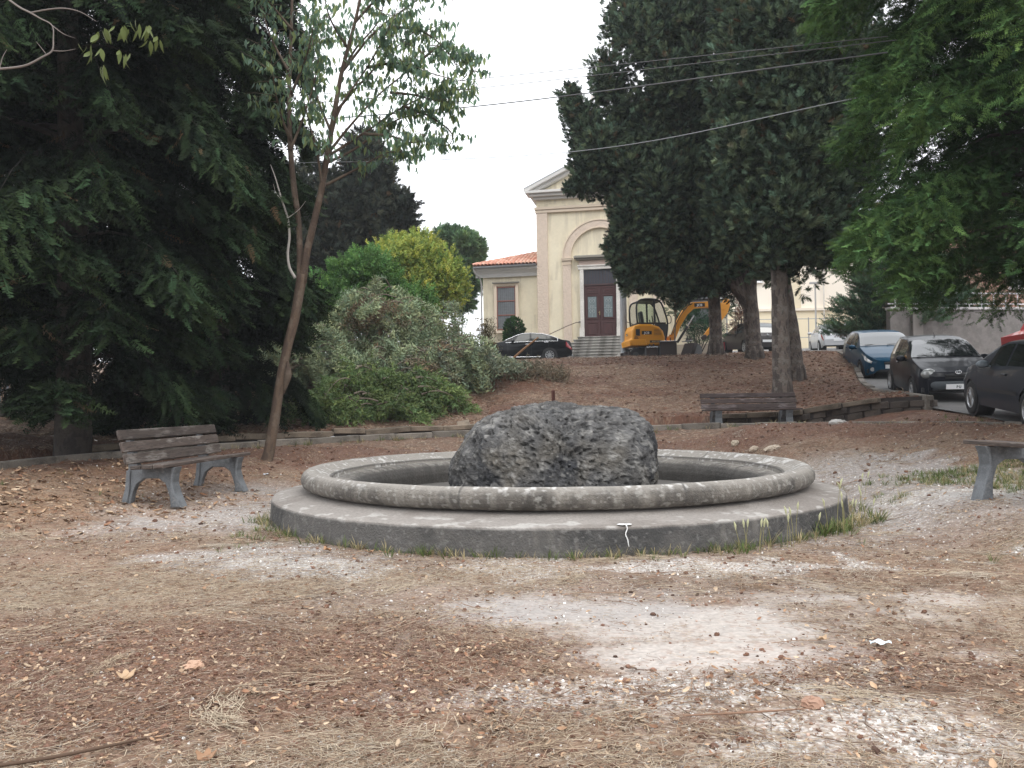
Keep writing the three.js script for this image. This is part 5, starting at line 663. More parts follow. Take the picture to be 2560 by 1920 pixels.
function car(name, label, o, pos, h, pitch = 0) {
  // x runs from the nose (0) to the tail (L); y up; half width across z. Front faces local -x before turning.
  const t = thing(name, label, 'car', pos), L = o.L, W = o.W / 2, paint = new THREE.MeshPhysicalMaterial({ color: col(...o.paint), roughness: 0.4, metalness: (o.metal ?? 0.3) * 0.35, clearcoat: o.coat ?? 0.32, clearcoatRoughness: 0.05, specularIntensity: 0.2 });
  const inner = new THREE.Group(); t.rotation.order = 'YXZ'; t.rotation.set(0, h, 0);
  const wx = [o.fo, o.fo + o.wb], R = o.wr, Ra = R * 1.16, top = x => lut(o.top, x), belt = x => Math.min(lut(o.belt, x), top(x) - 0.03), plan = x => W * lut([[0, (o.nose ?? 0.62) - 0.14], [0.02, o.nose ?? 0.62], [0.06, 0.74], [0.14, 0.83], [0.3, 0.915], [0.5, 0.955], [0.8, 0.985], [L * 0.45, 1], [L - 0.9, 0.98], [L - 0.3, 0.93], [L - 0.08, 0.85], [L, o.tail ?? 0.74]], x);
  const H = o.H, bot = x => { let y = lut([[0, o.sill + 0.2], [0.04, o.sill + 0.08], [0.25, o.sill], [L - 0.3, o.sill + 0.02], [L, o.sill + 0.16]], x); for (const c of wx) { const q = Ra * Ra - (x - c) ** 2; if (q > 0) y = Math.max(y, R + Math.sqrt(q) * 0.98); } return y; };
  const S = (x, s, side = 1) => {
    const yb = belt(x), yt = top(x), w = plan(x), y0 = Math.min(bot(x), yb - 0.06), g = y => 1 - 0.27 * Math.pow(clamp((y - yb) / (H - yb)), 1.15), bulge = y => 1 - 0.07 * Math.pow(clamp((0.62 - y) / 0.45), 2) - 0.05 * Math.pow(clamp((y - 0.6) / (yb - 0.6 + 1e-3)), 2) * 0.8;
    const ye = mix(yb, yt, 0.9);
    if (s <= 0.5) { const y = mix(y0, yb, s / 0.5); return V3(x, y, side * w * bulge(y)); }
    const wb = w * bulge(yb);
    if (s <= 0.8) { const f = (s - 0.5) / 0.3, y = mix(yb, ye, f); return V3(x, y, side * wb * g(y)); }
    const a = (s - 0.8) / 0.2 * PI / 2; return V3(x, mix(ye, yt, Math.sin(a)), side * wb * g(ye) * Math.cos(a));
  };
  const nx = 150, ss = [0, 0.06, 0.12, 0.2, 0.28, 0.36, 0.42, 0.47, 0.5, 0.53, 0.58, 0.64, 0.7, 0.76, 0.8, 0.83, 0.87, 0.91, 0.95, 1], xs = [...Array(nx + 1)].map((_, i) => { const q = i / nx; return L * (q - 0.8 * Math.sin(2 * PI * q) / (2 * PI)); });
  const sideG = sd => { const g = grid(nx, ss.length - 1, (u, v) => { const p = S(xs[Math.round(u * nx)], ss[Math.round(v * (ss.length - 1))], sd); return [p.x, p.y, p.z]; }); if (sd > 0) { const I = g.index.array; for (let i = 0; i < I.length; i += 3) [I[i], I[i + 1]] = [I[i + 1], I[i]]; g.computeVertexNormals(); } return g; };
  const cap = x => { const P = [], n = ss.length; for (let k = 0; k < n - 1; k++) { const a = S(x, ss[k]), b = S(x, ss[k + 1]); P.push(x, a.y, a.z, x, b.y, b.z, x, b.y, -b.z, x, a.y, a.z, x, b.y, -b.z, x, a.y, -a.z); } const g = new THREE.BufferGeometry(); g.setAttribute('position', new THREE.Float32BufferAttribute(P, 3)); g.computeVertexNormals(); return g; };
  const cx = L / 2, put = (n, g, m, par = t) => { const q = mg(Array.isArray(g) ? g : [g]); q.translate(-cx, 0, 0); return part(n, q, m, par); };
  const body = put('body', [sideG(1), sideG(-1), cap(0.001), cap(L - 0.001)], paint);
  put('underside', [box(L * 0.93, 0.12, o.W * 0.86, cx, o.sill + 0.14, 0), ...wx.flatMap(c => [-1, 1].map(s => tr(new THREE.CylinderGeometry(Ra * 1.03, Ra * 1.03, 0.3, 20).rotateX(PI / 2), c, R, s * (W - 0.2))))], blackPl);
  const patch = (x0, x1, s0, s1, side, off, n = 14, skew0 = 0, skew1 = 0) => grid(n, 8, (u, v) => { const s = mix(s0, s1, v), xx = mix(mix(x0, x0 + skew0, v), mix(x1, x1 + skew1, v), u), p = S(xx, s, side), e = 0.01, pu = S(xx + e, s, side).sub(p), pv = S(xx, s + e, side).sub(p), nn = pu.cross(pv).normalize(); if (nn.z * side < 0 || (Math.abs(nn.z) < 0.15 && nn.y < 0)) nn.negate(); p.addScaledVector(nn, off); return [p.x, p.y, p.z]; });
  const across = (x0, x1, s0, off, n = 14) => grid(20, n, (u, v) => { const q = u * 2 - 1, s = 1 - Math.abs(q) * (1 - s0), sd = q < 0 ? -1 : 1, xx = mix(x0, x1, v), p = S(xx, s, sd), e = 0.01, tx_ = S(xx + e, s, sd).sub(p), nn = V3(-tx_.y, tx_.x, 0).normalize(); nn.z = (p.z / W) * 0.25; nn.normalize(); if (nn.y < 0) nn.negate(); p.addScaledVector(nn, off); return [p.x, p.y, p.z]; });
  put('windscreen', across(o.ws[0], o.ws[1], 0.815, 0.006), carGlass, body); put('rear_window', across(o.rw[0], o.rw[1], 0.83, 0.006), carGlass, body);
  for (const s of [-1, 1]) {
    for (const [a, b, k0, k1] of o.win) put('side_window', patch(a, b, 0.53, 0.775, s, 0.005, 14, k0 || 0, k1 || 0), sideGlass, body);
    if (o.winTrim) { const P = [], [a, b] = o.winTrim; for (let i = 0; i <= 24; i++) { const x = mix(a, b, i / 24), p = S(x, 0.795, s); P.push(V3(p.x, p.y, p.z + s * 0.006)); } const Q = []; for (let i = 0; i <= 20; i++) { const x = mix(b, a, i / 20), p = S(x, 0.515, s); Q.push(V3(p.x, p.y, p.z + s * 0.008)); } put('window_trim', [tube(P, 0.014, 5, 48), tube(Q, 0.012, 5, 40), tube([P[24], Q[0]], 0.014, 5, 4)], chrome, body); }
    for (const x of o.handles) { const p = S(x, 0.43, s); put('door_handle', box(0.2, 0.035, 0.04, p.x, p.y, p.z + s * 0.012), o.handleMat || paint, body); }
    for (const x of o.seams) put('door_seam', patch(x, x + 0.012, 0.05, 0.5, s, 0.002, 1), blackPl, body);
    const m = S(o.mirror, 0.53, s); put('wing_mirror', [tr(new THREE.SphereGeometry(0.1, 12, 9).scale(0.8, 0.75, 1.15), m.x, m.y + 0.04, m.z + s * 0.13), box(0.06, 0.04, 0.14, m.x, m.y, m.z + s * 0.03)], o.mirrorMat || paint, body);
    if (!o.oval) put('headlight', patch(...o.hl, s, 0.006, 10), lensMat, body); put('tail_light', patch(...o.tl, s, 0.006, 8), tailMat, body);
    if (o.sideTrim) put('side_moulding', patch(o.fo + R * 1.3, o.fo + o.wb - R * 1.3, 0.2, 0.245, s, 0.012), blackPl, body);
    for (const c of wx) {
      const wz = s * (W - 0.115), wh = put('wheel', tr(new THREE.LatheGeometry([[R * 0.62, -0.1], [R * 0.93, -0.105], [R, -0.075], [R, 0.075], [R * 0.93, 0.105], [R * 0.62, 0.1]].map(p => new THREE.Vector2(...p)), 30).rotateX(PI / 2), c, R, wz), tyreMat), sp = [], n = o.spokes;
      for (let k = 0; k < n; k++) { const a = k / n * 2 * PI + c; sp.push(tr(cbox(R * 0.56, o.spokeW, 0.03, 0.006), c + Math.cos(a) * R * 0.36, R + Math.sin(a) * R * 0.36, wz + s * 0.072, 0, 0, a)); }
      put('rim', [tr(new THREE.TorusGeometry(R * 0.63, 0.022, 8, 30), c, R, wz + s * 0.08), tr(new THREE.CylinderGeometry(R * 0.15, R * 0.17, 0.05, 14).rotateX(PI / 2), c, R, wz + s * 0.075), ...sp], alloy, wh); put('brake_disc', tr(new THREE.CylinderGeometry(R * 0.6, R * 0.6, 0.02, 24).rotateX(PI / 2), c, R, wz + s * 0.03), M([0.05, 0.05, 0.05], 0.6, { metalness: 0.5 }), wh);
    }
  }
  if (o.oval) for (const s of [-1, 1]) { put('headlight', tr(new THREE.SphereGeometry(0.16, 22, 16).scale(0.85, 0.78, 1.2), o.oval[0], o.oval[1], s * o.oval[2], 0, s * -0.5, 0.25), lampGlass, body); }
  if (o.fog) for (const s of [-1, 1]) put('fog_lamp', tr(new THREE.CylinderGeometry(0.06, 0.06, 0.06, 14).rotateZ(PI / 2), 0.07, o.sill + 0.2, s * o.W * 0.36), lensMat, body);
  put('bonnet_seam', across(o.ws[0] - 0.05, o.ws[0] - 0.03, 0.6, 0.003, 1), blackPl, body);
  put('grille', [tr(cbox(0.04, o.gr[1], o.gr[0], 0.015), 0.012, o.gr[2], 0), ...[0, 1].map(k => box(0.03, 0.012, o.gr[0] * 0.94, -0.012, o.gr[2] - o.gr[1] * 0.2 + k * o.gr[1] * 0.4, 0))], blackPl, body);
  put('bumper_intake', box(0.05, o.intake ? 0.14 : 0.1, o.W * 0.5, 0.03, o.sill + 0.2, 0), blackPl, body);
  if (o.bumper) put('bumper', [tr(new THREE.CapsuleGeometry(0.13, o.W * 0.56, 6, 14).rotateX(PI / 2).scale(0.8, 1, 1), 0.075, 0.47, 0)], M([0.065, 0.075, 0.085], 0.5), body);
  put('badge', [tr(new THREE.TorusGeometry(0.055, 0.011, 6, 20).rotateY(PI / 2).scale(1, 0.7, 1.1), -0.02, o.badge, 0), tr(new THREE.TorusGeometry(0.03, 0.009, 6, 16).rotateY(PI / 2).scale(1, 1.1, 0.8), -0.022, o.badge + 0.004, 0)], chrome, body);
  const pm = o.plate ? [M(0xffffff, 0.5, { map: textTex(o.plate, 256, 56, '#e9e9ea', '#1b1e28', 40) })] : [plateMat];
  const pf = part('number_plate', new THREE.BoxGeometry(0.52, 0.115, 0.015), pm[0], body); pf.rotation.y = -PI / 2; pf.position.set(-cx - (o.bumper ? 0.05 : 0.012), o.plateY ?? 0.48, 0);
  const pr = part('number_plate', new THREE.BoxGeometry(0.52, 0.115, 0.015), pm[0], body); pr.rotation.y = PI / 2; pr.position.set(L - cx + 0.01, o.plateR ?? 0.62, 0);
  put('rear_badge', [tr(cbox(0.02, 0.1, 0.07, 0.01), L + 0.006, (o.plateR ?? 0.62) + 0.28, 0, PI / 4)], chrome, body);
  put('rear_bumper_trim', box(0.05, 0.1, o.W * 0.62, L - 0.03, o.sill + 0.17, 0), blackPl, body);
  put('wiper', [-0.35, 0.3].map(z => { const a = S(o.ws[0] + 0.04, 1).y + 0.015; return box(0.012, 0.012, 0.55, o.ws[0] + 0.06, a, z, 0, 0.15, 0); }), blackPl, body);
  put('aerial', tube([[o.ws[1] + 0.25, top(o.ws[1] + 0.25), 0], [o.ws[1] + 0.33, top(o.ws[1] + 0.25) + 0.1, 0]], [0.012, 0.006], 5, 2), blackPl, body);
  return t;
}
const hatch = (L, H, wb, x) => ({ L, H, wb, W: 1.69, fo: 0.74, wr: 0.305, sill: 0.2, spokes: 7, spokeW: 0.045, top: [[0, 0.66], [0.08, 0.76], [0.35, 0.86], [0.7, 0.96], [0.98, 1.03], [1.2, 1.15], [1.5, 1.31], [1.78, 1.42], [2.1, H - 0.01], [2.5, H], [3.0, H - 0.02], [L - 0.62, H - 0.09], [L - 0.36, H - 0.24], [L - 0.16, 1.0], [L - 0.06, 0.86], [L, 0.66]], belt: [[0, 0.6], [0.35, 0.78], [0.9, 0.92], [1.2, 0.93], [L - 0.9, 0.99], [L - 0.3, 0.95], [L, 0.56]], ws: [1.02, 1.8], rw: [L - 0.6, L - 0.17], win: [[1.42, 2.18, 0.14, -0.02], [2.24, 3.02, 0.0, -0.1]], handles: [2.1, 2.95], seams: [1.22, 2.2, 3.05], mirror: 1.33, hl: [0.1, 0.62, 0.4, 0.52], tl: [L - 0.3, L - 0.05, 0.36, 0.6], gr: [0.6, 0.09, 0.58], badge: 0.7, ...x });
const dirY = (a, facing) => facing ? PI / 2 - a + PI : PI / 2 - a;              // a: heading away from the camera, to the right; local nose is -x
const place = (wheelX, wheelD, a, facing, o, side) => { const f = facing ? V3(-Math.sin(a), 0, Math.cos(a)) : V3(Math.sin(a), 0, -Math.cos(a)), lat = V3(Math.cos(a), 0, Math.sin(a)), c = V3(wheelX, 0, -wheelD).addScaledVector(f, -(o.L / 2 - o.fo)).addScaledVector(lat, side * (o.W / 2 - 0.1)); return c; };
function park(name, label, o, wx, wd, a, facing, y) { const c = place(wx, wd, a, facing, o, 1), t = car(name, label, o, [c.x, y, c.z], 0), f = facing ? V3(-Math.sin(a), 0, Math.cos(a)) : V3(Math.sin(a), 0, -Math.cos(a)); t.rotation.y = Math.atan2(-f.z, f.x) + PI; const sl = (roadY(c.x, -c.z + 1) - roadY(c.x, -c.z - 1)) / 2 * (facing ? -1 : 1); t.rotation.z = Math.atan(-sl) * 1; return t; }
const blueC = hatch(3.92, 1.475, 2.49, { paint: [0.006, 0.055, 0.11], metal: 0.5, intake: true, fog: true, hl: [0.06, 0.62, 0.42, 0.52] });
park('hatchback_car', 'blue metallic hatchback facing the camera, second car up the road edge', blueC, 10.75, 25.4, 0.2, true, 2.02);
const tiny = hatch(3.64, 1.5, 2.37, { W: 1.66, paint: [0.012, 0.014, 0.02], metal: 0.2, bumper: true, oval: [0.19, 0.71, 0.56], plate: 'PU', nose: 0.74, hl: [0.12, 0.3, 0.42, 0.5], wr: 0.295, seams: [1.15, 2.35], win: [[1.36, 2.28, 0.14, 0.02], [2.36, 3.05, 0.0, -0.12]], handles: [2.2], gr: [0.55, 0.12, 0.66], badge: 0.76, spokes: 5, spokeW: 0.08, plateY: 0.44 });
park('hatchback_car', 'black three-door hatchback with oval headlights facing the camera by the bed edge', tiny, 9.5, 19.55, 0.235, true, 1.36);
const saloonTop = (L, H) => [[0, 0.62], [0.08, 0.73], [0.4, 0.84], [1.0, 0.93], [1.3, 0.98], [1.6, 1.13], [2.0, 1.32], [2.3, H - 0.02], [2.7, H], [3.2, H - 0.03], [3.6, 1.3], [4.0, 1.12], [4.2, 1.06], [L - 0.12, 1.02], [L - 0.05, 0.9], [L, 0.7]];
const saloon = (x) => { const L = x.L || 4.6, H = x.H || 1.43; return { L, H, wb: 2.7, W: 1.78, fo: 0.85, wr: 0.325, sill: 0.2, spokes: 5, spokeW: 0.09, top: saloonTop(L, H), belt: [[0, 0.56], [0.5, 0.78], [1.2, 0.9], [1.8, 0.92], [3.2, 0.97], [4.0, 0.98], [L - 0.3, 0.95], [L, 0.6]], ws: [1.36, 2.26], rw: [3.3, 4.12], win: [[1.86, 2.62, 0.22, 0], [2.7, 3.4, 0, 0], [3.44, 3.72, 0, -0.15]], handles: [2.5, 3.4], seams: [1.55, 2.66, 3.5], mirror: 1.78, hl: [0.06, 0.55, 0.38, 0.5], tl: [L - 0.34, L - 0.05, 0.34, 0.5], gr: [0.7, 0.16, 0.56], badge: 0.58, winTrim: [1.45, 3.95], ...x }; };
const blk = saloon({ L: 4.68, W: 1.81, H: 1.44, paint: [0.006, 0.007, 0.009], metal: 0.1, spokes: 10, spokeW: 0.035, handleMat: chrome });
{ const t = car('saloon_car', 'black saloon with chrome window line parked before the church steps', blk, [0.52, 3.25, -40.1], 0); t.rotation.y = 0.10;
  const e = blk.L / 2; for (const s of [-1, 1]) { part('exhaust_trim', box(0.1, 0.06, 0.22, e - 0.02, 0.3, s * 0.55), chrome, t); part('sill_trim', tube([[e - 1.55, 0.24, s * 0.86], [e - 3.2, 0.24, s * 0.86]], 0.02, 5, 2), chrome, t); part('bumper_trim', tube([[e - 0.85, 0.42, s * 0.83], [e - 0.3, 0.5, s * 0.8]], 0.018, 5, 4), chrome, t); } }
const grey = saloon({ L: 4.35, H: 1.47, wb: 2.6, W: 1.74, wr: 0.315, paint: [0.035, 0.042, 0.055], metal: 0.4, winTrim: null, sideTrim: true, spokes: 14, spokeW: 0.022, mirrorMat: M([0.22, 0.26, 0.29], 0.3), top: [[0, 0.62], [0.08, 0.73], [0.35, 0.86], [0.9, 0.97], [1.15, 1.03], [1.5, 1.2], [1.9, 1.38], [2.2, 1.455], [2.6, 1.47], [3.3, 1.44], [3.9, 1.36], [4.15, 1.1], [4.28, 0.9], [4.35, 0.7]], ws: [1.2, 2.12], rw: [3.9, 4.2], win: [[1.66, 2.48, 0.24, 0], [2.56, 3.4, 0, 0], [3.46, 3.85, 0, -0.1]] });
park('saloon_car', 'dark slate-grey car cut by the right edge, turned away with finned wheels', grey, 8.98, 16.1, 0.19, false, 0.93);
const silver = hatch(4.05, 1.44, 2.58, { W: 1.76, paint: [0.5, 0.51, 0.53], metal: 0.6, tail: 0.8, tl: [3.62, 4.0, 0.4, 0.5], spokes: 5 });
park('hatchback_car', 'silver hatchback seen from behind, farthest car up the road', silver, 16.1, 44.4, 0.19, false, 3.72);
const dark2 = hatch(4.1, 1.55, 2.6, { W: 1.78, paint: [0.05, 0.045, 0.045], metal: 0.4, wr: 0.33 });
park('hatchback_car', 'dark car half hidden behind the stout cypress trunk, near the church corner', dark2, 11.0, 42.6, -0.12, false, 3.6);
{ // red things
  const b = thing('red_cabinet', 'low dark red metal cabinet beside the church corner, left of the hidden car', 'cabinet', [10.95, 3.55, -42.6], -0.1); part('body', box(0.6, 0.62, 0.4, 0, 0.36, 0), M([0.3, 0.02, 0.035], 0.6), b); part('lid', box(0.64, 0.05, 0.44, 0, 0.69, 0), M([0.34, 0.04, 0.05], 0.6), b); part('foot', box(0.5, 0.06, 0.3, 0, 0.02, 0), M([0.5, 0.5, 0.48], 0.8), b);
  const v = thing('delivery_van', 'bright red van body at the right edge behind the slate-grey car', 'van', [16.0, 2.0, -24.5], -0.15), red = new THREE.MeshPhysicalMaterial({ color: col(0.55, 0.012, 0.018), roughness: 0.4, clearcoat: 0.8 });
  part('body', [shapeG([[-1.6, 0.35], [3.4, 0.35], [3.45, 1.0], [3.3, 2.3], [3.0, 2.42], [-0.2, 2.42], [-0.6, 2.3], [-1.1, 1.35], [-1.65, 1.15]], 1.9, 0.08).translate(0.6, 0, 0)], red, v); part('window', shapeG([[-0.75, 1.4], [0.3, 1.4], [0.3, 2.1], [-0.4, 2.1]], 1.93).translate(0.6, 0, 0), sideGlass, v); part('bumper', box(0.2, 0.25, 1.85, -1.05, 0.48, 0), blackPl, v);
  for (const x of [-0.2, 3.0]) for (const s of [-1, 1]) { const w = part('wheel', tr(new THREE.CylinderGeometry(0.35, 0.35, 0.22, 24).rotateX(PI / 2), x, 0.35, s * 0.86), tyreMat, v); part('rim', tr(new THREE.CylinderGeometry(0.2, 0.2, 0.02, 18).rotateX(PI / 2), x, 0.35, s * 0.98), alloy, w); }
}
// ---------------------------------------------------------------- mini digger
{
  const yel = M([0.72, 0.30, 0.012], 0.45), yelD = M([0.60, 0.24, 0.015], 0.55), blk2 = M([0.022, 0.022, 0.024], 0.5), grey2 = M([0.07, 0.072, 0.075], 0.6), steel = M([0.6, 0.61, 0.62], 0.25, { metalness: 0.9 }), rust = M([0.045, 0.034, 0.032], 0.8);
  const dg = thing('mini_digger', 'yellow mini digger with black cab and folded arm before the church', 'excavator', [6.0, 3.12, -36.3], 0.1);
  const logo = (w, h, x, y, z, par, ry = 0, rz = 0, m = logoM) => { const q = part('lettering', new THREE.PlaneGeometry(w, h), m, par); q.position.set(x, y, z); q.rotation.set(0, ry, rz); return q; };
  const logoM = M(0xffffff, 0.5, { map: (() => { const c = document.createElement('canvas'); c.width = 256; c.height = 96; const g = c.getContext('2d'); g.fillStyle = '#17171a'; g.fillRect(0, 0, 256, 96); g.fillStyle = '#f2f2f0'; g.font = 'bold 84px sans-serif'; g.textAlign = 'center'; g.textBaseline = 'middle'; g.fillText('JCB', 128, 52); const t = new THREE.CanvasTexture(c); t.colorSpace = THREE.SRGBColorSpace; return t; })() });
  const numM = M(0xffffff, 0.5, { map: textTex('8035 ZTS', 256, 56, '#26221c', '#c9b48a', 42) });
  // undercarriage
  for (const s of [-1, 1]) { const tr1 = part('track', shapeG([[-1.0, 0.24], [-0.93, 0.08], [-0.78, 0], [0.78, 0], [0.93, 0.08], [1.0, 0.24], [0.93, 0.4], [0.78, 0.48], [-0.78, 0.48], [-0.93, 0.4]], 0.32, 0.02).translate(0, 0, s * 0.58), blk2, dg); for (let i = 0; i < 14; i++) part('track_pad', box(0.07, 0.035, 0.34, -0.78 + i * 0.12, 0.495, s * 0.58), rust, tr1); for (const x of [-0.75, -0.3, 0.15, 0.6]) part('roller', tr(new THREE.CylinderGeometry(0.13, 0.13, 0.34, 14).rotateX(PI / 2), x, 0.2, s * 0.58), grey2, tr1); }
  part('blade', [box(0.08, 0.30, 1.5, -1.0, 0.2, 0, 0, 0, 0.1), box(0.5, 0.1, 0.12, -0.9, 0.28, 0.4), box(0.5, 0.1, 0.12, -0.9, 0.28, -0.4)], rust, dg); part('slew_ring', cyl(0.45, 0.45, 0.16, 0, 0.52, 0, 0, 0, 0, 24), blk2, dg);
  // house
  const hs = part('house', [shapeG([[-0.92, 0.6], [-0.95, 0.82], [-0.9, 0.92], [-0.88, 1.25], [-0.78, 1.46], [-0.55, 1.52], [-0.05, 1.51], [0.3, 1.4], [0.48, 1.2], [0.55, 0.95], [0.55, 0.6]], 1.5, 0.08), box(0.55, 0.2, 1.4, 0.72, 0.7, 0)], yel, dg);
  part('counterweight', [shapeG([[-1.0, 0.58], [-1.03, 0.8], [-0.95, 0.86], [-0.3, 0.86], [-0.24, 0.58]], 1.56, 0.05)], yel, hs); part('vent', [shapeG([[-0.74, 1.04], [-0.56, 1.0], [-0.56, 1.3], [-0.74, 1.3]], 0.02).translate(0, 0, 0.755), ...[0, 1, 2].map(i => box(0.2 - i * 0.03, 0.025, 0.02, -0.72, 0.9 + i * 0.05, 0.755)), ...[0, 1, 2, 3, 4].map(i => box(0.34, 0.014, 0.016, 0.22, 1.05 + i * 0.06, 0.756))], blk2, hs);
  logo(0.44, 0.15, -0.26, 1.14, 0.757, hs); logo(0.5, 0.1, 0.12, 0.76, 0.757, hs, 0, 0, numM); logo(0.3, 0.1, -0.955, 1.1, 0, hs, -PI / 2);
  // cab
  const post = (pts, r = 0.035) => tube(pts, r, 8, 24), cz = 0.62, cy0 = 1.53, cab = part('cab_frame', mg([...[1, -1].flatMap(s => [post([[-0.62, cy0, s * cz], [-0.66, 2.0, s * cz], [-0.62, 2.45, s * cz], [-0.45, 2.58, s * cz], [0.1, 2.6, s * cz], [0.38, 2.5, s * cz], [0.6, 2.0, s * cz], [0.7, 1.6, s * cz], [0.66, 1.1, s * cz], [0.6, 0.82, s * cz]], 0.04), post([[0.12, 2.58, s * cz], [0.14, 1.55, s * cz]], 0.045)]), box(1.25, 0.07, 0.07, 0, cy0 + 0.03, cz), box(1.25, 0.07, 0.07, 0, cy0 + 0.03, -cz), ...[-0.6, -0.4].map((x, i) => box(0.06, 0.06, 1.24, x, i ? 2.58 : cy0 + 0.03, 0)), box(0.06, 0.06, 1.24, 0.38, 2.52, 0), box(0.06, 0.06, 1.24, 0.66, 1.15, 0)]), M([0.02, 0.022, 0.022], 0.45), dg);
  part('cab_roof', shapeG([[-0.5, 2.58], [-0.4, 2.63], [0.1, 2.64], [0.36, 2.56], [0.34, 2.52], [-0.45, 2.54]], 1.22, 0.02), M([0.05, 0.052, 0.055], 0.5), cab);
  const gm = new THREE.MeshPhysicalMaterial({ color: col(0.86, 0.9, 0.87), roughness: 0.02, transmission: 1, thickness: 0, ior: 1.5 });
  for (const s of [1, -1]) part('pane', shapeG([[-0.6, 1.58], [-0.63, 2.0], [-0.6, 2.42], [-0.44, 2.54], [0.1, 2.56], [0.36, 2.46], [0.57, 2.0], [0.66, 1.6]], 0.01).translate(0, 0, s * (cz - 0.005)), gm, cab);
  part('seat', [box(0.4, 0.12, 0.45, -0.1, 1.55, 0), tr(cbox(0.14, 0.62, 0.44, 0.05), -0.3, 1.82, 0, 0, 0, 0.15)], blk2, cab); part('lever', [tube([[0.2, 1.5, 0.22], [0.14, 1.8, 0.24], [0.12, 1.92, 0.24]], 0.025, 6), tube([[0.2, 1.5, -0.22], [0.14, 1.8, -0.24]], 0.025, 6), tube([[0.32, 1.3, 0.1], [0.28, 1.75, 0.1]], 0.02, 6)], blk2, cab);
  part('door_panel', shapeG([[0.16, 0.82], [0.6, 0.82], [0.66, 1.12], [0.68, 1.52], [0.16, 1.52]], 0.05).translate(0, 0, cz), M([0.06, 0.065, 0.07], 0.4), cab); part('grab_handle', tube([[0.72, 1.55, cz], [0.84, 1.58, cz], [0.84, 1.86, cz], [0.68, 1.9, cz]], 0.018, 6), blk2, cab); part('mirror', [box(0.03, 0.14, 0.1, 0.64, 2.45, cz + 0.14), tube([[0.45, 2.46, cz], [0.62, 2.46, cz + 0.14]], 0.012, 5, 2)], blk2, cab);
  // boom, dipper, rams
  const bm = (pts, w, b = 0.02) => shapeG(pts, w, b);
  part('swing_post', [box(0.3, 0.45, 0.3, 0.98, 0.8, 0.05), cyl(0.12, 0.12, 0.5, 1.05, 0.85, 0.05)], yelD, dg);
  const boom = part('boom', [bm([[0.92, 0.82], [1.18, 0.86], [1.42, 1.45], [1.75, 1.98], [2.05, 2.24], [2.6, 2.3], [3.45, 2.16], [3.62, 2.32], [3.5, 2.48], [2.7, 2.56], [1.95, 2.52], [1.62, 2.3], [1.3, 1.75], [1.06, 1.2]], 0.2).translate(0, 0, 0.05)], yel, dg);
  logo(0.48, 0.16, 2.3, 2.4, 0.154, boom, 0, 0.02);
  part('ram', [tube([[1.25, 0.75, 0.2], [1.72, 1.45, 0.2]], 0.055, 10, 2)], blk2, boom); part('ram_rod', [tube([[1.7, 1.42, 0.2], [2.02, 1.92, 0.2]], 0.03, 10, 2)], steel, boom); part('ram', [tube([[2.0, 2.62, 0.05], [2.85, 2.68, 0.05]], 0.06, 10, 2)], blk2, boom); part('ram_rod', tube([[2.85, 2.68, 0.05], [3.55, 2.7, 0.05]], 0.032, 8, 2), steel, boom);
  part('hose', [tube([[1.0, 1.1, 0.17], [1.3, 1.9, 0.19], [1.8, 2.5, 0.19], [2.5, 2.6, 0.18]], 0.018, 6, 24), tube([[1.05, 1.05, 0.14], [1.36, 1.85, 0.17], [1.85, 2.46, 0.17]], 0.018, 6, 20)], blk2, boom);
  const dip = part('dipper', [bm([[3.42, 2.62], [3.66, 2.66], [3.7, 2.4], [3.58, 2.05], [3.3, 1.7], [2.62, 1.02], [2.5, 1.1], [3.1, 1.85], [3.34, 2.3]], 0.17).translate(0, 0, 0.05)], yel, dg); part('quick_hitch', [tr(cbox(0.22, 0.16, 0.2, 0.02), 2.5, 0.98, 0.05, 0, 0, 0.6), tube([[2.75, 1.3, 0.05], [2.55, 0.9, 0.05]], 0.04, 8, 2)], rust, dip);
  // three buckets standing in front
  const bucket = (label, x, z, w, h, turn, tilt, mat) => { const b = thing('digger_bucket', label, 'digger bucket', [x, 3.1, z], turn); const g = new THREE.Group(); const sh = []; for (let i = 0; i <= 8; i++) { const a = -0.2 + i / 8 * 2.3; sh.push([h * 0.42 - h * 0.5 * Math.cos(a), h * 0.5 + h * 0.5 * Math.sin(a) * 0.9]); }
    const shell = shapeG([[0, h], [0.0, 0.02], [0.03, 0.0], [h * 0.55, h * 0.12], [h * 0.66, h * 0.45], [h * 0.5, h * 0.85], [h * 0.3, h]], w, 0.01, [[[0.03, h - 0.03], [h * 0.28, h - 0.03], [h * 0.46, h * 0.83], [h * 0.62, h * 0.45], [h * 0.52, h * 0.15], [0.03, 0.03]]]).rotateY(PI / 2); const s = part('shell', shell.rotateX(tilt), mat, b);
    part('side_plate', [-1, 1].map(q => tr(shapeG([[0, h], [0, 0], [h * 0.55, h * 0.1], [h * 0.66, h * 0.45], [h * 0.48, h * 0.86], [h * 0.3, h]], 0.025).rotateY(PI / 2), q * w / 2, 0, 0, tilt)), grey2, b); part('back_face', tr(cbox(w * 0.97, h * 0.92, 0.03, 0.01), 0, h * 0.5, 0.015, tilt), rust, b);
    part('edge', tr(cbox(w + 0.02, 0.03, 0.05, 0.008), 0, h, 0.0, tilt), steel, b); const n = Math.max(3, Math.round(w / 0.17)); for (let i = 0; i < n; i++) part('tooth', tr(cbox(0.06, 0.1, 0.06, 0.015), -w / 2 + 0.05 + i * (w - 0.1) / (n - 1), 0.0, 0.02, tilt), M([0.35, 0.33, 0.3], 0.6), b);
    part('lug', [-1, 1].map(q => tr(cbox(0.035, 0.18, 0.16, 0.01), q * 0.09, h + 0.06, -0.1, tilt)), rust, b); return b; };
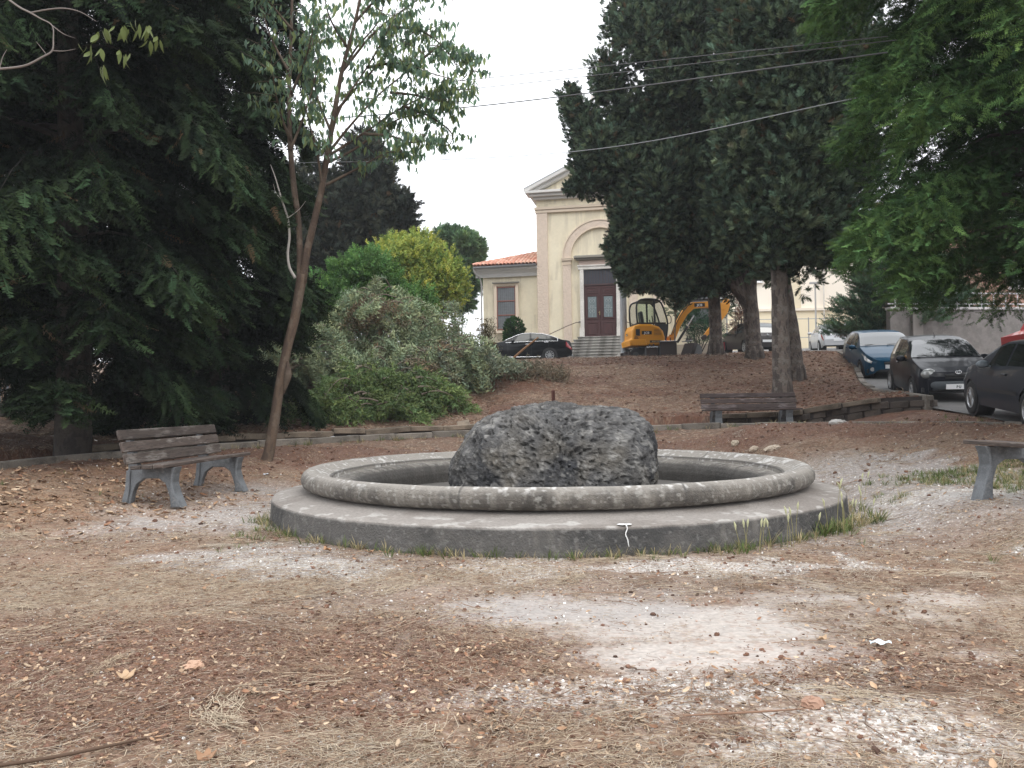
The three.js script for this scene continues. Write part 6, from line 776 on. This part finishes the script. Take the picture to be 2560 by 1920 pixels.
  bucket('narrow dark digger bucket on end, leftmost of three, under the yellow body', 5.95, -35.0, 0.5, 0.5, 0.05, -0.1, rust); bucket('wide dark digger bucket with teeth, middle of three, below the boom', 6.62, -34.9, 0.68, 0.74, -0.12, -0.14, rust); bucket('deep dark digger bucket lying tilted, rightmost of three, by the slim trunk', 7.5, -35.3, 0.55, 0.75, -0.9, -0.5, M([0.06, 0.05, 0.05], 0.7));
}
// ---------------------------------------------------------------- what lies on the ground
{
  const r = rng(301), straw = [], strawC = [], leaf = [], leafC = [], peb = [], pebC = [], clod = [], clodC = [], tw = [], twC = [];
  const nrm = (x, d) => { const e = 0.08, a = ground(x + e, d) - ground(x - e, d), b = ground(x, d + e) - ground(x, d - e); return V3(-a / (2 * e), 1, b / (2 * e)).normalize(); };
  const up = V3(0, 1, 0), Q = new THREE.Quaternion(), Q2 = new THREE.Quaternion();
  const lay = (x, d, h, yaw, tilt, roll, sx, sy, sz) => { Q.setFromUnitVectors(up, nrm(x, d)); Q2.setFromEulerT ? 0 : 0; Q2.setFromEuler(new THREE.Euler(tilt, yaw, roll, 'YXZ')); return new THREE.Matrix4().compose(V3(x, ground(x, d) + h, -d), Q.clone().multiply(Q2), V3(sx, sy, sz)); };
  const pick = (a) => a[r() * a.length | 0], strawCols = [[0.40, 0.31, 0.215], [0.5, 0.41, 0.3], [0.30, 0.21, 0.14], [0.22, 0.135, 0.09], [0.46, 0.39, 0.31]], leafCols = [[0.28, 0.17, 0.10], [0.40, 0.27, 0.17], [0.22, 0.115, 0.065], [0.45, 0.34, 0.235], [0.15, 0.09, 0.055]], pebCols = [[0.62, 0.6, 0.57], [0.48, 0.45, 0.42], [0.36, 0.33, 0.3], [0.42, 0.3, 0.24], [0.7, 0.68, 0.65]], soilC = [[0.15, 0.075, 0.048], [0.10, 0.055, 0.038], [0.2, 0.11, 0.075]];
  const cc = (c, s = 0.2) => { const k = 1 - s + 2 * s * r(); return col(c[0] * k, c[1] * k, c[2] * k); };
  const spot = (near) => { for (;;) { const d = near ? 2.75 + 6.2 * Math.pow(r(), 1.25) : 8.5 + 9 * r(), x = (r() * 2 - 1) * (0.72 * d + 0.5); if (Math.hypot(x - FX, d - FD) > 3.66) return [x, d]; } };
  const scatter = (n, near) => {
    for (let i = 0; i < n; i++) {
      const [x, d] = spot(near), m = masks(x, d), q = r(), patch = fb(x * 2.2 + 60, d * 2.2, 3), bare = Math.max(m.slab, m.gravel * 0.5, m.white * 0.4);
      const wS = (0.15 + 0.95 * m.straw + 0.35 * m.soil + 0.5 * m.soil * patch + 0.6 * sst(0.48, 0.66, patch)) * (1 - 0.92 * bare) * (1 - 0.6 * m.red), sc = near ? 1 : 1.5;
      if (q < 0.56) { if (r() < wS) { const L = (0.035 + 0.13 * r() * r()) * sc; straw.push(lay(x, d, 0.006 + 0.012 * r() + 0.02 * m.straw * r(), r() * 6.3, (r() - 0.5) * 0.3, 0, (0.0016 + 0.0022 * r()) * sc, 0.0016 * sc, L * (1 - 0.35 * m.soil))); strawC.push(cc(r() < 0.75 * Math.max(m.soil, m.red) ? pick([[0.2, 0.115, 0.08], [0.27, 0.165, 0.12], [0.15, 0.08, 0.055], [0.36, 0.25, 0.19]]) : pick(strawCols))); } }
      else if (q < 0.74) { if (r() < (0.25 + 0.75 * m.soil + 0.9 * m.leafy + 0.5 * sst(0.55, 0.7, patch) + 0.3 * m.red) * (1 - 0.9 * bare)) { const s = (0.007 + 0.022 * r() ** 3) * (m.leafy > 0.3 ? 1.9 : 1) * (near ? 1 : 1.5); leaf.push(lay(x, d, 0.008 + 0.008 * r(), r() * 6.3, (r() - 0.5) * 0.9, (r() - 0.5) * 0.9, s, s, s * 1.5)); leafC.push(cc(pick(leafCols), 0.3)); } }
      else if (q < 0.90) { if (r() < 0.14 + 1.0 * m.white + 0.6 * m.gravel - 0.12 * m.slab) { const s = (0.0022 + 0.007 * r() ** 6 + 0.0022 * r()) * (near ? 1 : 1.3); peb.push(lay(x, d, s * 0.4, r() * 6.3, r(), r(), s * (0.8 + 0.6 * r()), s * 0.7, s)); pebC.push(cc(pick(pebCols), 0.25)); } }
      else if (q < 0.985) { if (r() < (0.35 + 0.8 * m.soil + m.red + 0.5 * m.dark) * (1 - 0.8 * bare)) { const s = (0.003 + 0.017 * r() ** 6) * (near ? 1 : 1.6); clod.push(lay(x, d, s * 0.3, r() * 6.3, r(), r(), s, s * 0.7, s)); clodC.push(cc(pick(soilC), 0.35)); } }
      else if (r() < 0.28 * (1 - bare)) { const L = 0.12 + 0.3 * r() * r(); tw.push(lay(x, d, 0.012, r() * 6.3, (r() - 0.5) * 0.12, 0, 0.003 + 0.003 * r(), 0.003 + 0.003 * r(), L)); twC.push(cc([0.22, 0.145, 0.1], 0.4)); }
    }
  };
  scatter(230000, true); scatter(80000, false);
  // raked drifts of straw and leaf scraps, each lying its own way
  for (let k = 0; k < 330; k++) { const [cx, cd] = spot(k % 4 > 0), m = masks(cx, cd); if (m.slab > 0.5 || (m.gravel > 0.6 && r() < 0.8)) continue; const dir = r() * 6.3, R = 0.1 + 0.28 * r(), n = 20 + 90 * r() * r(), tone = pick(strawCols), tw2 = r() < 0.3;
    for (let i = 0; i < n; i++) { const a = r() * 6.3, q = R * Math.sqrt(r()), u = Math.cos(a) * q * 1.6, v = Math.sin(a) * q * 0.7, x = cx + Math.cos(dir) * v + Math.sin(dir) * u, d = cd - Math.cos(dir) * u + Math.sin(dir) * v; if (Math.hypot(x - FX, d - FD) < 3.68) continue;
      if (tw2 && r() < 0.5) { const s = 0.01 + 0.03 * r() * r(); leaf.push(lay(x, d, 0.012 + 0.02 * r(), r() * 6.3, (r() - 0.5), (r() - 0.5), s, s, s * 1.5)); leafC.push(cc(pick(leafCols), 0.3)); }
      else { straw.push(lay(x, d, 0.012 + 0.03 * r() * (1 - q / R), dir + (r() - 0.5) * 0.9, (r() - 0.5) * 0.35, 0, 0.0018 + 0.002 * r(), 0.0016, 0.07 + 0.16 * r())); strawC.push(cc(tone, 0.25)); } } }
  // the bed beyond: chips and clods
  for (let i = 0; i < 42000; i++) {
    const d = 18.5 + 18 * r() ** 1.3, x = -9 + 21 * r(); if (!onBed(x, d)) continue; const dry = sst(0.42, 0.6, fb(x * 0.45 + 9, d * 0.45 + 2, 3)) * (1 - sst(3, 8, x) * 0.6), near1 = Math.exp(-(((x + 0.3) / 3) ** 2) - ((d - 26.5) / 2.5) ** 2);
    if (r() < 0.35 + 0.5 * dry + near1) { const L = 0.05 + 0.13 * r() ** 3, w = 0.004 + 0.008 * r(); straw.push(lay(x, d, 0.02 + 0.04 * r(), r() * 6.3, (r() - 0.5) * 0.7, 0, w, w * 0.6, L)); strawC.push(cc(r() < 0.4 ? pick(strawCols) : pick([[0.2, 0.115, 0.075], [0.15, 0.075, 0.05], [0.27, 0.175, 0.12]]), 0.3)); }
    else { const s = 0.008 + 0.035 * r() ** 5; clod.push(lay(x, d, s * 0.3, r() * 6.3, r(), r(), s, s * 0.7, s)); clodC.push(cc(pick(soilC), 0.4)); }
  }
  const stalk = new THREE.CylinderGeometry(0.5, 0.5, 1, 4, 2); { const p = stalk.attributes.position; for (let i = 0; i < p.count; i++) if (Math.abs(p.getY(i)) < 0.1) p.setX(i, p.getX(i) + 9); stalk.rotateX(PI / 2); stalk.computeVertexNormals(); }
  const bit = (() => { const g = grid(3, 3, (u, v) => { const w = Math.sin(PI * (0.1 + 0.8 * v)) * (0.8 + 0.2 * Math.sin(v * 9)); return [(u - 0.5) * w, 0.45 * (u - 0.5) ** 2 + 0.35 * (v - 0.5) ** 2 + 0.08 * Math.sin(u * 7 + v * 5), v - 0.5]; }); return g; })();
  const stone = jit(new THREE.IcosahedronGeometry(1, 1), 0.5, 3), lump = jit(new THREE.IcosahedronGeometry(1, 2), 0.7, 5);
  const ds = { side: THREE.DoubleSide };
  stuff('straw', stalk, M(0xffffff, 0.8), straw, null, strawC, 'dry straw and stalks strewn over the bare earth', 'straw');
  stuff('leaf_litter', bit, M(0xffffff, 0.85, ds), leaf, null, leafC, 'brown scraps of dead leaves scattered over the earth', 'leaf litter');
  stuff('gravel', stone, M(0xffffff, 0.9), peb, null, pebC, 'loose pale gravel and pebbles around the fountain', 'gravel');
  stuff('soil_clods', lump, M(0xffffff, 0.95), clod, null, clodC, 'reddish clods of crumbled earth on the bare ground', 'soil');
  stuff('twigs', stalk, M(0xffffff, 0.85), tw, null, twC, 'thin brown twigs and roots lying over the earth', 'twigs');
  // grass
  const tuft = (n, h, seed) => { const q = rng(seed), L = []; for (let i = 0; i < n; i++) { const a = q() * 6.3, s = 0.25 + q() * 0.6; L.push([V3(Math.cos(a) * 0.03 * q(), 0, Math.sin(a) * 0.03 * q()), V3(Math.cos(a) * s, 1, Math.sin(a) * s).normalize(), h * (0.5 + 0.7 * q()), 0.006, V3(-Math.sin(a), 0, Math.cos(a)), 0.35]); } return strips(L); };
  const gr = [], grC = [], addTuft = (x, d, s, g) => { gr.push(mat4(x, ground(x, d) - 0.01, -d, (r() - 0.5) * 0.3, r() * 6.3, (r() - 0.5) * 0.3, s)); grC.push(cc(r() < g ? [0.11, 0.15, 0.045] : [0.36, 0.3, 0.17], 0.3)); };
  for (let i = 0; i < 520; i++) { const a = 2 * PI * r(), rr = 3.64 + 0.28 * r() * r() + (a > 3.6 && a < 4.4 ? 0.3 * r() : 0), x = FX + Math.sin(a) * rr, d = FD - Math.cos(a) * rr; if (r() < 0.25 + 0.75 * sst(0.45, 0.6, vn(a * 4, 3)) ) addTuft(x, d, 0.5 + 0.7 * r() * (Math.sin(a) > 0.45 ? 1.3 : 0.8), 0.55); }
  for (let i = 0; i < 50; i++) { const x = FX + 2.2 + 1.4 * r(), d = FD - 2.9 + (x - FX - 2.2) * 0.9 - 0.25 * r() * r(); if (Math.hypot(x - FX, d - FD) > 3.64) addTuft(x, d, 0.7 + 0.8 * r(), 0.5); }
  for (let i = 0; i < 5200; i++) { const [x, d] = i % 2 ? [4.2 + 3.4 * r(), 8 + 4.5 * r()] : spot(i % 3 > 0), g = masks(x, d).green; if (r() < g * 1.1) addTuft(x, d, 0.35 + 0.5 * r(), 0.65); }
  for (let i = 0; i < 500; i++) { const a = mix(-1.0, 1.1, r()), p = ringP(a, 8.5 + (r() < 0.6 ? -0.15 - 0.25 * r() : 0.15 + 1.2 * r())); if (r() < 0.5) addTuft(p[0], p[1], 0.5 + 0.6 * r(), 0.35); }
  stuff('grass', tuft(16, 0.2, 4), leafMat([1, 1, 1], 0.3), gr, null, grC, 'tufts of half dry grass around the plinth and benches', 'grass');
  const wd = [], hd = []; for (let i = 0; i < 24; i++) { const x = FX + 1.35 + 2.2 * r(), rr = 3.68 + 0.2 * r(), q = (x - FX) / rr; if (Math.abs(q) > 0.97) continue; const d = FD - Math.sqrt(1 - q * q) * rr, y = ground(x, d), h = 0.22 + 0.35 * r() * sst(1.4, 3, x - FX), lx = (r() - 0.5) * 0.3, lz = (r() - 0.3) * 0.2; wd.push(tube([[x, y, -d], [x + lx * 0.3 * h, y + h * 0.6, -d + lz * 0.3 * h], [x + lx * h, y + h, -d + lz * h]], [0.003, 0.0025, 0.0015], 4, 6)); hd.push(tube([[x + lx * h, y + h - 0.01, -d + lz * h], [x + lx * 1.15 * h, y + h + 0.035, -d + lz * 1.1 * h], [x + lx * 1.5 * h, y + h + 0.07, -d + lz * 1.2 * h]], [0.004, 0.011, 0.002], 5, 6)); }
  const w = thing('weeds', 'tall weeds with pale seed heads growing against the right front of the plinth', 'weeds'); part('weed_stalks', mg(wd), M([0.24, 0.22, 0.09], 0.8), w, 'stuff'); part('seed_heads', mg(hd), M([0.42, 0.42, 0.25], 0.85), w, 'stuff');
  // single things one can point at
  const one = (name, geo, mat, x, d, h, yaw, label, cat, tilt = 0) => { const m = part(name, geo, mat); m.applyMatrix4(lay(x, d, h, yaw, tilt, 0, 1, 1, 1)); return tag(m, label, cat); };
  const U = (u, v) => { let d = 5; for (let i = 0; i < 60; i++) { const p = G(u, v, d); const g = ground(p[0], d); d += (p[1] - g) * 1.5 * (d > 12 ? 1.5 : 1); d = clamp(d, 2, 40); } return [G(u, v, d)[0], d]; };
  const mapleG = (s) => { const P = [], n = 22; for (let i = 0; i < n; i++) { const a = i / n * 2 * PI, q = s * (0.72 + 0.2 * Math.cos(a * 5) * (0.6 + 0.4 * Math.cos(a)) + 0.07 * Math.sin(a * 11) - (Math.cos(a) < -0.9 ? 0.25 : 0)); P.push([Math.sin(a) * q, Math.cos(a) * q]); } const g = shapeG(P, 0.003); g.rotateX(-PI / 2); const p = g.attributes.position; for (let i = 0; i < p.count; i++) p.setY(i, p.getY(i) + 2.2 * p.getX(i) ** 2 / s * 0.4 + 0.9 * p.getZ(i) ** 2 / s * 0.5); g.computeVertexNormals(); return g; };
  const LM = [[0.42, 0.29, 0.18], [0.34, 0.19, 0.10], [0.28, 0.16, 0.09]].map(c => M(c, 0.85, ds));
  for (const [u, v, s, k, label] of [[375, 1169, 0.075, 0, 'pale dry leaf alone on the grey gravel left of the plinth'], [703, 1192, 0.09, 1, 'curled brown leaf against the plinth foot, left of centre'], [795, 1196, 0.075, 1, 'brown leaf at the plinth foot, near the front middle'], [1690, 1098, 0.12, 0, 'large pale dry leaf in the weeds at the right of the plinth'], [440, 1640, 0.07, 2, 'dark curled leaf in the straw at the bottom of the photo'], [1765, 1385, 0.06, 0, 'dry leaf on the pale dusty patch, to the right'], [230, 1278, 0.045, 2, 'small dark leaf on the straw at left'], [270, 1465, 0.08, 0, 'broken tan leaf lying in the reddish debris at left']]) { const [x, d] = U(u, v); one('dry_leaf', mapleG(s * 0.72), LM[k], x, d, 0.014, u * 0.7, label, 'leaf', 0.15); }
  const paper = (s) => grid(7, 5, (a, b) => [(a - 0.5) * s * 1.6, s * (0.12 * Math.sin(a * 9 + b * 4) + 0.1 * Math.sin(b * 11)), (b - 0.5) * s]);
  for (const [u, v, s, c, label] of [[1888, 1394, 0.065, [0.72, 0.84, 0.9], 'white and light blue paper wrapper on the dusty ground at right'], [742, 950, 0.35, [0.66, 0.7, 0.76], 'crumpled white plastic sheet lying by the kerb behind the thin tree'], [574, 1027, 0.08, [0.6, 0.64, 0.7], 'small white litter scrap at the foot of the thin tree']]) { const [x, d] = U(u, v); one('litter', paper(s), M(c, 0.5, ds), x, d, 0.03, u, label, 'litter'); }
  const rock = (sx, sy, sz, k) => { const g = jit(new THREE.IcosahedronGeometry(1, 3), 0.6, k); g.scale(sx, sy, sz); g.computeVertexNormals(); return uvBox(g); };
  for (const [u, v, a, b, c, cl, label] of [[1806, 915, 0.15, 0.06, 0.08, [0.5, 0.48, 0.45], 'whitish broken block by the low wall right of the far bench'], [1665, 970, 0.14, 0.05, 0.08, [0.5, 0.42, 0.33], 'pale flat stone half sunk in the bank behind the basin rim'], [1625, 972, 0.10, 0.05, 0.08, [0.42, 0.34, 0.26], 'tan stone beside the pale flat one in the bank'], [1585, 960, 0.08, 0.06, 0.08, [0.46, 0.39, 0.3], 'small upright stone in the bank, left of the two flat ones'], [415, 1440, 0.05, 0.03, 0.045, [0.45, 0.29, 0.2], 'reddish pebble lying in debris at lower left'], [1740, 1520, 0.05, 0.03, 0.05, [0.33, 0.2, 0.14], 'brown stone among straw at lower right']]) { const [x, d] = U(u, v); one('stone', rock(a, b, c, u), M(cl, 0.92, { bumpMap: grain, bumpScale: 0.01 }), x, d, b * 0.4, u, label, 'stone'); }
  { const [x, d] = U(110, 1645); tag(part('stick', tube([V3(x - 0.35, ground(x - 0.35, d) + 0.02, -d + 0.1), V3(x, ground(x, d) + 0.03, -d), V3(x + 0.3, ground(x + 0.3, d + 0.15) + 0.03, -d - 0.16)], [0.007, 0.008, 0.005], 7), M([0.09, 0.055, 0.035], 0.9)), 'dark rotten stick on the ground in the bottom left corner', 'stick'); }
  { const [x, d] = U(1610, 1545); tag(part('stick', tube([V3(x - 0.3, ground(x - 0.3, d) + 0.02, -d), V3(x, ground(x, d) + 0.025, -d), V3(x + 0.28, ground(x + 0.28, d + 0.04) + 0.02, -d - 0.05)], [0.004, 0.0055, 0.003], 6), M([0.22, 0.13, 0.085], 0.9)), 'brown stick lying flat among debris at lower right', 'stick'); }
  // tangle of roots on the earth heap
  { const t = thing('root_tangle', 'tangle of grey roots and dry stems on the earth heap behind the boulder', 'roots', [0.95, ground(0.95, 26.4), -26.4]), l = [], lf = [], lc = []; for (let i = 0; i < 130; i++) { const x = (r() + r() - 1) * 1.2, z = (r() - 0.5) * 1.0, y = ground(0.95 + x, 26.4 - z) - t.position.y + 0.02, a = r() * 6.3, L = 0.2 + 0.4 * r(); l.push(tube([[x, y, z], [x + Math.cos(a) * L * 0.5, y + 0.05 + 0.25 * r(), z + Math.sin(a) * L * 0.5], [x + Math.cos(a + r() - 0.5) * L, y + 0.28 * r() - 0.03, z + Math.sin(a) * L]], [0.012, 0.01, 0.004], 4, 5)); }
    for (let i = 0; i < 260; i++) { const x = (r() + r() - 1) * 1.2, z = (r() - 0.4) * 0.9; lf.push(frameM(V3(x, ground(0.95 + x, 26.4 - z) - t.position.y + 0.25 * r(), z), V3(r() - 0.5, r() - 0.4, r() - 0.5), r() * 6, 0.5 + 0.3 * r())); lc.push(cc([0.16, 0.14, 0.10], 0.4)); }
    part('roots', mg(l), M([0.25, 0.18, 0.12], 0.9), t, 'stuff'); stuff('dry_leaves', hangTwig, dull, lf, t, lc); }
}
// ---------------------------------------------------------------- bare twig with a few drooping leaves reaching in at the top left
{
  const D = 6.2, Z = (x, y, dz = 0) => G(x * 0.407 * 0.8640625, y * 0.407 * 0.8640625, D + dz), t = thing('overhanging_branch', 'bare pale branch with a few limp leaves reaching in at the top left corner', 'branch', Z(-200, 420)), o = t.position;
  const L = l => l.map(([x, y, z]) => { const p = Z(x, y, z || 0); return [p[0] - o.x, p[1] - o.y, p[2] - o.z]; });
  part('branch', mg([tube(L([[-200, 420], [0, 407], [160, 385], [260, 335], [325, 293], [333, 220], [325, 135], [250, 90], [190, 55], [130, 25], [40, -40]]), [0.012, 0.0095, 0.009, 0.008, 0.007, 0.005, 0.0045, 0.005, 0.007, 0.007, 0.007], 6, 60), tube(L([[325, 293], [400, 295], [470, 282]]), [0.004, 0.002], 4, 6), tube(L([[190, 55], [300, 35], [400, 28], [500, 50], [600, 110]]), [0.006, 0.006, 0.005, 0.003, 0.0015], 5, 16), tube(L([[325, 135], [400, 190], [470, 215]]), [0.004, 0.001], 4, 6), tube(L([[0, 400], [20, 330], [45, 285]]), [0.005, 0.002], 4, 6), tube(L([[285, 310], [250, 265], [225, 235]]), [0.003, 0.001], 4, 6)]), M([0.2, 0.175, 0.16], 0.85), t);
  const r = rng(44), lm = leafMat([0.12, 0.15, 0.05], 0.3); for (const [x, y, n] of [[620, 170, 5], [680, 150, 4], [790, 150, 5], [840, 110, 3], [900, 150, 6], [950, 210, 5], [770, 300, 5], [600, 290, 4], [640, 380, 4], [530, 260, 3], [600, 410, 2]]) for (let i = 0; i < n; i++) { const m = part('leaf', bentLeaf[i % 3], lm, t), p = L([[x + (r() - 0.5) * 90, y + (r() - 0.5) * 40, (r() - 0.5) * 0.4]])[0]; m.applyMatrix4(frameM(V3(...p), V3((r() - 0.5) * 0.7, -1, (r() - 0.5) * 0.7), r() * 6, 0.55 + 0.3 * r())); }
}
scene.traverse(o => { if (o.isMesh) o.castShadow = o.receiveShadow = true; });
renderer.render(scene, camera);
